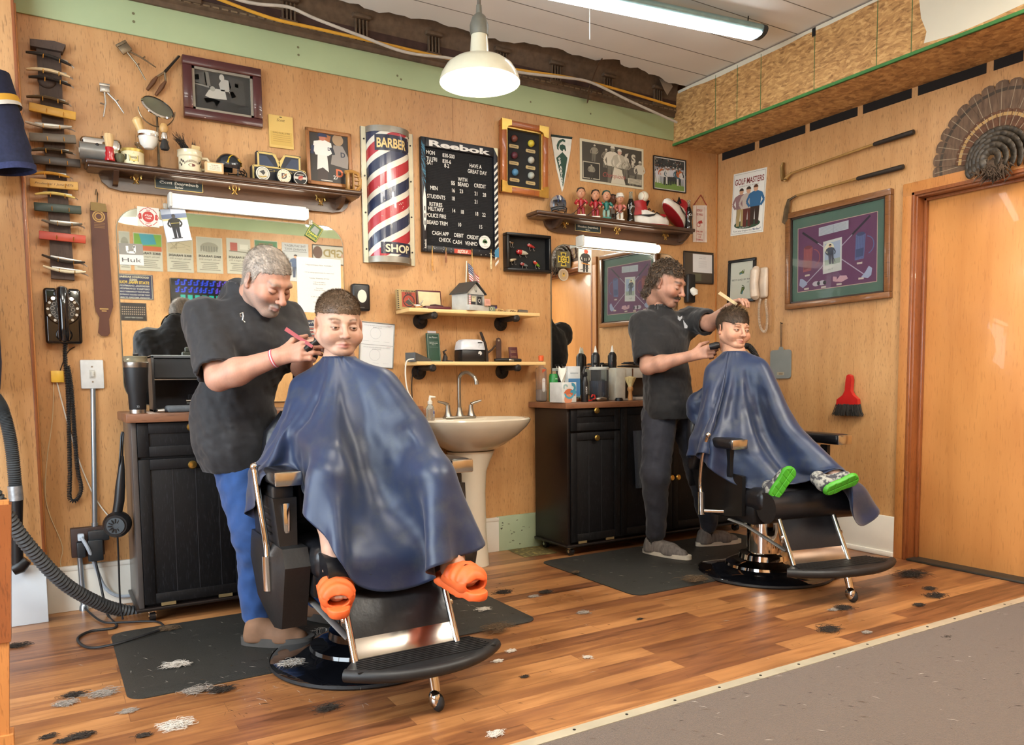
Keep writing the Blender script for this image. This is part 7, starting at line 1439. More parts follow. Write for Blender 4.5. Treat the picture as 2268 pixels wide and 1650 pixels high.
# ================================================================ ceiling: lamps, wires
SHADE_OUT=mat('cream_enamel_shade','#d3d0b8',.3,coat=.4,vary=.04); SHADE_IN=mat('white_enamel','#e6e4da',.35,vary=.02)
BULB=mat('lit_bulb','#ffffff',.5,vary=0,emit='#fff0d8',estr=26)
def pendant(lab,c,R=.18):
 t=thing('pendant_lamp',lab,'lamp',c,group='enamel pendant lamps'); k=R/.18
 b=MB(); b.lathe([(.18*k,0),(.181*k,.006),(.172*k,.035),(.15*k,.07),(.12*k,.092),(.075*k,.105),(.048*k,.112),(.046*k,.125),(.043*k,.13),(.036*k,.215)],SHADE_OUT,44,caps=False); b.build('lamp_shade',t)
 b=MB(); b.lathe([(.1795*k,.001),(.17*k,.034),(.148*k,.067),(.118*k,.089),(.075*k,.102),(0,.104)],SHADE_IN,44,caps=False); b.build('shade_lining',t)
 b=MB(); b.lathe([(.04*k,.205),(.042*k,.225),(.042*k,.25),(.03*k,.285),(.014*k,.3),(.012*k,.335)],mat('grey_cast_metal','#77776d',.5,.4,vary=.15),24); b.build('socket',t)
 b=MB(); b.tube([(0,0,.33),(.0,0,.345),(.001,0,.42)],.009,mat('cloth_tape','#6d675c',.8,vary=.3,scale=30),10); b.tube([(0,0,.41),(0,0,CEILZ-c[2])],.003,K('#a8a496',.6),8); b.build('cord',t)
 b=MB(); b.lathe([(0,.1),(.018,.098),(.03,.07),(.032,.055),(.024,.035),(0,.026)],BULB,20); b.build('bulb',t)
 l=bpy.data.lights.new('bulb_light','POINT'); l.energy=24; l.color=(1,.9,.74); l.shadow_soft_size=.035; o=bpy.data.objects.new('bulb_light',l); COL.objects.link(o); o.location=(0,0,.012); o.parent=t
PL=Dp(1063,184,3.5)
pendant('cream enamel pendant lamp hanging in front of the green board',PL)
pendant('second enamel pendant lamp, over the carpet edge, seen in the large mirror',(-1.95,-2.9,2.46)); pendant('third enamel pendant lamp, towards the shop windows, seen in the large mirror',(-3.5,-2.6,2.3))
a,e=Zp(1345,0,2.93),Zp(1676,82,2.90); d=(e-a).normalized(); L=1.25; c=e-d*(L/2); t=thing('ceiling_light','long lit LED fixture hung on chains under the white ceiling','light',c,(0,0,math.atan2(d.y,d.x)))
b=MB(); b.tube([(-L/2,0,.012),(L/2,0,.012)],[.058,.058],K('#7f9a98',.35,.3),20,flat=.5); b.build('housing',t)
for s in (-1,1):b=MB(); b.tube([(s*L/2,0,.008),(s*(L/2+.03),0,.008),(s*(L/2+.042),0,.008)],[.06,.058,.04],K('#2b3032',.4),20,flat=.6); b.build('end_cap',t)
b=MB(); b.bx((-L/2,-.048,-.026),(L/2,.048,-.004),mat('lit_diffuser','#ffffff',.5,vary=0,emit='#f4fbff',estr=13),.009); b.build('diffuser',t)
for s in (-1,1):b=MB(); b.tube([(s*L*.45,0,.04),(s*L*.45+.004,0,CEILZ-c.z)],.003,DARKMETAL,6); b.build('chain',t)
def cwire(name,lab,pts,y,r,m,cat='cable'):
 P=[Yp(px,py,y) for px,py in pts]; c=P[0].copy(); b=MB(); b.tube([q-c for q in smooth_path(P,5)],r,m,8); tag(b.build(name,None,c),lab,cat)
cwire('yellow_cable','yellow electrical cable strung along the dark cornice',((440,-20),(490,0),(600,40),(700,63),(850,97),(1000,131),(1150,155),(1300,180),(1496,236)),-.125,.008,K('#d09a34',.45))
cwire('white_cable','off-white electrical cable strung along the cornice beside the yellow one',((450,-30),(530,0),(580,10),(640,16),(700,42),(800,80),(900,116),(1010,131),(1150,160),(1250,172),(1310,183),(1400,226),(1499,271)),-.15,.008,K('#b9b2a4',.45))
c=Yp(1315,175,-.15); b=MB(); P=[Yp(q[0],q[1],yy)-c for q,yy in (((1340,124),-.2),((1326,140),-.18),((1316,165),-.15),((1305,195),-.1),((1302,224),-.04))]; b.tube(P,[.028]*5,mat('rusty_strap','#5a4636',.7,vary=.3,scale=20),8,flat=.12); tag(b.build('hanging_strap',None,c),'loose brown strap hanging from the torn ceiling edge across the cornice','strap')
c=Zp(1306,88,2.78); b=MB(); b.cyl((0,0,0),(0,0,CEILZ-c.z),.0022,None,K('#c9c9c4',.5),6); tag(b.build('pull_cord',None,c),'thin white pull cord hanging from the ceiling near the LED light','cord')
for px,lab in ((1262,'black metal hook in the ceiling left of the LED light'),(1277,'second black hook hanging close to the LED light')):
 c=Zp(px,9,2.93); b=MB(); b.tube([(0,0,CEILZ-c.z),(0,0,.02),(.006,0,0),(.016,0,.004),(.018,0,.02)],.004,DARKMETAL,7); tag(b.build('ceiling_hook',None,c),lab,'hook')
c=Yp(1475,195,-.09); b=MB(); b.poly([(-.06,.05),(.03,.06),(.06,.02),(.03,-.02),(.012,-.045),(-.02,-.01)],0,None,K('#8a7a66',.8)); tag(b.build('torn_paper',None,c),'torn scrap of ceiling paper dangling beside the strand board soffit','paper scrap')
# ================================================================ posters on the front wall, seen in the large mirror
FY=BACKY+.004
def front(name,lab,cat,q0,q1,col,draw,th=.003):
 """q0, q1: corners as seen in the mirror (pixels); virtual wall at y = -BACKY"""
 a,e=at(q0[0],q0[1],1,-FY),at(q1[0],q1[1],1,-FY); w,h=abs(e.x-a.x),abs(a.z-e.z); c=Vector(((a.x+e.x)/2,FY,(a.z+e.z)/2))
 b=MB(); b.bx((-w/2,-.001,-h/2),(w/2,th,h/2),INK,col=col); draw(b,w,h,-.0015); tag(b.build(name,None,c,(0,0,PI)),lab,cat)
 return c
def parade(img):
 def f(b,w,h,y):
  img(b,w,h,y-.0003); b.text('BIKE PARADE',0,-h*.06,h*.06,y-.0003,'#2d2a26',w=w*.86,bold=.04); b.text('Saturday, August 6, 2016',0,-h*.14,h*.04,y-.0003,'#3a3732',w=w*.8)
  for k,ww in enumerate((.7,.5,.6,.6,.8)):b.rect(-w*ww/2,-h*.22-k*h*.05,w*ww/2,-h*.205-k*h*.05,y-.0003,'#6a675c')
 return f
def im1(b,w,h,y):b.rect(-w*.48,.03*h,w*.48,h*.48,y,'#6f9a3c'); b.poly([(-w*.3,h*.22),(w*.2,h*.18),(w*.3,h*.48),(-w*.2,h*.48)],y-.0002,'#3f8f9a'); b.rect(-w*.48,.03*h,w*.3,h*.16,y-.0003,'#b5603a')
def im2(b,w,h,y):b.rect(-w*.46,.03*h,w*.46,h*.48,y,'#b3a88a'); [b.line([(rnd.uniform(-w*.4,w*.4),rnd.uniform(.08*h,h*.4)) for _ in range(3)],.003,y-.0002,'#7d745e') for _ in range(5)]
def im3(b,w,h,y):b.rect(-w*.46,.03*h,w*.46,h*.48,y,'#a9a998'); b.disc(0,h*.22,w*.34,y-.0002,'#8f8d7c',rz=h*.14); [b.rect(-w*.3+k*w*.1,h*.1,-w*.26+k*w*.1,h*.25,y-.0003,'#77756a') for k in range(7)]
def im4(b,w,h,y):b.rect(-w*.46,.03*h,w*.46,h*.48,y,'#b5b3a4'); b.rect(.05*w,.15*h,w*.35,h*.38,y-.0002,'#a3574a'); b.rect(-w*.4,.2*h,-.05*w,h*.34,y-.0002,'#c9c7b8'); b.line([(-w*.4,h*.12),(w*.4,h*.14)],.008,y-.0003,'#5d5a4c')
def im5(b,w,h,y):b.rect(-w*.48,-h*.1,w*.48,h*.48,y,'#4f7a55'); b.text('WELCOME',0,h*.36,h*.06,y-.0003,'#a85a3a',w=w*.6)
for i,(x0,x1,y0,y1,im,lab) in enumerate(((262,290,512,600,im3,'partly hidden bike parade poster at the far end of the front wall row'),(294,361,515,602,im1,'bike parade poster with a green and blue map picture'),(367,429,522,605,im2,'bike parade poster with a tan sketch'),(433,494,524,607,im3,'bike parade poster with a grey crowd drawing'),(500,556,527,609,im4,'bike parade poster with a red building drawing'),(562,616,531,612,im5,'poster with a green picture on the front wall'))):
 front('parade_poster',lab,'poster',(x0,y0),(x1,y1),'#b9b6a4',parade(im))
def post(b,w,h,y):b.text('THE SATURDAY',0,h*.4,h*.06,y,'#3a3a38',w=w*.8); b.text('EVENING POST',0,h*.31,h*.06,y,'#3a3a38',w=w*.8); b.line([(-w*.44,h*.28),(w*.44,h*.28)],.004,y,'#4a4a48'); fig(b,0,-h*.4,h*.6,y-.0004,top='#4a5a78',legs='#3a445a')
front('magazine_poster','white magazine cover poster with a blue figure on the front wall','poster',(623,537),(684,625),'#b4b6b4',post)
def polic(b,w,h,y):b.rect(-w*.48,-h*.45,w*.48,h*.45,y,'#b5b2a4'); b.disc(w*.36,h*.1,h*.25,y-.0003,'#5a3f30',rz=h*.32); b.text('GPD',-w*.05,-h*.1,h*.4,y-.0003,'#8a7a4a',bold=.03); b.disc(-w*.3,0,h*.1,y-.0004,'#a8806a')
front('police_plaque','framed police poster with a badge on the front wall','framed picture',(690,541),(775,590),'#23201a',polic)
def champ(b,w,h,y):
 b.line([(-w*.47,-h*.47),(w*.47,-h*.47),(w*.47,h*.47),(-w*.47,h*.47),(-w*.47,-h*.47)],.005,y,'#a8a488')
 for k,(s,hh,colr) in enumerate((('GOODRICH BASEBALL',.07,'#c4bc9a'),('2022',.08,'#c4bc9a'),('STATE FINAL FOUR',.11,'#cfae3f'),('REGIONAL CHAMPIONS',.06,'#b5b2a4'),('DISTRICT CHAMPIONS',.06,'#b5b2a4'),('GREATER FLINT TOURNAMENT CHAMPS',.05,'#b5b2a4'),('FLINT METRO LEAGUE CHAMPIONS',.05,'#b5b2a4'),('SCHOOL RECORD 37 WINS',.05,'#b5b2a4'))):b.text(s,0,h*(.35-k*.115),h*hh,y,colr,w=w*(.8 if k not in (1,) else .2),bold=.03)
front('team_banner','navy banner with gold lettering about baseball champions on the front wall','banner',(250,605),(340,665),'#2a2d4a',champ)
def team(b,w,h,y):
 for j in range(4):
  for k in range(12):b.disc(-w*.42+k*w*.076,h*.25-j*h*.13,w*.022,y,'#b09a82',n=8)
 b.text('GOODRICH VARSITY BASEBALL',0,-h*.36,h*.06,y,'#c9c6ba',w=w*.7)
front('team_photo','dark team photo in rows below the navy baseball banner','photo',(265,670),(325,711),'#2a2624',team)
def proud(b,w,h,y):b.text('Proud',0,h*.3,h*.14,y,'#c4c2b8',w=w*.6); [b.rect(-w*.4,-h*.42+k*h*.09,w*.4,-h*.375+k*h*.09,y-.0003,'#a8503c' if k%2 else '#c9c2b4') for k in range(7)]; b.rect(0,-h*.1,w*.4,h*.2,y-.0005,'#2a3a6a')
front('flag_sign','small navy sign with a flag and white script on the front wall','sign',(664,708),(702,752),'#1d2238',proud)
a,e=at(374,617,1,-FY-.0),at(548,690,1,-FY); w,h=abs(e.x-a.x),abs(a.z-e.z); t=thing('television','wall television showing blue neon patterns, seen in the large mirror','television',((a.x+e.x)/2,FY+.04,(a.z+e.z)/2),(0,0,PI))
b=MB(); b.bx((-w/2,-.03,-h/2),(w/2,.04,h/2),BLACKP,.006); b.build('case',t); b=MB()
def scr(n_,c_,s_):return mat(n_,'#050508',.2,vary=0,emit=c_,estr=s_)
b.rect(-w*.49,-h*.47,w*.49,h*.47,-.0305,None,scr('screen_black','#05060c',.3)); NB,NP,NT=scr('neon_blue','#1f3fc8',2.0),scr('neon_violet','#5a3fc0',2.0),scr('neon_teal','#16b09a',1.6)
for r_ in range(2):
 x=w*.44
 while x>-w*.44:
  q=rnd.choice((.03,.045,.06))*w*.8; z=h*(.3-r_*.24); m_=NB if x>0 else NP; b.line([(x,z),(x-q,z),(x-q,z+h*.14),(x-q*1.6,z+h*.14)],.014,-.031,None,m_); b.line([(x,z+h*.07),(x-q*.5,z+h*.07)],.012,-.0312,None,m_); x-=q*1.9
for k in range(9):b.rect(-w*.4+k*w*.09,-h*.4,-w*.34+k*w*.09,-h*.04,-.031,None,NT)
b.build('screen',t)
# ================================================================ the two barber chairs
def chair(lab,loc,rz,boxy,lift):
 t=thing('barber_chair',lab,'barber chair',loc,(0,0,rz)); az=.027 if boxy else .018
 b=MB(); b.lathe([(.345,0),(.35,.006),(.348,.016),(.335,.026),(.24,.036),(.2,.05)],mat('black_gloss_base','#0b0c10',.06,coat=.9,vary=.2),56,caps=False)
 b.lathe([(.348,.002),(.353,.008),(.35,.018)],RUBBER,56,caps=False); b.build('base_plate',t)
 b=MB(); b.lathe([(.205,.046),(.2,.062),(.165,.078),(.135,.086),(.13,.112),(.11,.118),(.1,.122)],mat('polished_chrome','#cfccc6',.05,1.0,vary=.03) if not boxy else mat('black_gloss_base'),48); b.build('base_dome',t)
 PC=mat('polished_chrome','#cfccc6',.05,1.0,vary=.03)
 b=MB(); b.lathe([(.092,.1),(.092,.1+.2*lift/.1+.08),(.078,.1+.2*lift/.1+.085),(.078,.4)],PC,40); b.build('pump_column',t)
 sz=.44
 b=MB(); b.bx((-.27,-.26,sz-.12),(.27,.24,sz-.02),BLACKP,.02); b.build('seat_frame',t)
 b=MB(); b.bx((-.275,-.33,sz-.05),(.275,.22,sz+.07),VINYL,.045,seg=4); b.build('seat_cushion',t)
 b=MB(); b.tube([(-.26,-.34,sz-.02),(.26,-.34,sz-.02)],.075,VINYL,20); b.build('front_roll',t)
 b=MB(); n=20; vs=[]; fs=[]
 rows=[(sz+.06,.24,.28),(sz+.16,.28,.3),(sz+.3,.3,.3),(sz+.42,.31,.28),(sz+.5,.315,.21)]
 for z,y,w in rows:
  for k in range(n):a=2*PI*k/n; q=lambda v,e:math.copysign(abs(v)**e,v); vs.append((w*q(math.cos(a),.6),y-.01+.06*q(math.sin(a),.7)-.03*(1-(q(math.cos(a),.6))**2)*0,z))
 for i in range(4):
  for k in range(n):fs.append((i*n+k,i*n+(k+1)%n,(i+1)*n+(k+1)%n,(i+1)*n+k))
 fs+=[tuple(range(n))[::-1],tuple(4*n+k for k in range(n))]
 b.add(vs,fs,VINYL); b.build('backrest',t)
 b=MB(); b.bx((-.24,.355,sz+.0),(.24,.375,sz+.44),BLACKP,.02); b.build('back_shell',t)
 b=MB(); b.box((-.03,.33,sz+.62),(.24,.07,.12),VINYL,.03,seg=3); b.bx((-.02,.33,sz+.4),(.02,.345,sz+.56),CHROME); b.build('headrest',t)
 for s in (-1,1):
  x=s*.325
  b=MB(); b.box((x,-.03,.705+az),(.095,.37,.055),VINYL,.02,seg=3); b.build('armrest',t)
  o=t.children[-1]; b=MB(); b.box((x,-.215,.704+az),(.09,.016,.05),mat('worn_chrome','#c4c2bc',.2,1.0,vary=.1),.006); b.build('chrome_front',o)
  if boxy:
   b=MB(); b.add([(x-.04,-.16,.66),(x+.04,-.16,.66),(x+.04,.14,.66),(x-.04,.14,.66),(x-.03,-.19,.5),(x+.03,-.19,.5),(x+.03,.16,.5),(x-.03,.16,.5)],[(0,1,2,3),(4,7,6,5),(0,4,5,1),(1,5,6,2),(2,6,7,3),(3,7,4,0)],BLACKP)
   for k in range(5):b.box((x+s*.036,-.02+.0*k,.53+.022*k),(.004,.16,.006),RUBBER)
   b.box((x-.0,-.176,.575),(.024,.012,.14),CHROME,.005); b.bx((x-.035,-.15,.62),(x+.035,.14,.7),BLACKP,.01); b.build('arm_support',t)
   b=MB(); pr=[(-.24,.5),(.2,.5),(.22,.42),(.1,.26),(-.1,.2),(-.2,.22),(-.27,.44)]
   o1=MB(); vs=[(x+s*.035,p,q) for p,q in pr]+[(x-s*.05,p,q) for p,q in pr]+[(x+s*.05,p*.8-.01,(q-.36)*.8+.36) for p,q in pr]; n_=7
   b.add(vs,[(i,(i+1)%n_,(i+1)%n_+n_,i+n_) for i in range(n_)]+[(i,(i+1)%n_,(i+1)%n_+2*n_,i+2*n_) for i in range(n_)]+[tuple(range(2*n_,3*n_)),tuple(range(n_,2*n_))[::-1]],mat('moulded_black','#1c1c1d',.4,vary=.15,scale=120,bump=.1)); b.build('side_shell',t)
  else:
   b=MB(); pr=[(-.2,.56),(.22,.6),(.24,.52),(.16,.36),(-.06,.34),(-.2,.36)]; b.add([(x-s*.03,p,q) for p,q in pr]+[(x-s*.05,p,q) for p,q in pr],[tuple(range(6)),tuple(range(6,12))[::-1]]+[(i,(i+1)%6,(i+1)%6+6,i+6) for i in range(6)],mat('satin_black','#0f0f10',.35,vary=.1)); b.build('side_panel',t)
   b=MB(); b.box((x,.17,.63),(.07,.07,.14),VINYL,.02,rot=(.4,0,0)); b.build('arm_support',t); b=MB(); b.box((x-s*.02,-.1,.62),(.02,.05,.14),BLACKP); b.build('arm_support',t)
 x=-.38; yl=0 if boxy else .05; b=MB(); b.tube(smooth_path([(x-.02,-.06,.76),(x-.015,-.07+yl,.7),(x-.01,-.09+2*yl,.62),(x,-.11+3*yl,.5),(x,-.12+3*yl,.45)],5),.011,PC,12); b.ball((x-.02,-.06,.763),.015,PC,12); b.cyl((x,-.12+3*yl,.46),(x+.002,-.12+3*yl,.34),.019,None,PC,16); b.cyl((x,-.12+3*yl,.36),(x+.12,-.06,.36),.012,None,PC,12); b.build('side_lever',t)
 if 1:
  b=MB(); b.tube([(-.3,-.1,.33),(-.26,-.18,.31),(-.2,-.42,.22)],[.016]*3,mat('flat_steel','#8d8d8a',.4,.6),8,flat=.4); b.build('link_bar',t)
 wp,ox=(.168,-.03) if boxy else (.15,-.06); fw_=0 if boxy else .045; A=Vector((0,-.37,.4)); B=Vector((0,-.5,.155))
 def onp(x,s,d=0.0):q=A+(B-A)*s; nn=Vector((0,-.88,-.47)); return (x+ox,q.y+nn.y*d,q.z+nn.z*d)
 b=MB(); b.add([onp(-wp,0,.012),onp(wp,0,.012),onp(wp,.66,.012),onp(-wp,.66,.012),onp(-wp,0,-.02),onp(wp,0,-.02),onp(wp,.66,-.02),onp(-wp,.66,-.02)],[(0,1,2,3),(7,6,5,4),(0,4,5,1),(1,5,6,2),(2,6,7,3),(3,7,4,0)],VINYL); b.build('leg_pad',t)
 b=MB(); b.add([onp(-wp,.66,.013),onp(wp,.66,.013),onp(wp,1.03,.013),onp(-wp,1.03,.013),onp(-wp,.66,-.012),onp(wp,.66,-.012),onp(wp,1.03,-.012),onp(-wp,1.03,-.012)],[(0,1,2,3),(7,6,5,4),(0,4,5,1),(1,5,6,2),(2,6,7,3),(3,7,4,0)],mat('copper_chrome','#b5aca2',.17,1.0,vary=.12,scale=8)); b.build('kick_plate',t)
 for s in (-1,1):b=MB(); b.tube([onp(s*(wp+.012),-.02,.01),onp(s*(wp+.012),1.06,.012)],.011,PC,12); b.ball(onp(s*(wp+.02),.45,.0),.014,PC,10); b.build('side_rail',t)
 b=MB(); n=20; FP=mat('ribbed_rubber','#19191a',.5,vary=.25,scale=30)
 top=[(-.2,-.47)]+[(-.265-fw_+(.53+2*fw_)*i/n,-.62-.05*math.sin(PI*i/n)+.06*abs(2*i/n-1)**3) for i in range(n+1)]+[(.2,-.47)]
 z1=.172; vs=[(x,y,z1) for x,y in top]+[(x,y,z1-.032) for x,y in top]; m_=len(top)
 b.add(vs,[tuple(range(m_)),tuple(range(2*m_-1,m_-1,-1))]+[(i,i+m_,(i+1)%m_+m_,(i+1)%m_) for i in range(m_)],FP)
 b.tube([(x,y,z1-.014) for x,y in top[1:-1]],.02,FP,10)
 for k in range(9):y=-.485-.015*k; w=.205+.0042*k+fw_*.5; b.bx((-w,y-.004,z1),(w,y+.003,z1+.004),FP)
 b.build('foot_plate',t)
 b=MB(); b.tube([(.02,-.57,.15),(.02,-.6,.06)],.017,PC,16); b.build('kick_leg',t)
 b=MB(); b.ball((.02,-.615,.03),(.019,.03,.03),RUBBER,18); b.ball((.012,-.61,.04),(.02,.028,.03),PC,16); b.build('kick_caster',t)
 return t
CH1=(-3.2,-1.32,0); CH2=(-.92,-1.27,0); CR2=-math.radians(11)
chair('black barber chair with boxy plastic sides under the boy in orange sandals',CH1,0,True,.0)
chair('black barber chair raised on a tall chrome pump under the smaller boy',CH2,CR2,False,.07)
def mat_(lab,x0,x1,y0,y1,r):
 b=MB(); P=rounded(-(x1-x0)/2,-(y1-y0)/2,(x1-x0)/2,(y1-y0)/2,r,6); Q=rounded(-(x1-x0)/2+.035,-(y1-y0)/2+.035,(x1-x0)/2-.035,(y1-y0)/2-.035,r-.02,6); n=len(P)
 b.add([(x,y,.001) for x,y in P]+[(x,y,.004) for x,y in P]+[(x,y,.015) for x,y in Q],[(i,(i+1)%n,(i+1)%n+n,i+n) for i in range(n)]+[(i+n,(i+1)%n+n,(i+1)%n+2*n,i+2*n) for i in range(n)]+[tuple(range(2*n,3*n))],mat('anti_fatigue_rubber','#232321',.55,vary=0,scale=260,col2='#35342f',bump=.25,thr=(.35,.75))); tag(b.build('floor_mat',None,((x0+x1)/2,(y0+y1)/2,0)),lab,'mat','black anti-fatigue mats')
mat_('black rubber floor mat under the chair of the boy in orange sandals',-4.02,-2.4,-1.32,-.5,.06); mat_('black rubber floor mat under the smaller boy\'s raised chair',-1.8,-.25,-1.26,-.4,.06)
# ================================================================ organic surfaces: smooth union of round cones and ellipsoids, meshed with surface nets
def rc(a,b,ra,rb=None):return ('c',np.array(a,float),np.array(b,float),ra,ra if rb is None else rb)
def el(c,r,rot=None):return ('e',np.array(c,float),np.array(r,float),None if rot is None else np.array(Euler(rot).to_matrix()).T)
def bxr(c,h,r,rot=None):return ('b',np.array(c,float),np.array(h,float),r,None if rot is None else np.array(Euler(rot).to_matrix()).T)
def pd(q,P):
 if q[0]=='c':
  a,b,ra,rb=q[1:]; ba=b-a; L=ba@ba+1e-12
  h=np.clip(((P-a)@ba)/L,0,1); return np.linalg.norm(P-a-h[:,None]*ba,axis=1)-(ra+(rb-ra)*h)
 if q[0]=='e':
  X=P-q[1]
  if q[3] is not None:X=X@q[3].T
  k0=np.linalg.norm(X/q[2],axis=1); k1=np.linalg.norm(X/q[2]**2,axis=1); return k0*(k0-1)/(k1+1e-9)
 X=P-q[1]
 if q[4] is not None:X=X@q[4].T
 d=np.abs(X)-q[2]; return np.linalg.norm(np.maximum(d,0),axis=1)+np.minimum(d.max(1),0)-q[3]
def smin(a,b,k):
 if k<=0:return np.minimum(a,b)
 h=np.clip(.5+.5*(b-a)/k,0,1); return b+(a-b)*h-k*h*(1-h)
class S:
 """ops: ('+', k, prim) union, ('-', k, prim) carve, ('f', function(P, d) -> d)"""
 def __init__(s):s.o=[]; s.R=np.eye(3); s.t=np.zeros(3)
 def add(s,q,k=.02):s.o.append(('+',k,q)); return s
 def cut(s,q,k=.01):s.o.append(('-',k,q)); return s
 def fn(s,f):s.o.append(('f',0,f)); return s
 def __call__(s,P):
  d=np.full(len(P),9.0)
  for o,k,q in s.o:
   if o=='+':d=smin(d,pd(q,P),k) if d[0]<8.9 else pd(q,P)
   elif o=='-':d=-smin(-d,pd(q,P),k)
   else:d=q(P,d)
  return d
def bounds(s,m=.03):
 lo,hi=np.full(3,9e9),np.full(3,-9e9)
 for o,k,q in s.o:
  if o!='+':continue
  if q[0]=='c':pts=[(q[1],q[3]),(q[2],q[4])]
  elif q[0]=='e':pts=[(q[1],max(q[2]))]
  else:pts=[(q[1],float(np.linalg.norm(q[2]))+q[3])]
  for c,r in pts:lo=np.minimum(lo,c-r); hi=np.maximum(hi,c+r)
 return lo-m,hi+m
def nets(f,lo,hi,h):
 B=6; n=np.ceil((hi-lo)/(h*B)).astype(int)*B+1
 V=np.empty(n,np.float32); nb=(n-1)//B
 g=np.stack(np.meshgrid(*[lo[i]+(np.arange(nb[i])+.5)*B*h for i in range(3)],indexing='ij'),-1).reshape(-1,3)
 dc=f(g).reshape(nb); act=np.abs(dc)<B*h*1.35
 V[:]=1
 V[:-1,:-1,:-1]=np.repeat(np.repeat(np.repeat(dc,B,0),B,1),B,2)
 m=np.zeros(n,bool); idx=np.argwhere(act)
 for (i,j,k) in idx:m[i*B:i*B+B+1,j*B:j*B+B+1,k*B:k*B+B+1]=True
 w=np.argwhere(m); V[m]=f(lo+w*h)
 sg=V<0
 c=sg[:-1,:-1,:-1].astype(np.int8)
 tot=sum(sg[a:n[0]-1+a,b:n[1]-1+b,d:n[2]-1+d].astype(np.int8) for a in (0,1) for b in (0,1) for d in (0,1))
 A=np.argwhere((tot>0)&(tot<8)); ids=-np.ones(tot.shape,np.int32); ids[tuple(A.T)]=np.arange(len(A))
 acc=np.zeros((len(A),3)); cnt=np.zeros(len(A))
 cor=[(a,b,d) for a in (0,1) for b in (0,1) for d in (0,1)]
 for p in cor:
  for ax in range(3):
   if p[ax]:continue
   q=list(p); q[ax]=1; v0,v1=V[tuple((A+p).T)],V[tuple((A+q).T)]; x=(v0<0)!=(v1<0)
   t=np.where(x,v0/(v0-v1+1e-12),0); pos=A+np.array(p,float); pos[:,ax]+=t
   acc[x]+=pos[x]; cnt+=x
 vs=lo+(acc/cnt[:,None])*h; F=[]
 for ax in range(3):
  u,v=(ax+1)%3,(ax+2)%3
  s0=[slice(1,None)]*3; s0[ax]=slice(0,-1); s1=list(s0); s1[ax]=slice(1,None)
  a0,a1=sg[tuple(s0)],sg[tuple(s1)]
  E=np.argwhere(a0!=a1); off=np.ones(3,int); off[ax]=0; E=E+off
  E=E[(E[:,u]<n[u]-1)&(E[:,v]<n[v]-1)]
  eu,ev=np.eye(3,dtype=int)[u],np.eye(3,dtype=int)[v]
  q=np.stack([ids[tuple((E-eu-ev).T)],ids[tuple((E-ev).T)],ids[tuple(E.T)],ids[tuple((E-eu).T)]],1)
  fl=sg[tuple(E.T)]; q[~fl]=q[~fl][:,::-1]; F.append(q)
 F=np.concatenate(F); F=F[(F>=0).all(1)]
 return vs,F
def skin_mesh(s,h,col=None,tf=None,m=.03):
 """mesh an S; tf: 4x4 placing local -> world; col: function(local points) -> sRGB colours"""
 vs,F=nets(s,*bounds(s,m),h); c=None if col is None else col(vs)
 if tf is not None:M=np.array(tf); vs=vs@M[:3,:3].T+M[:3,3]
 return vs,F,c
def sobj(name,parts,mats,parent=None,loc=(0,0,0),smooth=True):
 """parts: list of (verts, faces, colours or None, material index) joined as one mesh"""
 loc=np.array(loc,float); V=np.concatenate([p[0] for p in parts])-loc; F=[]; off=0; mi=[]
 for p in parts:F+=[tuple(int(x)+off for x in f) for f in p[1]]; off+=len(p[0]); mi+=[p[3]]*len(p[1])
 me=bpy.data.meshes.new(name); me.from_pydata(V.tolist(),[],F)
 for m in mats:me.materials.append(m)
 me.polygons.foreach_set('material_index',mi); me.polygons.foreach_set('use_smooth',[True]*len(F))
 if any(p[2] is not None for p in parts):
  C=np.ones((len(V),4),np.float32); i=0
  for p in parts:
   if p[2] is not None:c=np.clip(p[2],0,1); C[i:i+len(p[0]),:3]=np.where(c<=.04045,c/12.92,((c+.055)/1.055)**2.4)
   i+=len(p[0])
  a=me.color_attributes.new('Col','FLOAT_COLOR','POINT'); a.data.foreach_set('color',C.ravel())
 me.update(); o=bpy.data.objects.new(name,me); COL.objects.link(o); o.location=loc
 if parent is not None:o.parent=parent; o.location=loc-np.array(parent.location)
 return o
def hexa(h):h=h.lstrip('#'); return np.array([int(h[i:i+2],16)/255 for i in (0,2,4)])
def vnoise(P,sc,seed=0):
 r=np.random.RandomState(seed); out=0
 for i in range(5):
  k=r.normal(size=3)*sc*(1+.6*i); out=out+np.sin(P@k+r.uniform(0,6)+1.7*np.sin(P@(r.normal(size=3)*sc*.6)+i))/(1+.5*i)
 return out/2.2
def normals(V,F):
 n=np.zeros_like(V); a,b,c=V[F[:,0]],V[F[:,1]],V[F[:,2]]; fn=np.cross(b-a,c-a)
 for i in range(4):np.add.at(n,F[:,i],fn)
 return n/(np.linalg.norm(n,axis=1)[:,None]+1e-12)
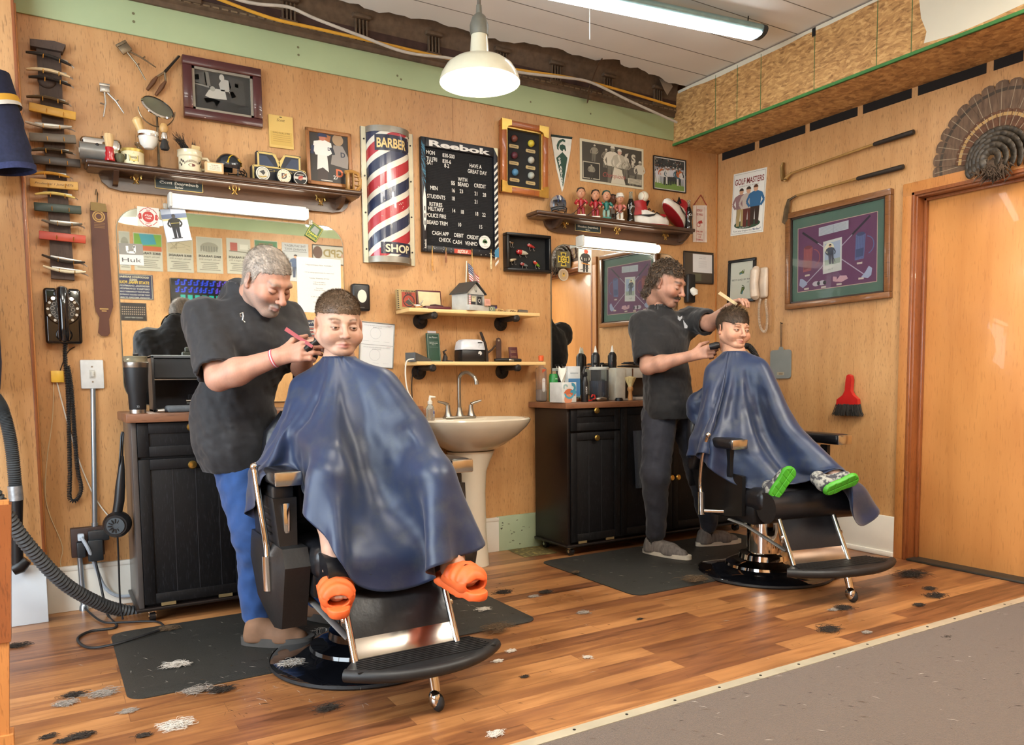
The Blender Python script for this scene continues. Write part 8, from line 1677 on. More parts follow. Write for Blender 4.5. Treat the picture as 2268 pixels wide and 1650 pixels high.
def strands(V,N,cnt,dirf,L,w,colf,seed=1,seg=3,lift=.35,curl=0.0,hug=.25):
 """flat tapered hair ribbons grown from a scalp"""
 r=np.random.RandomState(seed); I=r.randint(0,len(V),cnt); p=V[I]; n=N[I]; d=dirf(p,n,r); d=d-n*((d*n).sum(1)[:,None]-hug)
 d/=np.linalg.norm(d,axis=1)[:,None]+1e-9; l=(L(p) if callable(L) else np.full(cnt,L))*r.uniform(.7,1.15,cnt)
 s=np.cross(n,d); s/=np.linalg.norm(s,axis=1)[:,None]+1e-9; rows=[]
 for i in range(seg+1):
  t=i/seg; q=p+d*(l*t)[:,None]+n*(l*lift*t*(1-.55*t))[:,None]
  if curl:q=q+s*(curl*np.sin(t*5+I))[:,None]
  ww=w*(1-.8*t); rows+=[q-s*ww,q+s*ww]
 A=np.stack(rows,1); vs=A.reshape(-1,3); k=2*(seg+1); base=np.arange(cnt)*k
 F=np.concatenate([np.stack([base+2*i,base+2*i+1,base+2*i+3,base+2*i+2],1) for i in range(seg)]); c=colf(p,r); c=np.repeat(c,k,0)
 return vs,F,c
def frame_m(c,yaw=0,pitch=0,roll=0,sc=1.0,sx=1.0,sz=1.0):
 return Matrix.Translation(Vector(c))@Matrix.Rotation(yaw,4,'Z')@Matrix.Rotation(pitch,4,'X')@Matrix.Rotation(roll,4,'Y')@Matrix.Diagonal((sc*sx,sc,sc*sz,1))
 # ---------------------------------------------------------------- heads (local: face towards -y, z up, centre between the ears)
def head_sdf(child=0.0,eye=1.0,nose=1.0,jaw=1.0,cheek=1.0):
 c=child; s=S()
 s.add(el((0,.015,.034+.006*c),(.0735,.094,.083+.003*c)))
 s.add(el((0,-.018,-.028),(.0595+.005*c,.07,.074-.006*c)),.03)
 for x in (-1,1):
  s.add(rc((x*.052*jaw,.008,-.045),(x*.02*jaw,-.058,-.094+.008*c),.022,.018),.025)
  s.add(el((x*.041,-.055,-.026-.008*c),(.025*cheek,.026*cheek,.027*cheek)),.02)
 s.add(el((0,-.07,-.094+.008*c),(.02*jaw,.017,.017)),.022)
 s.add(rc((-.034,-.078,.024),(.034,-.078,.024),.0125-.004*c),.018)
 s.add(rc((0,.03,-.05),(0,.036,-.1),.052-.008*c,.052-.008*c),.03)
 for x in (-1,1):s.cut(el((x*.0315,-.096,.002),(.019,.017,.0135)),.014)
 nz=nose
 s.add(rc((0,-.082,.014),(0,-.1-.008*nz,-.026),.0075,.0105*nz),.01); s.add(el((0,-.103-.008*nz,-.03),(.011*nz,.011,.009)),.008)
 for x in (-1,1):s.add(el((x*.0125*nz,-.096-.003*nz,-.0325),(.0075,.0095,.0072)),.006); s.cut(el((x*.007,-.102-.004*nz,-.0405),(.0042,.0055,.003)),.003)
 ly=.0035*c
 s.cut(rc((0,-.1,-.043),(0,-.097,-.052),.0025),.006)
 s.add(rc((-.019,-.083+ly,-.061),(0,-.0945+ly,-.0575),.0045,.0065),.008); s.add(rc((.019,-.083+ly,-.061),(0,-.0945+ly,-.0575),.0045,.0065),.008)
 s.add(rc((-.015,-.083+ly,-.0705),(.015,-.083+ly,-.0705),.0052),.008); s.add(el((0,-.0915+ly,-.0705),(.012,.006,.0058)),.007)
 s.cut(rc((-.023,-.088+ly,-.0655),(0,-.1045+ly,-.0645),.0016,.002),.003); s.cut(rc((.023,-.088+ly,-.0655),(0,-.1045+ly,-.0645),.0016,.002),.003)
 for x in (-1,1):
  s.add(el((x*.0315,-.0748,.0),(.0145,.0135,.0122)),.004)
  if eye>0:s.cut(el((x*.0315,-.092,-.0008),(.0122,.009,.0052*eye),(0,0,x*.18)),.001)
  else:s.cut(rc((x*.0205,-.0865,-.003),(x*.0315,-.0915,-.0068),.0012),.002); s.cut(rc((x*.043,-.084,-.002),(x*.0315,-.0915,-.0068),.0012),.002)
  s.cut(rc((x*.021,-.089,.0095),(x*.043,-.087,.0085),.0016),.004)
  s.add(el((x*.0765,.016,-.004),(.0075,.019,.031),(.12,0,x*.42)),.008); s.cut(el((x*.0845,.011,-.002),(.006,.0105,.019),(.12,0,x*.42)),.005); s.add(el((x*.079,.004,-.026),(.006,.009,.009)),.006)
 return s
def smask(v,a,b):t=np.clip((v-a)/(b-a),0,1); return t*t*(3-2*t)
def head_col(base,lip,brow,brow_w=1.0,stub=None,stub_k=0.0,red=.12,hair=None,hairmask=None,mous=None,lash=(.005,0,-.001)):
 B,Lc,Br=hexa(base),hexa(lip),hexa(brow)
 def f(P):
  x,y,z=P.T; ax=np.abs(x); c=np.tile(B,(len(P),1))*(1+.035*vnoise(P,90,3))[:,None]
  def mix(col,w):nonlocal c; c=c*(1-w[:,None])+col*w[:,None]
  rd=np.exp(-((ax-.045)/.022)**2-((z+.03)/.022)**2)*(y<-.02)+np.exp(-(x/.016)**2-((z+.03)/.014)**2)*(y<-.09)+1.0*(ax>.076)
  mix(hexa('#b5614e'),np.clip(rd,0,1)*red*2.2)
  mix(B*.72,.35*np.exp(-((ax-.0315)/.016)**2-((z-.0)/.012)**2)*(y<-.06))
  if stub is not None:
   w=smask(-z,.035,.06)*smask(-y,-.02,.02)*(1-.0)+smask(-z,.02,.05)*np.exp(-((ax-.06)/.02)**2); w=np.clip(w,0,1)*(.75+.25*np.sign(vnoise(P,420,5)))
   w2=np.exp(-(x/.028)**2-((z+.052)/.008)**2)*(y<-.07)+np.exp(-(x/.024)**2-((z+.088)/.018)**2)*(y<-.05); mix(hexa(stub),np.clip(w*stub_k+w2*stub_k,0,.92))
  lipw=np.exp(-(x/.019)**4-((z+.0655)/.0085)**4)*(y<-.078); mix(Lc,np.clip(lipw,0,1)*.75)
  bz=.027+.004*smask(ax,.015,.03)-.22*np.clip(ax-.034,0,1)
  bw=smask(ax,.012,.018)*(1-smask(ax,.045,.054))*np.exp(-((z-bz)/(.0045*brow_w))**2)*(y<-.05)*(.85+.15*vnoise(P,300,8)); mix(Br,np.clip(bw,0,1)*.8)
  ek=np.exp(-(((ax-.0315)/.0135)**2+((z+.0005-lash[1])/lash[0])**2-1)**2/.12)*(y<-.07)*((z<-.0025) if lash[2]<-1 else (z>lash[2])); mix(hexa('#2a1a14'),np.clip(ek,0,1)*.8)
  if mous is not None:w=np.exp(-(x/.027)**4-((z+.0515+.2*ax)/.0062)**2)*(y<-.07); mix(hexa(mous),np.clip(w*1.1,0,.95))
  if hairmask is not None:mix(hexa(hair),np.clip(hairmask(P),0,1)*(.8+.2*vnoise(P,260,4)))
  return c
 return f
def eyes(look=(0,0),iris='#3a2416',eye=1.0):
 """eyeballs with iris and pupil, coloured by vertex; local head frame"""
 out=[]
 for sx in (-1,1):
  n,m=28,20; th=np.linspace(0,PI,m); ph=np.linspace(0,2*PI,n,endpoint=False); T_,Q=np.meshgrid(th,ph,indexing='ij')
  d=np.stack([np.sin(T_)*np.cos(Q),-np.cos(T_),np.sin(T_)*np.sin(Q)],-1).reshape(-1,3)
  a=np.arccos(np.clip(-d[:,1],-1,1)); col=np.tile(hexa('#b9aca2'),(len(d),1)); col[a<.64]=hexa(iris); col[a<.3]=hexa('#0a0808')
  R=np.array((Matrix.Rotation(look[0],3,'Z')@Matrix.Rotation(look[1],3,'X')))
  V=(d@R.T)*.0117+np.array([sx*.0315,-.0757,-.0008]); F=np.array([(i*n+k,(i+1)*n+k,(i+1)*n+(k+1)%n,i*n+(k+1)%n) for i in range(m-1) for k in range(n)]); out.append((V,F,col))
 return out
def tfp(part,M):V=part[0]@np.array(M)[:3,:3].T+np.array(M)[:3,3]; return (V,part[1],part[2])
def hand(s,W_,d,n,side,sc=1.0,curl=(.5,.55,.6,.65),spread=.08,thumb=(.5,.3),k=.006):
 W_,d,n=(np.array(v,float) for v in (W_,d,n)); d/=np.linalg.norm(d); n=n-d*(n@d); n/=np.linalg.norm(n); b=np.cross(d,n)*side
 f=.0085*sc
 s.add(rc(W_,W_+d*.03*sc,.024*sc,.024*sc),.02)
 for i,x in enumerate((.026,.008,-.010,-.026)):s.add(rc(W_+d*.02*sc+b*x*.6*sc,W_+d*.088*sc+b*x*sc-d*.004*i*sc,.0145*sc,.0115*sc),.012)
 Ls=(.042,.046,.043,.034)
 for i,x in enumerate((.028,.009,-.011,-.029)):
  p=W_+d*(.09-.004*i)*sc+b*x*sc; a=curl[i]*.55; sp=(1.5-i)*spread; dd=d*math.cos(sp)+b*math.sin(sp)
  for j,kk in enumerate((1,.62,.5)):
   v=dd*math.cos(a)+n*math.sin(a); q=p+v*Ls[i]*kk*sc; s.add(rc(p,q,f*(1.08-.1*j),f*(1.0-.12*j)),k); p=q; a+=curl[i]
 p=W_+d*.025*sc+b*.024*sc; a=thumb[0]
 v=d*math.cos(.75)+b*math.sin(.75); v=v*math.cos(a)+n*math.sin(a); q=p+v*.045*sc; s.add(rc(p,q,.0135*sc,.0105*sc),.012); v2=d*math.cos(.35)+b*math.sin(.35); v2=v2*math.cos(a+thumb[1])+n*math.sin(a+thumb[1])
 r_=q+v2*.032*sc; s.add(rc(q,r_,.0105*sc,.0095*sc),.006); s.add(rc(r_,r_+v2*.024*sc,.0095*sc,.0075*sc),.005)
SKIN=attr_mat('skin',.48,sss=.12,bump=.12,bscale=420,spec=.35); HAIRM=attr_mat('hair',.5,spec=.4)
EYEM=attr_mat('eye',.08,coat=.6)
def limb_col(base,red=.1):
 B=hexa(base)
 return lambda P:np.tile(B,(len(P),1))*(1+.05*vnoise(P,40,2))[:,None]*(1+.03*vnoise(P,200,6))[:,None]
def wrinkle(amp,sc,seed,ax=(1,1,.35)):
 A=np.array(ax)
 return lambda P,d:d+amp*vnoise(P*A,sc,seed)+amp*.5*vnoise(P*A[::-1],sc*2.1,seed+3)
def D_(px,py,t):return np.array(Dp(px,py,t))
# ================================================================ PEOPLE
def chain(s,pts,k=.03):
 for (a,ra),(b,rb) in zip(pts[:-1],pts[1:]):s.add(rc(a,b,ra,rb),k)
 return s
def shoe_sdf(heel,toe,sc=1.0,top=.1):
 """closed shoe; heel and toe are floor points"""
 heel,toe=np.array(heel,float),np.array(toe,float); d=toe-heel; L=np.linalg.norm(d); d/=L; z=np.array([0,0,1.0]); s=S(); P=lambda u,h:heel+d*L*u+z*h
 s.add(rc(P(.1,.05),P(.12,top),.04*sc,.042*sc)); s.add(rc(P(.12,.048),P(.62,.045),.04*sc,.045*sc),.03); s.add(rc(P(.6,.042),P(.86,.036),.045*sc,.036*sc),.03); s.add(rc(P(.2,.09),P(.6,.06),.034*sc,.03*sc),.03)
 s.fn(lambda Q,dd:np.maximum(dd,.03-Q[:,2]+heel[2])); return s,d,L
def sole(b,heel,d,L,z0,h,m,w=.046,tread=False):
 a=math.atan2(d[1],d[0]); n=28; pts=[]
 for i in range(n):
  t=2*PI*i/n; u=.5*L+(.5*L)*math.cos(t); ww=w*(.82+.22*max(0,math.cos(t)*.6+.4))*math.copysign(abs(math.sin(t))**.75,math.sin(t)); pts.append((heel[0]+u*math.cos(a)-ww*math.sin(a),heel[1]+u*math.sin(a)+ww*math.cos(a)))
 b.add([(x,y,z0) for x,y in pts]+[(x,y,z0+h) for x,y in pts],[tuple(range(n))[::-1],tuple(range(n,2*n))]+[(i,(i+1)%n,(i+1)%n+n,i+n) for i in range(n)],m)
def sleeve(s,a,e,ra,rb,f):
 q=rc(a,a+(e-a)*1.1,ra,rb); ax=(e-a)/np.linalg.norm(e-a); L=np.linalg.norm(e-a)*f; inn=rc(a+(e-a)*(f-.1),a+(e-a)*1.4,rb-.018,rb-.01)
 s.fn(lambda P,d:smin(d,np.maximum(np.maximum(pd(q,P)+.004*vnoise(P,28,3),(P-a)@ax-L),-pd(inn,P)),.035))
def person(label,parts,root,eyeparts=()):
 o=sobj('person',[(*p,0) for p in parts],[SKIN],None,root); tag(o,label,'person')
 for e in eyeparts:sobj('eye',[(*e,0)],[EYEM],o,root)
 return o
def cloth_part(name,s,h,m,parent,extra=()):
 V,F,_=skin_mesh(s,h,None,None,.14); return sobj(name,[(V,F,None,0)]+[(*e,None,0) for e in extra],[m],parent,tuple(parent.location))
DENIM=mat('blue_denim','#1a3f74',.8,vary=.22,scale=14,bump=.1,sheen=.2); SMOCK=mat('black_smock_cloth','#1d1d20',.75,vary=.2,scale=60,bump=.12,sheen=.15); TEE=mat('black_tee_jersey','#161618',.85,vary=.18,scale=70,bump=.1,sheen=.2); NAVYP=mat('navy_trousers','#23252f',.8,vary=.15,scale=50,bump=.1,sheen=.15)
# ---- grey haired barber
SK1,SK2,SK3='#b98a74','#b78a74','#c09a84'
hc=D_(592,622,3.0); H1=frame_m(hc,math.radians(27),math.radians(34),math.radians(-4),1.04)
hs=head_sdf(0,0,1.15,1.06)
hm1=lambda P:smask(P[:,2]-.3*P[:,1]*0,.052,.07)*smask(P[:,1],-.09,-.06)*.35+smask(P[:,1],-.012,.015)*smask(P[:,2],-.065,-.03)*.8
head1=skin_mesh(hs,.002,head_col(SK1,'#a06a60','#7d7064',1.2,'#8a8077',.62,.08,'#9a8f84',hm1,lash=(.0075,0,-9)),H1)
sR,eR,wR=D_(452,705,2.99),D_(484,838,2.86),D_(618,790,2.84); sL,eL,wL=D_(632,705,3.22),D_(668,815,3.12),D_(676,775,2.98)
nk=D_(535,652,3.1); chest=D_(545,770,3.1); waist=D_(520,920,3.13); hip=D_(532,1010,3.15)
s=S(); chain(s,[(eR,.045),(eR+(wR-eR)*.3,.047),(wR,.03)]); s.add(rc(sR+(eR-sR)*.4,eR,.05,.044),.02)
hd=D_(690,772,2.83)-wR; hand(s,wR,hd,(.5,.8,-.25),1,1.0,(.3,.42,.6,.8),.03,(.3,.3))
s2_=S(); chain(s2_,[(eL,.044),(wL,.03)]); hand(s2_,wL,D_(706,742,2.9)-wL,(.2,-.9,-.3),1,.98,(.7,.8,.9,1.0),.05,(.6,.5))
ns=S(); chain(ns,[(np.array(H1@Vector((0,.03,-.05))),.057),(nk+(0,.01,-.035),.055),(chest,.06)])
P1=person('person with short grey hair in black smock and jeans, bending over a boy',[head1,skin_mesh(s,.003,limb_col(SK1)),skin_mesh(s2_,.003,limb_col(SK1)),skin_mesh(ns,.006,limb_col(SK1))],tuple(Zp(590,1405,0)))
RB1=tuple(P1.location)
def hair_shell(f,h,tf,col):
 return skin_mesh(f,h,col,tf)
hh=S(); hh.add(el((0,.017,.036),(.0775,.0965,.0865))); hh.add(rc((0,.055,-.02),(0,.06,-.06),.052,.045),.02)
def cut_hair(P,d):
 x,y,z=P.T; line=np.maximum(-(z-.052-.012*np.cos(x*30))-smask(y,-.03,.02)*.2,-(y+.075)); line=np.minimum(line,np.maximum(-(y-.008),-(z+.075)))
 return np.maximum(d+.0012*vnoise(P,330,7),line+.002*vnoise(P,220,9))
hh.fn(cut_hair); GREY=lambda P:hexa('#8d8276')*(1+.25*vnoise(P,160,12))[:,None]*np.where((np.abs(P[:,0])>.05)[:,None],1.08,.98)+.1*np.exp(-(P[:,0]/.03)**2-((P[:,1]-.03)/.035)**2)[:,None]*(P[:,2]>.08)[:,None]
V,F,c=skin_mesh(hh,.004,GREY); N=normals(V,F); m=(N*V).sum(1)>.02
V2,F2,c2=strands(V[m],N[m],3600,lambda p,n,r:np.stack([.25*p[:,0]/.07,np.where(p[:,2]>.06,-.75,.1),np.where(p[:,2]>.06,.1,-.8)],1)+r.normal(size=p.shape)*.3,lambda p:.015-.007*np.exp(-(p[:,0]/.035)**2-((p[:,1]-.03)/.05)**2),.0005,lambda p,r:hexa('#968b80')*r.uniform(.7,1.25,(len(p),1)),3,3,.2,0,.18)
M=np.array(H1); T3=lambda V:V@M[:3,:3].T+M[:3,3]
sobj('hair',[(T3(V),F,c,0),(T3(V2),F2,c2,0)],[HAIRM],P1,RB1)
s=S(); up=np.array([0,0,1.0])
s.add(rc(sR+(.02,.03,-.03),sL+(0,0,-.03),.078,.074)); s.add(el(chest+(0,.0,.0),(.185,.14,.2),(0,0,.45)),.08); s.add(el(waist,(.175,.14,.2),(0,0,.45)),.08); s.add(el(hip+(0,0,.02),(.165,.135,.16),(0,0,.45)),.08)
s.add(rc(nk+(0,.01,-.05),nk+(.0,-.0,.01),.09,.07),.05)
s.fn(wrinkle(.0055,17,21)); s.fn(lambda P,d:np.maximum(d,(hip[2]-.055)-P[:,2]))
sleeve(s,sR,eR,.082,.08,.9); sleeve(s,sL,eL,.078,.076,.85)
s.fn(wrinkle(.003,40,5,(1,1,.6))); s.cut(rc(nk+(0,0,0),nk+(.01,-.02,.12),.058,.064),.006)
cloth_part('smock',s,.0075,SMOCK,P1)
b=MB(); z=D_(534,702,2.93); b.tube([z+(0,0,0),z+(-.004,-.004,.012),z+(.006,-.006,.016),z+(.008,-.004,.004),z+(.004,-.005,-.012),z+(.012,-.004,-.02)],.0028,STEEL,6)
o=b.build('zip_pull',P1,-Vector(RB1));
b=MB(); na_=np.array(H1@Vector((0,.03,-.09)))-nk; na_/=np.linalg.norm(na_); b.lathe([(.082,-.03),(.073,.0),(.069,.03),(.066,.032),(.068,-.02)],SMOCK,32,nk+(0,.006,-.02)-np.array(RB1),na_,caps=False); b.build('collar',P1)
hR,hL=D_(520,1000,3.13),D_(600,1000,3.25); kR,kL=D_(563,1185,3.08),D_(690,1190,3.3); aR,aL=D_(572,1355,3.14),D_(703,1315,3.42)
s=S(); chain(s,[(hR,.1),(kR,.075),(aR+(0,0,.0),.066)],.04); chain(s,[(hL,.1),(kL,.072),(aL,.062)],.04); s.fn(wrinkle(.006,22,31,(1,1,1.2))); cloth_part('jeans',s,.008,DENIM,P1)
b=MB(); p0=[D_(x,y,3.0) for x,y in ((534,1060),(540,1140),(537,1230),(541,1330))];
BOOT=mat('tan_nubuck','#7d5c44',.75,vary=.2,scale=12,bump=.1)
for hl,to,nm in ((Zp(545,1395),Zp(632,1418),1),(Zp(700,1362),Zp(738,1352),2)):
 hl,to=np.array(hl),np.array(to)
 if nm==2:hl=np.array(aL)*[1,1,0]+(-.03,.05,0); to=hl+(.14,-.2,0)
 else:hl=np.array(aR)*[1,1,0]+(-.07,.0,0); hl=hl+(.03,-.02,0); to=hl+(.19,-.13,0)
 sh,d,L=shoe_sdf(hl,to,1.05,.085); o=cloth_part('boot',sh,.006,BOOT,P1); b=MB(); b.T=Matrix.Translation(-Vector(RB1)); sole(b,hl-d*.035,d,L+.065,.016,.034,K('#4a4743',.7),.056); so=b.build('sole',o,(0,0,0)); so.location=Vector(RB1)-Vector(RB1)
wd=(wR-eR)/np.linalg.norm(wR-eR); q=wR-wd*.02
for k,(dz,colr) in enumerate(((-.004,'#c2505a'),(.0,'#d8d4d4'),(.004,'#c2505a'))):b=MB(); b.lathe([(.0335,-.002),(.0345,0),(.0335,.002)],K(colr,.5),28,q+wd*dz-np.array(RB1),wd); b.build('wristband',P1)
a,e=D_(632,728,2.86),D_(692,768,2.82); b=MB(); b.T=Matrix.Translation(-Vector(e)); cd=Vector(e-a).normalized(); nv=cd.cross(Vector(FWD)).normalized(); w_=.0095
b.add([Vector(a)+nv*w_*.8,Vector(e)+nv*w_*.6,Vector(e)-nv*w_*.6,Vector(a)-nv*w_*.8]+[Vector(x)+Vector(FWD)*.004 for x in (Vector(a)+nv*w_*.8,Vector(e)+nv*w_*.6,Vector(e)-nv*w_*.6,Vector(a)-nv*w_*.8)],[(0,1,2,3),(7,6,5,4),(0,4,5,1),(1,5,6,2),(2,6,7,3),(3,7,4,0)],K('#8d2a28',.35)); tag(b.build('comb',None,e),'dark red comb in the grey haired barber\'s fingers','comb')
a,e=D_(684,770,2.84),D_(716,745,2.86); b=MB(); b.tube([(a-e)*1.25,(a-e)*.6,(a-e)*.15],[.013,.017,.016],BLACKP,14); b.tube([(a-e)*.15,(0,0,0)],[.018,.016],STEEL,12,flat=.5); tag(b.build('hair_clipper',None,e),'black clipper held at the back of the neck of the boy in orange sandals','clipper')
# ---- dark haired barber
hc=D_(1478,628,4.5); H2=frame_m(hc,math.radians(25),math.radians(23),math.radians(-3),1.05)
hm2=lambda P:smask(P[:,2],.045,.06)*smask(P[:,1],-.1,-.07)+smask(P[:,1],-.005,.02)*smask(P[:,2],-.06,-.03)
head2=skin_mesh(head_sdf(0,0,1.02,1.0),.0021,head_col(SK2,'#9c665c','#33261e',1.2,'#6d5448',.38,.1,'#4a3a2c',hm2,'#3b2a20',(.0075,0,-9)),H2)
qR,fR,vR=D_(1424,716,4.52),D_(1436,812,4.4),D_(1532,788,4.26); qL,fL,vL=D_(1530,705,4.62),D_(1572,716,4.46),D_(1614,684,4.26)
nk2=D_(1462,682,4.56); ch2=D_(1470,770,4.56); wa2=D_(1478,855,4.57); hp2=D_(1480,915,4.58)
s=S(); chain(s,[(qR+(fR-qR)*.5,.045),(fR,.042),(fR+(vR-fR)*.3,.043),(vR,.028)]); hand(s,vR,D_(1590,772,4.2)-vR,(.5,.8,-.3),1,.98,(.7,.85,1.0,1.1),.02,(.3,.4))
s2_=S(); chain(s2_,[(qL+(fL-qL)*.6,.046),(fL,.042),(vL,.028)]); hand(s2_,vL,D_(1648,655,4.14)-vL,(.15,.0,-1),-1,.98,(.6,.7,.75,.8),.1,(.5,.5))
ns=S(); chain(ns,[(np.array(H2@Vector((0,.03,-.05))),.055),(nk2+(0,.015,-.04),.05),(ch2,.055)])
P2=person('person in black t-shirt with curly dark hair and moustache, standing at the farther chair',[head2,skin_mesh(s,.003,limb_col(SK2)),skin_mesh(s2_,.003,limb_col(SK2)),skin_mesh(ns,.006,limb_col(SK2))],tuple(Zp(1500,1215,0))); RB2=tuple(P2.location)
hh=S(); hh.add(el((0,.02,.039),(.078,.0955,.086))); hh.add(rc((0,.06,-.02),(0,.075,-.085),.055,.045),.03)
def cut2(P,d):
 x,y,z=P.T; line=np.minimum(np.maximum(-(z-.055),-(y+.085)),np.maximum(-(y-.012),-(z+.11))); return np.maximum(d+.004*vnoise(P,130,17),line)
hh.fn(cut2); BR=lambda P:hexa('#3d2f22')*(1+.3*vnoise(P,90,2))[:,None]
V,F,c=skin_mesh(hh,.0045,BR); N=normals(V,F); r=np.random.RandomState(4); CU=[]
ok=np.where((N*V).sum(1)>.02)[0]; b=MB()
for i in r.choice(ok,420):
 p,n=V[i],N[i]; t_=np.cross(n,r.normal(size=3)); t_/=np.linalg.norm(t_); u_=np.cross(n,t_); R_c=r.uniform(.006,.011); a0=r.uniform(0,6)
 b.tube([p+n*(.002+.005*math.sin(k*.5))+(t_*math.cos(a0+k*.5)+u_*math.sin(a0+k*.5))*R_c*(1-.05*k) for k in range(9)],[.0012,.0022,.0026,.0028,.0028,.0026,.0022,.0016,.0006],None,5,caps=False)
CV=np.array(b.v); CF=np.array(b.f); sd=np.repeat(r.uniform(.75,1.3,421),45)[:len(CV),None]; CC=hexa('#433527')*np.where(sd>1.2,sd*1.25,sd)
st=strands(V[ok],N[ok],5200,lambda p,n,r:np.stack([.3*p[:,0]/.07,np.where(p[:,2]>.07,-.5,.3),np.where(p[:,2]>.07,.0,-.9)],1)+r.normal(size=p.shape)*.5,.024,.0008,lambda p,r:hexa('#4d3e30')*r.uniform(.55,1.5,(len(p),1)),6,6,.15,.005,.08)
M=np.array(H2); sobj('hair',[(T3(V),F,c,0),(T3(CV),CF,CC,0),(T3(st[0]),st[1],st[2],0)],[HAIRM],P2,RB2)
MV=S(); MV.add(rc((-.026,-.083,-.056),(0,-.1005,-.0505),.004,.006)); MV.add(rc((.026,-.083,-.056),(0,-.1005,-.0505),.004,.006),.004); MV.fn(lambda P,d:d+.0015*vnoise(P*np.array([1,.4,.3]),600,3))
V,F,c=skin_mesh(MV,.002,lambda P:hexa('#33251b')*(1+.3*vnoise(P,300,2))[:,None]); sobj('moustache',[(T3(V),F,c,0)],[HAIRM],P2,RB2)
s=S(); s.add(rc(qR+(.02,.02,-.03),qL+(0,0,-.035),.08,.075)); s.add(el(ch2,(.185,.13,.19),(0,0,.5)),.08); s.add(el(wa2,(.17,.13,.16),(0,0,.5)),.08); s.add(el(hp2+(0,0,.02),(.172,.135,.13),(0,0,.5)),.07); s.add(rc(nk2+(0,.01,-.06),nk2+(0,0,.0),.085,.066),.05)
s.fn(wrinkle(.006,16,41)); s.fn(lambda P,d:np.maximum(d,(hp2[2]-.03)-P[:,2])); sleeve(s,qR,fR,.075,.078,.86); sleeve(s,qL,fL,.072,.076,.9)
s.fn(wrinkle(.003,38,15)); s.cut(rc(nk2+(0,0,.0),nk2+(.02,-.03,.1),.054,.06),.006)
cloth_part('t_shirt',s,.008,TEE,P2)
b=MB(); b.T=Matrix.Translation(-Vector(RB2)); g=K('#8f9296',.6); o=[D_(x,y,4.36) for x,y in ((1501,699),(1506,703),(1511,699),(1511,704),(1506,711),(1501,707))]; b.add(o,[tuple(range(6))],g); o=[D_(x,y,4.36) for x,y in ((1513,708),(1516,713),(1523,722),(1522,727),(1516,727),(1514,716))]; b.add(o,[tuple(range(6))],g); b.build('chest_print',P2)
s=S(); hR,hL=D_(1462,920,4.56),D_(1515,920,4.66); kR,kL=D_(1452,1050,4.52),D_(1548,1040,4.72); aR,aL=D_(1453,1178,4.6),D_(1570,1160,4.82)
chain(s,[(hR,.105),(kR,.078),(aR,.058)],.05); chain(s,[(hL,.1),(kL,.074),(aL,.056)],.05); s.fn(wrinkle(.0055,24,51,(1,1,.8))); cloth_part('trousers',s,.009,NAVYP,P2)
for hl,to in ((aR,Zp(1468,1236)),(aL,Zp(1620,1208))):
 hl=np.array([hl[0],hl[1]+.02,0]); d=np.array(to)-hl; d[2]=0; d/=np.linalg.norm(d); hl=hl-d*.05; sh,d,L=shoe_sdf(hl,hl+d*.28,.98,.085); o=cloth_part('shoe',sh,.006,mat('grey_marl_canvas','#6d6864',.85,vary=.3,scale=60,stretch=(1,1,.3),bump=.2),P2)
 b=MB(); b.T=Matrix.Translation(-Vector(RB2)); sole(b,hl-d*.025,d,L+.045,.017,.024,K('#cfcabb',.6),.05); b.build('sole',o)
 tip=hl+d*.15+up*.092; sx=np.cross(d,up); b=MB(); b.T=Matrix.Translation(-Vector(RB2)); b.tube([tip-sx*.03-up*.014,tip-d*.01,tip+sx*.03-up*.014],.003,WHITEP,6); b.tube([tip-sx*.028+d*.03-up*.02,tip+d*.02-up*.008,tip+sx*.028+d*.03-up*.02],.003,WHITEP,6); b.build('laces',o)
 an=hl+d*.05+up*.1; b=MB(); b.T=Matrix.Translation(-Vector(RB2)); b.tube([an-up*.02,an+up*.015],[.045,.042],K('#1a1a1c',.9),18); b.tube([an+up*.012,an+up*.08],[.038,.04],K(SK2,.5),18); b.build('sock',o)
a,e=D_(1592,649,4.2),D_(1622,668,4.16); cd=Vector(e-a).normalized(); b=MB(); b.T=Matrix.Translation(-Vector(e)); nv=cd.cross(Vector(FWD)).normalized()
P_=[Vector(a)+nv*.012,Vector(e)+cd*.03+nv*.008,Vector(e)+cd*.03-nv*.008,Vector(a)-nv*.006]; b.add(P_+[p+Vector(FWD)*.004 for p in P_],[(0,1,2,3),(7,6,5,4),(0,4,5,1),(1,5,6,2),(2,6,7,3),(3,7,4,0)],K('#b5a27c',.4)); tag(b.build('comb',None,e),'pale comb in the dark haired barber\'s raised hand','comb')
a,e=D_(1572,768,4.18),D_(1594,764,4.16); b=MB(); b.tube([a-e,(a-e)*.3,(0,0,0)],[.017,.02,.014],BLACKP,12); tag(b.build('hair_clipper',None,e),'black clipper held at the neck of the smaller boy','clipper')
b=MB(); P=smooth_path([D_(x,y,4.4) for x,y in ((1640,772),(1655,766),(1668,778),(1678,800),(1690,850))],12); c0=np.array(P[-1]); b.tube([np.array(p)-c0 for p in P],[.016+.0028*(i%2) for i in range(len(P))],RUBBER,12); tag(b.build('vacuum_hose',None,c0),'black ribbed hose curving up behind the smaller boy\'s neck','hose')
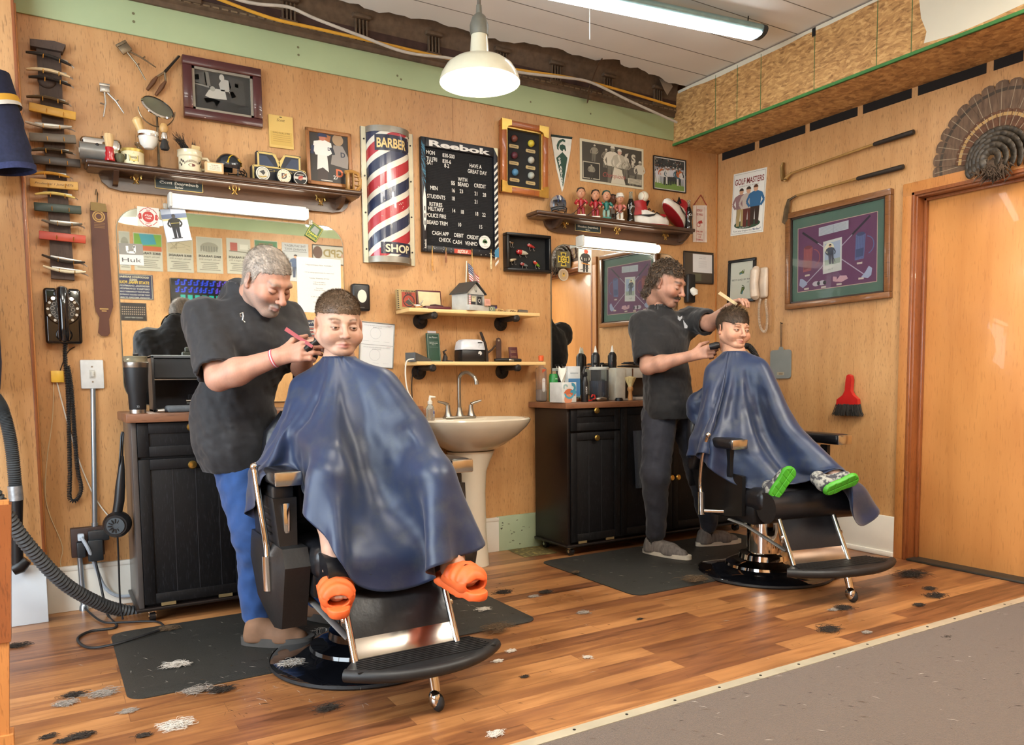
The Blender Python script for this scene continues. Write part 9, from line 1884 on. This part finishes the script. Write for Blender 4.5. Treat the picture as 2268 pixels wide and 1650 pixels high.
# ---- boys
def boy(lab,hc,yaw,pitch,roll,sc,look,hair_f,neck,hs_kw,skin,lipc,browc,root,fm,tor):
 H=frame_m(hc,yaw,pitch,roll,sc,1.0,.915); head=skin_mesh(head_sdf(1.0,**hs_kw),.0019,head_col(skin,lipc,browc,.8,red=.08,hairmask=fm,hair='#4a3828',lash=(.0056*hs_kw['eye'],0,-.0012)),H); ns=S(); chain(ns,[(np.array(H@Vector((0,.03,-.05))),.048),(neck,.05),(neck+(0,.02,-.1),.07)]); chain(ns,[(tor[0],.046),(tor[1],.065),(tor[2],.08),(tor[3],.085)],.04); ns.add(rc(tor[4],tor[5],.034),.03)
 o=person(lab,[head,skin_mesh(ns,.005,limb_col(skin))]+hair_f('limbs'),root,[tfp(e,H) for e in eyes(look)])
 global M; M=np.array(H); b=MB(); q=neck+(.0,0,.012)-np.array(root); b.lathe([(.054,-.03),(.0545,-.01),(.052,.002)],WHITEP,28,q,caps=False); b.build('neck_strip',o); sobj('hair',[(T3(v),f,c,0) for v,f,c in hair_f('hair')],[HAIRM],o,root); return o
def crew(what):
 if what=='limbs':
  out=[]
  for an,toe,kn in ((D_(742,1262,2.56),D_(748,1318,2.47),D_(728,1060,2.62)),(D_(1003,1238,2.6),D_(1048,1284,2.5),D_(968,1060,2.62))):
   s=S(); chain(s,[(HIP1,.06),(kn,.044),(kn+(an-kn)*.45,.046),(an,.036)]); hl=an+(-.0,.02,-.035); s.add(rc(an,hl,.036,.03),.02); s.add(rc(hl,hl+(toe-hl)*.75,.03,.034),.02)
   d=(toe-hl)/np.linalg.norm(toe-hl); sx=np.cross(d,up); sx/=np.linalg.norm(sx)
   for k,(o_,L) in enumerate(((-.024,.0),(-.009,.006),(.004,.004),(.016,-.004),(.027,-.012))):
    if sx[0]*1<0:pass
    p=hl+(toe-hl)*.8+sx*o_*(1 if kn[0]<-3.2 else -1); s.add(rc(p,p+d*(.03+L),.0125 if k==0 else .0095,.012 if k==0 else .0085),.006)
   out.append(skin_mesh(s,.003,limb_col(SK3))); FEET.append((an,hl,toe))
  return out
 s=S(); s.add(el((0,.016,.042),(.0765,.0965,.091)));
 def f(P,d):
  x,y,z=P.T; line=np.maximum(-(z-.046-.05*np.clip(-y-.06,-.02,.05)),-(y+.11)); line=np.minimum(line,np.maximum(-(y-.005),-(z+.045))); fade=.007*(1-smask(z,.0,.07)); return np.maximum(d+fade+.0015*vnoise(P,300,3),line+.0015*vnoise(P,250,4))
 s.fn(f); colf=lambda P:(hexa('#5d4a38')*smask(P[:,2],-.01,.07)[:,None]+hexa('#8a6c56')*(1-smask(P[:,2],-.01,.07))[:,None])*(1+.2*vnoise(P,200,6))[:,None]
 V,F,c=skin_mesh(s,.0038,colf); N=normals(V,F); m=((N*V).sum(1)>.02)&(V[:,2]>.03)
 st=strands(V[m],N[m],7500,lambda p,n,r:np.array([0,-.8,.1])+r.normal(size=p.shape)*.4,lambda p:.005+.005*smask(p[:,2],.05,.1),.0005,lambda p,r:(hexa('#6a5540')*smask(p[:,2],.02,.08)[:,None]+hexa('#7a5f4a')*(1-smask(p[:,2],.02,.08))[:,None])*r.uniform(.7,1.3,(len(p),1)),5,2,.2,0,.55)
 return [(V,F,c),st]
def bangs(what):
 if what=='limbs':
  out=[]
  for kn,an in ((D_(1640,985,4.0),D_(1714,1058,3.86)),(D_(1770,985,3.9),D_(1852,1052,3.76))):s=S(); chain(s,[(HIP2,.055),(kn,.038),(kn+(an-kn)*.4,.04),(an,.034)]); out.append(skin_mesh(s,.004,limb_col(SK3))); FEET2.append((kn,an))
  return out
 s=S(); s.add(el((0,.018,.043),(.08,.099,.092)))
 def f(P,d):
  x,y,z=P.T; line=np.maximum(-(z-.034-.008*np.sin(x*60)),-(y+.125)); line=np.minimum(line,np.maximum(-(y-.0),-(z+.02))); return np.maximum(d+.002*vnoise(P*np.array([1,.3,1]),160,3),line)
 s.fn(f); colf=lambda P:hexa('#3d2f21')*(1+.3*vnoise(P*np.array([1,.25,1]),220,6))[:,None]
 V,F,c=skin_mesh(s,.004,colf); N=normals(V,F); m=(N*V).sum(1)>.02
 def dr(p,n,r):f_=smask(-p[:,1],-.03,.03)[:,None]; return f_*np.array([.0,-1,-.35])+(1-f_)*np.array([0,.25,-1.0])+n*.12+.35*np.sign(p[:,:1])*np.array([1,0,0])*(1-f_)*0+r.normal(size=p.shape)*.2
 st=strands(V[m],N[m],5200,dr,lambda p:.014+.014*smask(p[:,2],.06,.11),.0008,lambda p,r:hexa('#47372a')*r.uniform(.6,1.4,(len(p),1)),8,4,.15,0,.08)
 tp=V[:,2]>.1; st2=strands(V[m&tp],N[m&tp],420,lambda p,n,r:np.array([.1,-.7,.2])+r.normal(size=p.shape)*.5,.026,.001,lambda p,r:hexa('#6d5a42')*r.uniform(.7,1.4,(len(p),1)),9,4,.3,0,.35)
 return [(V,F,c),st,st2]
FEET,FEET2,SHOES=[],[],[]
up=np.array([0,0,1.0])
N1=D_(752,797,2.87); N2=D_(1628,783,4.15); HIP1=np.array([-3.2,-1.25,.66]); HIP2=np.array([-.93,-1.2,.66])
TOR1=[N1+(0,.02,-.03),N1+(0,.03,-.16),HIP1+(0,.03,.16),HIP1,D_(672,862,2.92),D_(850,848,2.83)]; TOR2=[N2+(0,.02,-.03),N2+(0,.03,-.14),HIP2+(0,.03,.15),HIP2,D_(1582,822,4.18),D_(1682,812,4.06)]
crewm=lambda P:(smask(P[:,1],.0,.02)*smask(P[:,2],-.05,.0)+smask(P[:,2],.03,.06)*smask(P[:,1],-.075,-.05))*.5
B1=boy('boy with a brown crew cut and orange sandals seated in the nearer barber chair',D_(750,721,2.86),math.radians(-5),math.radians(9),math.radians(1),1.05,(.1,.22),crew,N1,dict(eye=.62,nose=.9,cheek=1.22,jaw=1.12),SK3,'#b56f66','#4a382a',tuple(Dp(800,1075,2.85)),crewm,TOR1)
B2=boy('small boy with dark brown bangs and green soled shoes seated in the raised chair',D_(1624,730,4.15),math.radians(-12),math.radians(6),math.radians(4),.98,(.3,-.1),bangs,N2,dict(eye=.8,nose=.8,cheek=1.12,jaw=.98),'#c99a80','#ab675c','#463426',tuple(Dp(1650,1020,4.1)),lambda P:smask(P[:,2],.05,.065)*smask(P[:,1],-.12,-.09)+smask(P[:,1],.0,.015)*smask(P[:,2],-.04,-.01),TOR2)
ORG=mat('orange_foam','#d8602c',.55,vary=.06,scale=30,bump=.1)
for i,(an,hl,toe) in enumerate(FEET):
 d=(toe-hl); L=np.linalg.norm(d); d/=L; sx=np.cross(d,up); sx/=np.linalg.norm(sx); nz=np.cross(sx,d); R=Matrix((sx,-d,nz)).transposed().to_4x4(); R.translation=Vector(hl)
 s=S(); Y=-L
 for x,y0,y1,r0,r1 in ((-.014,.03,Y*.75,.03,.034),(.014,.03,Y*.75,.03,.034),(0,Y*.7,Y-.022,.043,.036)):s.add(rc((x,y0,-.042),(x,y1,-.042),r0,r1),.02)
 s.fn(lambda P,dd:np.maximum(dd,np.maximum(P[:,2]+.03-.012*smask(P[:,1],-.02,.04),-.058-P[:,2]-.006*np.sin(P[:,1]*140)*.3)))
 t=S(); t.add(rc((-.012,Y*.25,.0),(-.012,Y*.86,-.008),.047,.046)); t.add(rc((.012,Y*.25,.0),(.012,Y*.86,-.008),.047,.046),.01); t.fn(lambda P,dd:np.maximum(dd,-.04-P[:,2])); t.cut(rc((0,Y*.2,-.0),(0,Y*.7,-.008),.042,.043),.004); t.cut(el((0,Y*.98,-.012),(.036,.05,.02)),.008); t.fn(lambda P,dd:np.maximum(dd,P[:,1]-Y*.3+.6*(P[:,2])-.0)); t.fn(lambda P,dd:dd+.0022*np.sin(P[:,1]*170+np.abs(P[:,0])*60)*(P[:,2]>0))
 Va,Fa,_=skin_mesh(s,.0032,None,R); Vb,Fb,_=skin_mesh(t,.0028,None,R)
 o=sobj('sandal',[(Va,Fa,None,0)],[ORG],B1,tuple(B1.location)); sobj('strap',[(Vb,Fb,None,0)],[ORG],o,tuple(B1.location)).location=(0,0,0)
GRN=mat('lime_rubber','#409420',.5,vary=.1,scale=30); CAMO=mat('camouflage_cloth','#3a3a40',.8,vary=0,col2='#9a9a92',scale=40,thr=(.45,.55))
for i,(kn,an) in enumerate(FEET2):
 c=D_(1731,1072,3.74) if i==0 else D_(1860,1074,3.66); nv=Vector((-.5,-.82,-.15)) if i==0 else Vector((-.25,-.88,-.4)); upv=Vector((.45,-.2,.86)) if i==0 else Vector((.85,-.4,.38)); nv.normalize(); upv=(upv-nv*upv.dot(nv)).normalized(); sv=upv.cross(nv)
 R=Matrix((sv,nv,upv)).transposed().to_4x4(); R.translation=Vector(c); SHOES.append((c,np.array(nv),np.array(upv)))
 s=S(); s.add(rc((0,-.012,-.055),(0,-.012,-.03),.031,.029)); s.add(rc((0,-.012,-.03),(.0,-.012,.06),.029,.037),.02); s.fn(lambda P,d:np.maximum(d,np.abs(P[:,1])-.01+.002*(np.abs(np.sin(P[:,2]*95+P[:,0]*30))<.25)+.002*(np.abs(np.sin(P[:,0]*70))<.12)))
 u=S(); u.add(rc((0,-.05,-.05),(0,-.035,.05),.034,.03)); u.add(rc((0,-.05,-.05),(0,-.1,-.05),.034,.036),.02); u.fn(lambda P,d:np.maximum(d,P[:,1]+.008))
 Va,Fa,_=skin_mesh(u,.0035,None,R); Vb,Fb,_=skin_mesh(s,.0022,None,R@Matrix.Translation((0,.004,0)))
 o=sobj('shoe',[(Va,Fa,None,0)],[CAMO],B2,tuple(B2.location)); sobj('sole',[(Vb,Fb,None,0)],[GRN],o,tuple(B2.location)).location=(0,0,0)
 # ================================================================ barber capes: a sheet with a neck hole, draped over body and chair
CAPE=mat('navy_nylon','#0f1b34',.42,vary=0,col2='#172b4e',scale=3,sheen=.2)
nt=CAPE.node_tree; bs=nt.nodes['Principled BSDF']; no=nd(nt,'ShaderNodeTexNoise',i_Scale=13,i_Detail=9,i_Roughness=.7); tc=nd(nt,'ShaderNodeTexCoord'); nt.links.new(tc.outputs['Object'],no.inputs['Vector'])
rp=nd(nt,'ShaderNodeValToRGB'); rp.color_ramp.elements[0].position=.48; rp.color_ramp.elements[1].position=.68; rp.color_ramp.elements[1].color=(.6,.6,.6,1); rp.color_ramp.elements[0].color=(0,0,0,1); nt.links.new(no.outputs['Fac'],rp.inputs[0])
mx=nd(nt,'ShaderNodeMix',data_type='RGBA'); mx.inputs['B'].default_value=(*lin('#353b43'),1); src=bs.inputs['Base Color'].links[0].from_socket; nt.links.new(src,mx.inputs['A']); nt.links.new(rp.outputs[0],mx.inputs['Factor']); nt.links.new(mx.outputs['Result'],bs.inputs['Base Color'])
def drape(Nc,yaw,rf,rs,rb,prims,pins=(),seed=1,steps=150,pw_=3.8,mul=None):
 na,nr=120,42; a=np.arange(na)*2*PI/na; sn,cs=np.sin(a),np.cos(a); pw=pw_
 Rb=(np.abs(sn/rs)**pw+np.abs(cs/np.where(cs>0,rf,rb))**pw)**(-1/pw)*(1 if mul is None else mul((np.degrees(a)+180)%360-180)); r0=.06
 u=np.linspace(0,1,nr)[None,:]; rad=r0+(Rb[:,None]-r0)*u; FX,FY_=rad*sn[:,None],-rad*cs[:,None]
 flat=np.stack([FX,FY_],-1); rng=np.random.RandomState(seed); cy,sy=math.cos(yaw),math.sin(yaw)
 X=np.stack([Nc[0]+FX*cy-FY_*sy,Nc[1]+FX*sy+FY_*cy,Nc[2]+.005+0*FX-.55*np.maximum(rad-.1,0)],-1)+rng.normal(size=(na,nr,3))*.0015
 ring=X[:,0].copy(); ring[:,2]=Nc[2]+.012; V_=np.zeros_like(X); C=[(q[1],q[2],q[3],q[4]) for q in prims]
 def pairs(f,i0,i1,k,st):
  L=np.linalg.norm(flat[i0]-flat[i1],axis=-1); return (i0,i1,L[...,None],k)
 cons=[]
 A_=np.arange(na);
 def addc(da,dr,k):
  for par in (0,1):
   ks=A_[(A_//max(1,da))%2==par] if da else A_; rs_=np.arange(0,nr-dr);
   if not da:rs_=rs_[(rs_//dr)%2==par]
   I,J=np.meshgrid(ks,rs_,indexing='ij'); I2,J2=(I+da)%na,J+dr; L=np.linalg.norm(flat[I,J]-flat[I2,J2],axis=-1)[...,None]; cons.append((I.ravel(),J.ravel(),I2.ravel(),J2.ravel(),L.reshape(-1,1),k))
 addc(0,1,1.0); addc(1,0,1.0); addc(1,1,.6); addc(0,2,.1); addc(2,0,.1); addc(0,4,.03)
 dt=1/60.; imm=np.ones((na,nr,1)); imm[:,0]=0; th=.008
 for it in range(steps):
  V_[...,2]-=9.8*dt; V_*=.97; P0=X.copy(); X=X+V_*dt*imm
  for k in range(14):
   for (I,J,I2,J2,L,kk) in cons:
    d=X[I2,J2]-X[I,J]; l=np.linalg.norm(d,axis=-1,keepdims=True)+1e-9; c=np.where(l>L,1.0,.35)*kk*.5*(l-L)/l*d; X[I,J]+=c*imm[I,J]; X[I2,J2]-=c*imm[I2,J2]
   X[:,0]=ring
   for (I,J,p) in pins:X[I,J]=p
   if k%4==3:
    for (p,q,ra,rb_) in C:
     ba=q-p; h=np.clip(((X-p)@ba)/(ba@ba+1e-12),0,1)[...,None]; dv=X-p-h*ba; l=np.linalg.norm(dv,axis=-1,keepdims=True)+1e-9; R=ra+(rb_-ra)*h+th; m=(l<R); X=np.where(m,X+dv/l*(R-l),X); X=np.where(m,P0+(X-P0)-.35*((X-P0)-dv/l*(((X-P0)*dv).sum(-1,keepdims=True)/l)),X) if k==11 else X
    X[...,2]=np.maximum(X[...,2],.02); X[:,0]=ring
  V_=(X-P0)/dt; sp=np.linalg.norm(V_,axis=-1,keepdims=True); V_=V_*np.minimum(1,2.5/(sp+1e-9))
 idx=np.arange(na*nr).reshape(na,nr); n2=np.roll(idx,-1,0)
 F=np.stack([idx[:,:-1],n2[:,:-1],n2[:,1:],idx[:,1:]],-1).reshape(-1,4)
 X=X.reshape(-1,3); N=normals(X,F); ug=np.repeat(u,na,0).ravel(); ag=np.repeat(a,nr); k=smask(ug,.03,.4)
 w=.005*np.sin(9*ag+2.2*np.sin(3*ag+seed)+1.5*ug)+.004*np.sin(17*ag+3*np.sin(2*ag+5*ug)+seed)+.0045*np.abs(vnoise(X,13,seed))**.7+.003*vnoise(X,30,seed+2)+.0018*vnoise(X,65,seed+4)
 return X+N*np.abs(w*k)[:,None]*np.sign(w)[:,None]*np.where(w<0,.35,1)[:,None],F
def cape_obj(X,F,lab,o_loc):
 o=sobj('barber_cape',[(X,F,None,0)],[CAPE],None,o_loc); m=o.modifiers.new('fine','SUBSURF'); m.levels=m.render_levels=1; m=o.modifiers.new('thick','SOLIDIFY'); m.thickness=.0016; m.offset=1
 return tag(o,lab,'cape')
def chair_prims(c,rz):
 M_=Matrix.Translation(Vector(c))@Matrix.Rotation(rz,4,'Z'); w=lambda *p:np.array(M_@Vector(p)); P=[]
 for s in (-1,1):P+=[rc(w(s*.325-.025,-.2,.72),w(s*.325-.025,.13,.72),.032),rc(w(s*.325+.025,-.2,.72),w(s*.325+.025,.13,.72),.032)]
 P+=[rc(w(-.27,-.33,.44),w(.27,-.33,.44),.085),rc(w(-.27,-.15,.45),w(.27,-.15,.45),.07),rc(w(-.27,.05,.45),w(.27,.05,.45),.07)]
 for k in range(5):P.append(rc(w(-.22,.28,.5+.1*k),w(.22,.28,.5+.1*k),.075))
 P+=[rc(w(-.16,-.38,.36),w(.16,-.38,.36),.046),rc(w(-.16,-.45,.22),w(.16,-.45,.22),.03)]
 return P
PR1=chair_prims(CH1,0); k1a,k1b=D_(728,1055,2.62),D_(968,1050,2.62)
shL,shR=TOR1[4],TOR1[5]; elL,elR=D_(655,960,2.82),D_(925,955,2.72)
PR1+=[rc(TOR1[0],TOR1[1],.055,.09),rc(TOR1[1],HIP1+(0,-.02,.1),.1,.125),rc(shL,shR,.055),rc(shL,elL,.052,.045),rc(shR,elR,.052,.045),rc(elL,D_(735,1005,2.62),.042,.035),rc(elR,D_(860,1000,2.6),.042,.035)]
for kn,(an,hl,toe) in zip((k1a,k1b),FEET):PR1+=[rc(HIP1,kn,.085,.07),rc(kn,an,.066,.04),rc(hl,toe,.05,.05)]
X,F=drape(N1,math.radians(5),.87,.53,.46,PR1,seed=3,mul=lambda d:1-.24*np.exp(-((d+48)/24)**2)+.16*np.exp(-((d+112)/26)**2)-.08*np.exp(-((d-60)/25)**2))
cape_obj(X,F,'wide navy blue barber cape draped over the boy in orange sandals and his chair arms',tuple(N1))
PR2=chair_prims(CH2,CR2); shL,shR=TOR2[4],TOR2[5]; elL,elR=D_(1575,905,4.1),D_(1720,895,3.98)
PR2+=[rc(TOR2[0],TOR2[1],.05,.08),rc(TOR2[1],HIP2+(0,-.02,.08),.09,.115),rc(shL,shR,.048),rc(shL,elL,.045,.04),rc(shR,elR,.045,.04)]
for i,(kn,an) in enumerate(FEET2):PR2+=[rc(HIP2,kn,.08,.062),rc(kn,an,.06,.042)]
PR2+=[rc(FEET2[1][1],SHOES[1][0]+SHOES[1][1]*.03,.05,.055),rc(SHOES[1][0]-SHOES[1][2]*.05-SHOES[1][1]*.02,SHOES[1][0]+SHOES[1][2]*.06-SHOES[1][1]*.02,.045,.045)]
X,F=drape(N2,math.radians(12),1.0,.54,.4,PR2,seed=5,mul=lambda d:1-.26*np.exp(-((d+22)/17)**2)+.09*np.exp(-((d-16)/16)**2))
cape_obj(X,F,'navy blue barber cape draped over the smaller boy\'s outstretched legs',tuple(N2))
# ================================================================ clutter on the floor and at the left edge
b=MB(); P=[Zp(*q) for q in ((1113,1214),(1196,1207),(1236,1225),(1162,1235))]; c=sum(P,Vector())/4
b.add([p-c+Vector((0,0,.0012)) for p in P],[(0,1,2,3)],mat('old_yellow_tile','#a8965a',.6,vary=0,col2='#5d5230',scale=30,thr=(.3,.5))); o=b.build('floor_patch',None,c); o['kind']='structure'
def hose(name,lab,pts,r,rib=True,m=RUBBER,cat='hose'):
 P=smooth_path(pts,14 if rib else 6); c=np.array(P[-1]); b=MB(); Q=[np.array(P[0])]
 if rib:
  L=[0]; [L.append(L[-1]+(P[i+1]-P[i]).length) for i in range(len(P)-1)]; n=int(L[-1]/.0085); s_=np.linspace(0,L[-1],n); A=np.array([tuple(p) for p in P]); Q=np.stack([np.interp(s_,L,A[:,i]) for i in range(3)],1)
  b.tube(Q-c,[r*(1 if i%2 else .84) for i in range(n)],m,14)
 else:b.tube([np.array(p)-c for p in P],r,m,12)
 return tag(b.build(name,None,c),lab,cat)
HS=mat('grey_hose','#3a3d3f',.45,vary=.15)
hose('vacuum_hose','grey ribbed vacuum hose snaking along the floor into the first cabinet',[Dp(-25,1075,3.0),Dp(5,1125,3.05),Dp(60,1205,3.15),Dp(140,1290,3.3),Dp(215,1334,3.45),Dp(262,1350,3.55),Dp(312,1357,3.62)],.03,True,HS)
c=Yp(36,1090,PY-.07); t=thing('vacuum_wand','vacuum hose end with silver taped wand hanging on the left pier','vacuum wand',c)
L=lambda x,y,d=.07:Yp(x,y,PY-d)-c
P=smooth_path([L(-12,880,.1),L(4,905),L(18,950),L(28,1010),L(34,1078)],16); n=60; A=np.array([tuple(p) for p in P]); ii=np.linspace(0,len(P)-1,n*2); Q=[A[int(k)]*(1-k%1)+A[min(int(k)+1,len(A)-1)]*(k%1) for k in ii]
b=MB(); b.tube(Q,[.027*(1 if i%2 else .85) for i in range(len(Q))],HS,14); b.build('ribbed_hose',t)
b=MB(); b.tube([L(33,1076),L(36,1108)],.028,mat('silver_tape','#a9adb0',.35,.7,vary=.2,scale=60),16); b.build('tape_band',t)
b=MB(); b.tube([L(36,1106),L(37,1180),L(38,1250)],[.026,.022,.024],BLACKP,16); b.build('wand',t)
b=MB(); b.tube([L(28,1262),L(44,1254),L(60,1240)],[.026,.032,.022],BLACKP,14); b.build('nozzle',t)
def fcord(lab,pts,r,m,name='power_cable'):
 P=smooth_path(pts,6); c=P[-1].copy(); b=MB(); b.tube([p-c for p in P],r,m,8); tag(b.build(name,None,c),lab,'cable')
def F_(x,y):return Zp(x,y,.006)
fcord('thick pale blue cable dropping from the outlet box behind the vacuum hose',[Yp(180,1190,-.08),Yp(195,1215,-.09),Yp(210,1250,-.06),Yp(232,1300,-.04),Yp(262,1320,-.03),Yp(300,1318,-.03)],.008,K('#a9b4c0',.5))
fcord('black cable looping in a wide curl over the floor onto the left mat',[Yp(210,1236,-.07),Yp(222,1290,-.1),F_(238,1360),F_(258,1388),F_(200,1398),F_(172,1415),F_(195,1434),Zp(248,1428,.016),Zp(310,1410,.024),Zp(352,1396,.024)],.0055,RUBBER)
fcord('thin black cable lying along the foot of the first cabinet',[Yp(186,1345,-.03),F_(225,1376),F_(270,1378),F_(320,1376),F_(352,1378),Zp(366,1390,.02)],.0045,RUBBER)
t=thing('hanging_jersey','navy jersey with gold sleeve stripe hanging at the left edge of the view','jersey',Yp(20,380,PY-.14)); c=Vector(t.location); L=lambda x,y,d=.14:Yp(x,y,PY-d)-c; JM=mat('navy_jersey_knit','#1d2138',.9,vary=.2,scale=80,bump=.2)
b=MB(); b.tube(smooth_path([L(-40,170),L(-18,235),L(2,290),L(22,345),L(32,375)],5),[.1]*5+[.092]*5+[.085]*5+[.078]*6,JM,24,caps=False); b.build('sleeve',t)
b=MB(); p,q=L(30,368),L(33,381); b.tube([p,q],[.082,.079],mat('rib_cuff','#2a3052',.9,vary=.2,scale=90),24,caps=False); b.build('cuff',t)
b=MB(); b.tube([L(-20,226),L(-14,240)],[.103,.102],K('#c99a34',.8),24,caps=False); b.build('gold_stripe',t); b=MB(); b.tube([L(-14,240),L(-10,249)],[.102,.101],K('#c9c7c0',.8),24,caps=False); b.build('white_stripe',t)
b=MB(); b.tube(smooth_path([L(-50,200),L(-45,500),L(-38,720),L(-34,800),L(-38,872)],4),[.08]*4+[.1]*4+[.115]*4+[.118]*4+[.08],JM,24,flat=.5); b.build('body',t)
HC={'d':mat('dark_cut_hair','#2c241d',.85,vary=.4,scale=200),'g':mat('grey_cut_hair','#8d857c',.85,vary=.25,scale=200),'w':mat('white_cut_hair','#c2bbb0',.85,vary=.12,scale=200),'m':mat('brown_cut_hair','#55432f',.85,vary=.4,scale=200)}
CN={'d':'dark','g':'grey','w':'white','m':'brown'}
def clump(px,py,w,k,where,z=0.0):
 p=Zp(px,py,z); t_=Vector(p)-Vector(CAM); W_=w*t_.length/FPX; b=MB(); r=random.Random(px); n=int(90+2.2*w)
 for i in range(n):
  a=r.gauss(.2,.8); L=r.uniform(.15,.45)*W_; x,y=r.gauss(0,.2)*W_,r.gauss(0,.13)*W_; zz=.002+abs(r.gauss(0,.035))*W_; c_,s_=math.cos(a),math.sin(a); k1,k2=r.uniform(-.35,.35)*L,r.uniform(0,.04)*W_
  b.tube([(x+c_*L*(q-.5)-s_*k1*q*(1-q)*4,y+s_*L*(q-.5)+c_*k1*q*(1-q)*4,zz+k2*q*(1-q)*4) for q in (0,.25,.5,.75,1)],[.0003,.0007,.0008,.0007,.0003],HC[k],3,caps=False)
 tag(b.build('hair_clump',None,p),CN[k]+' clump of cut hair '+where,'hair clump','clumps of cut hair on the floor')
MZ=.016
for a in ((38,1432,42,'d','by the foot of the wooden post'),(163,1541,44,'d','above the grey tuft left of the mat corner'),(146,1560,46,'g','left of the left mat corner'),(228,1538,56,'g','touching the left mat corner'),(284,1577,32,'g','just below the left mat corner'),(390,1608,68,'w','biggest fluffy one on bare floor'),(388,1475,56,'w','in the middle of the left mat',MZ),(318,1631,30,'d','left of the big white fluff'),(106,1634,30,'d','in the lower left corner of the floor'),(180,1632,52,'d','by the bottom edge, long and curled'),(142,1643,30,'d','cut by the bottom edge of the view'),(437,1531,64,'g','along the front edge of the left mat'),(490,1530,56,'d','at the front edge of the left mat'),(648,1470,60,'w','on the nearer chair base rim',.03),(712,1402,50,'w','behind the nearer chair base on the mat',MZ),(640,1425,46,'w','by the tan boot toe',MZ),(660,1345,70,'m','at the rear edge of the left mat',MZ),(372,1394,46,'m','where the black cable ends on the mat',MZ),(1072,1350,34,'w','on the right part of the left mat',MZ),(1100,1392,80,'m','at the right front edge of the left mat',MZ),(1115,1313,44,'d','between the two mats'),(1208,1313,34,'d','between the mats, right one of two'),(1182,1322,26,'g','small, between the two mats'),(1293,1358,32,'g','in the open floor below the right mat'),(1417,1372,16,'d','small ring in the open floor'),(1301,1457,22,'w','alone in the middle of the open floor'),(1132,1443,24,'w','right of the nearer foot plate'),(1104,1465,24,'w','just below the nearer foot plate'),(1162,1500,20,'d','halfway to the carpet strip'),(1098,1627,40,'w','close to the carpet strip at the bottom'),(725,1571,56,'d','in front of the nearer chair base'),(1275,1268,22,'m','on the left edge of the right mat',MZ),(1540,1285,70,'m','left of the farther chair base',MZ),(1840,1280,40,'d','behind the farther foot plate'),(2018,1275,78,'d','long, near the door'),(2060,1305,30,'d','short, near the door'),(2072,1321,48,'d','curved, in front of the door'),(2035,1341,28,'d','small, between door and carpet'),(1868,1348,50,'d','by the farther chair caster'),(1847,1352,24,'g','left of the farther chair caster'),(1838,1396,58,'d','near the carpet strip below the farther chair'),(1919,1402,24,'g','near the carpet strip'),(2098,1414,26,'d','on the brown carpet'),(1722,1566,20,'d','small, low on the carpet'),(1178,1203,40,'m','under the corner of the second cabinet')):clump(*a)
def clippings(lab,boxes,cnt,zc):
 b=MB(); r=random.Random(5)
 for i in range(cnt):
  x0,x1,y0,y1,z=r.choice(boxes); x,y=r.uniform(x0,x1),r.uniform(y0,y1); a=r.uniform(0,PI); L=r.uniform(.006,.02); dx,dy=L*math.cos(a),L*math.sin(a)
  b.add([(x-dx,y-dy,z),(x+.0008,y+.0008,z+.001),(x+dx,y+dy,z),(x-.0008,y-.0008,z+.001)],[(0,1,2,3)],HC[r.choice('dddgmw')])
 o=b.build('hair_clippings',None,(0,0,0)); tag(o,lab,'hair clippings',None,'stuff')
clippings('fine short hair clippings scattered over floor and mats',[(-4.0,-2.4,-1.3,-.55,.0165),(-4.2,-.3,-2.2,-.5,.002),(-1.75,-.4,-1.2,-.45,.0165),(-3.8,-2.9,-1.7,-1.2,.02),(-3.0,-.2,-2.9,-2.3,.008)],1500,0)
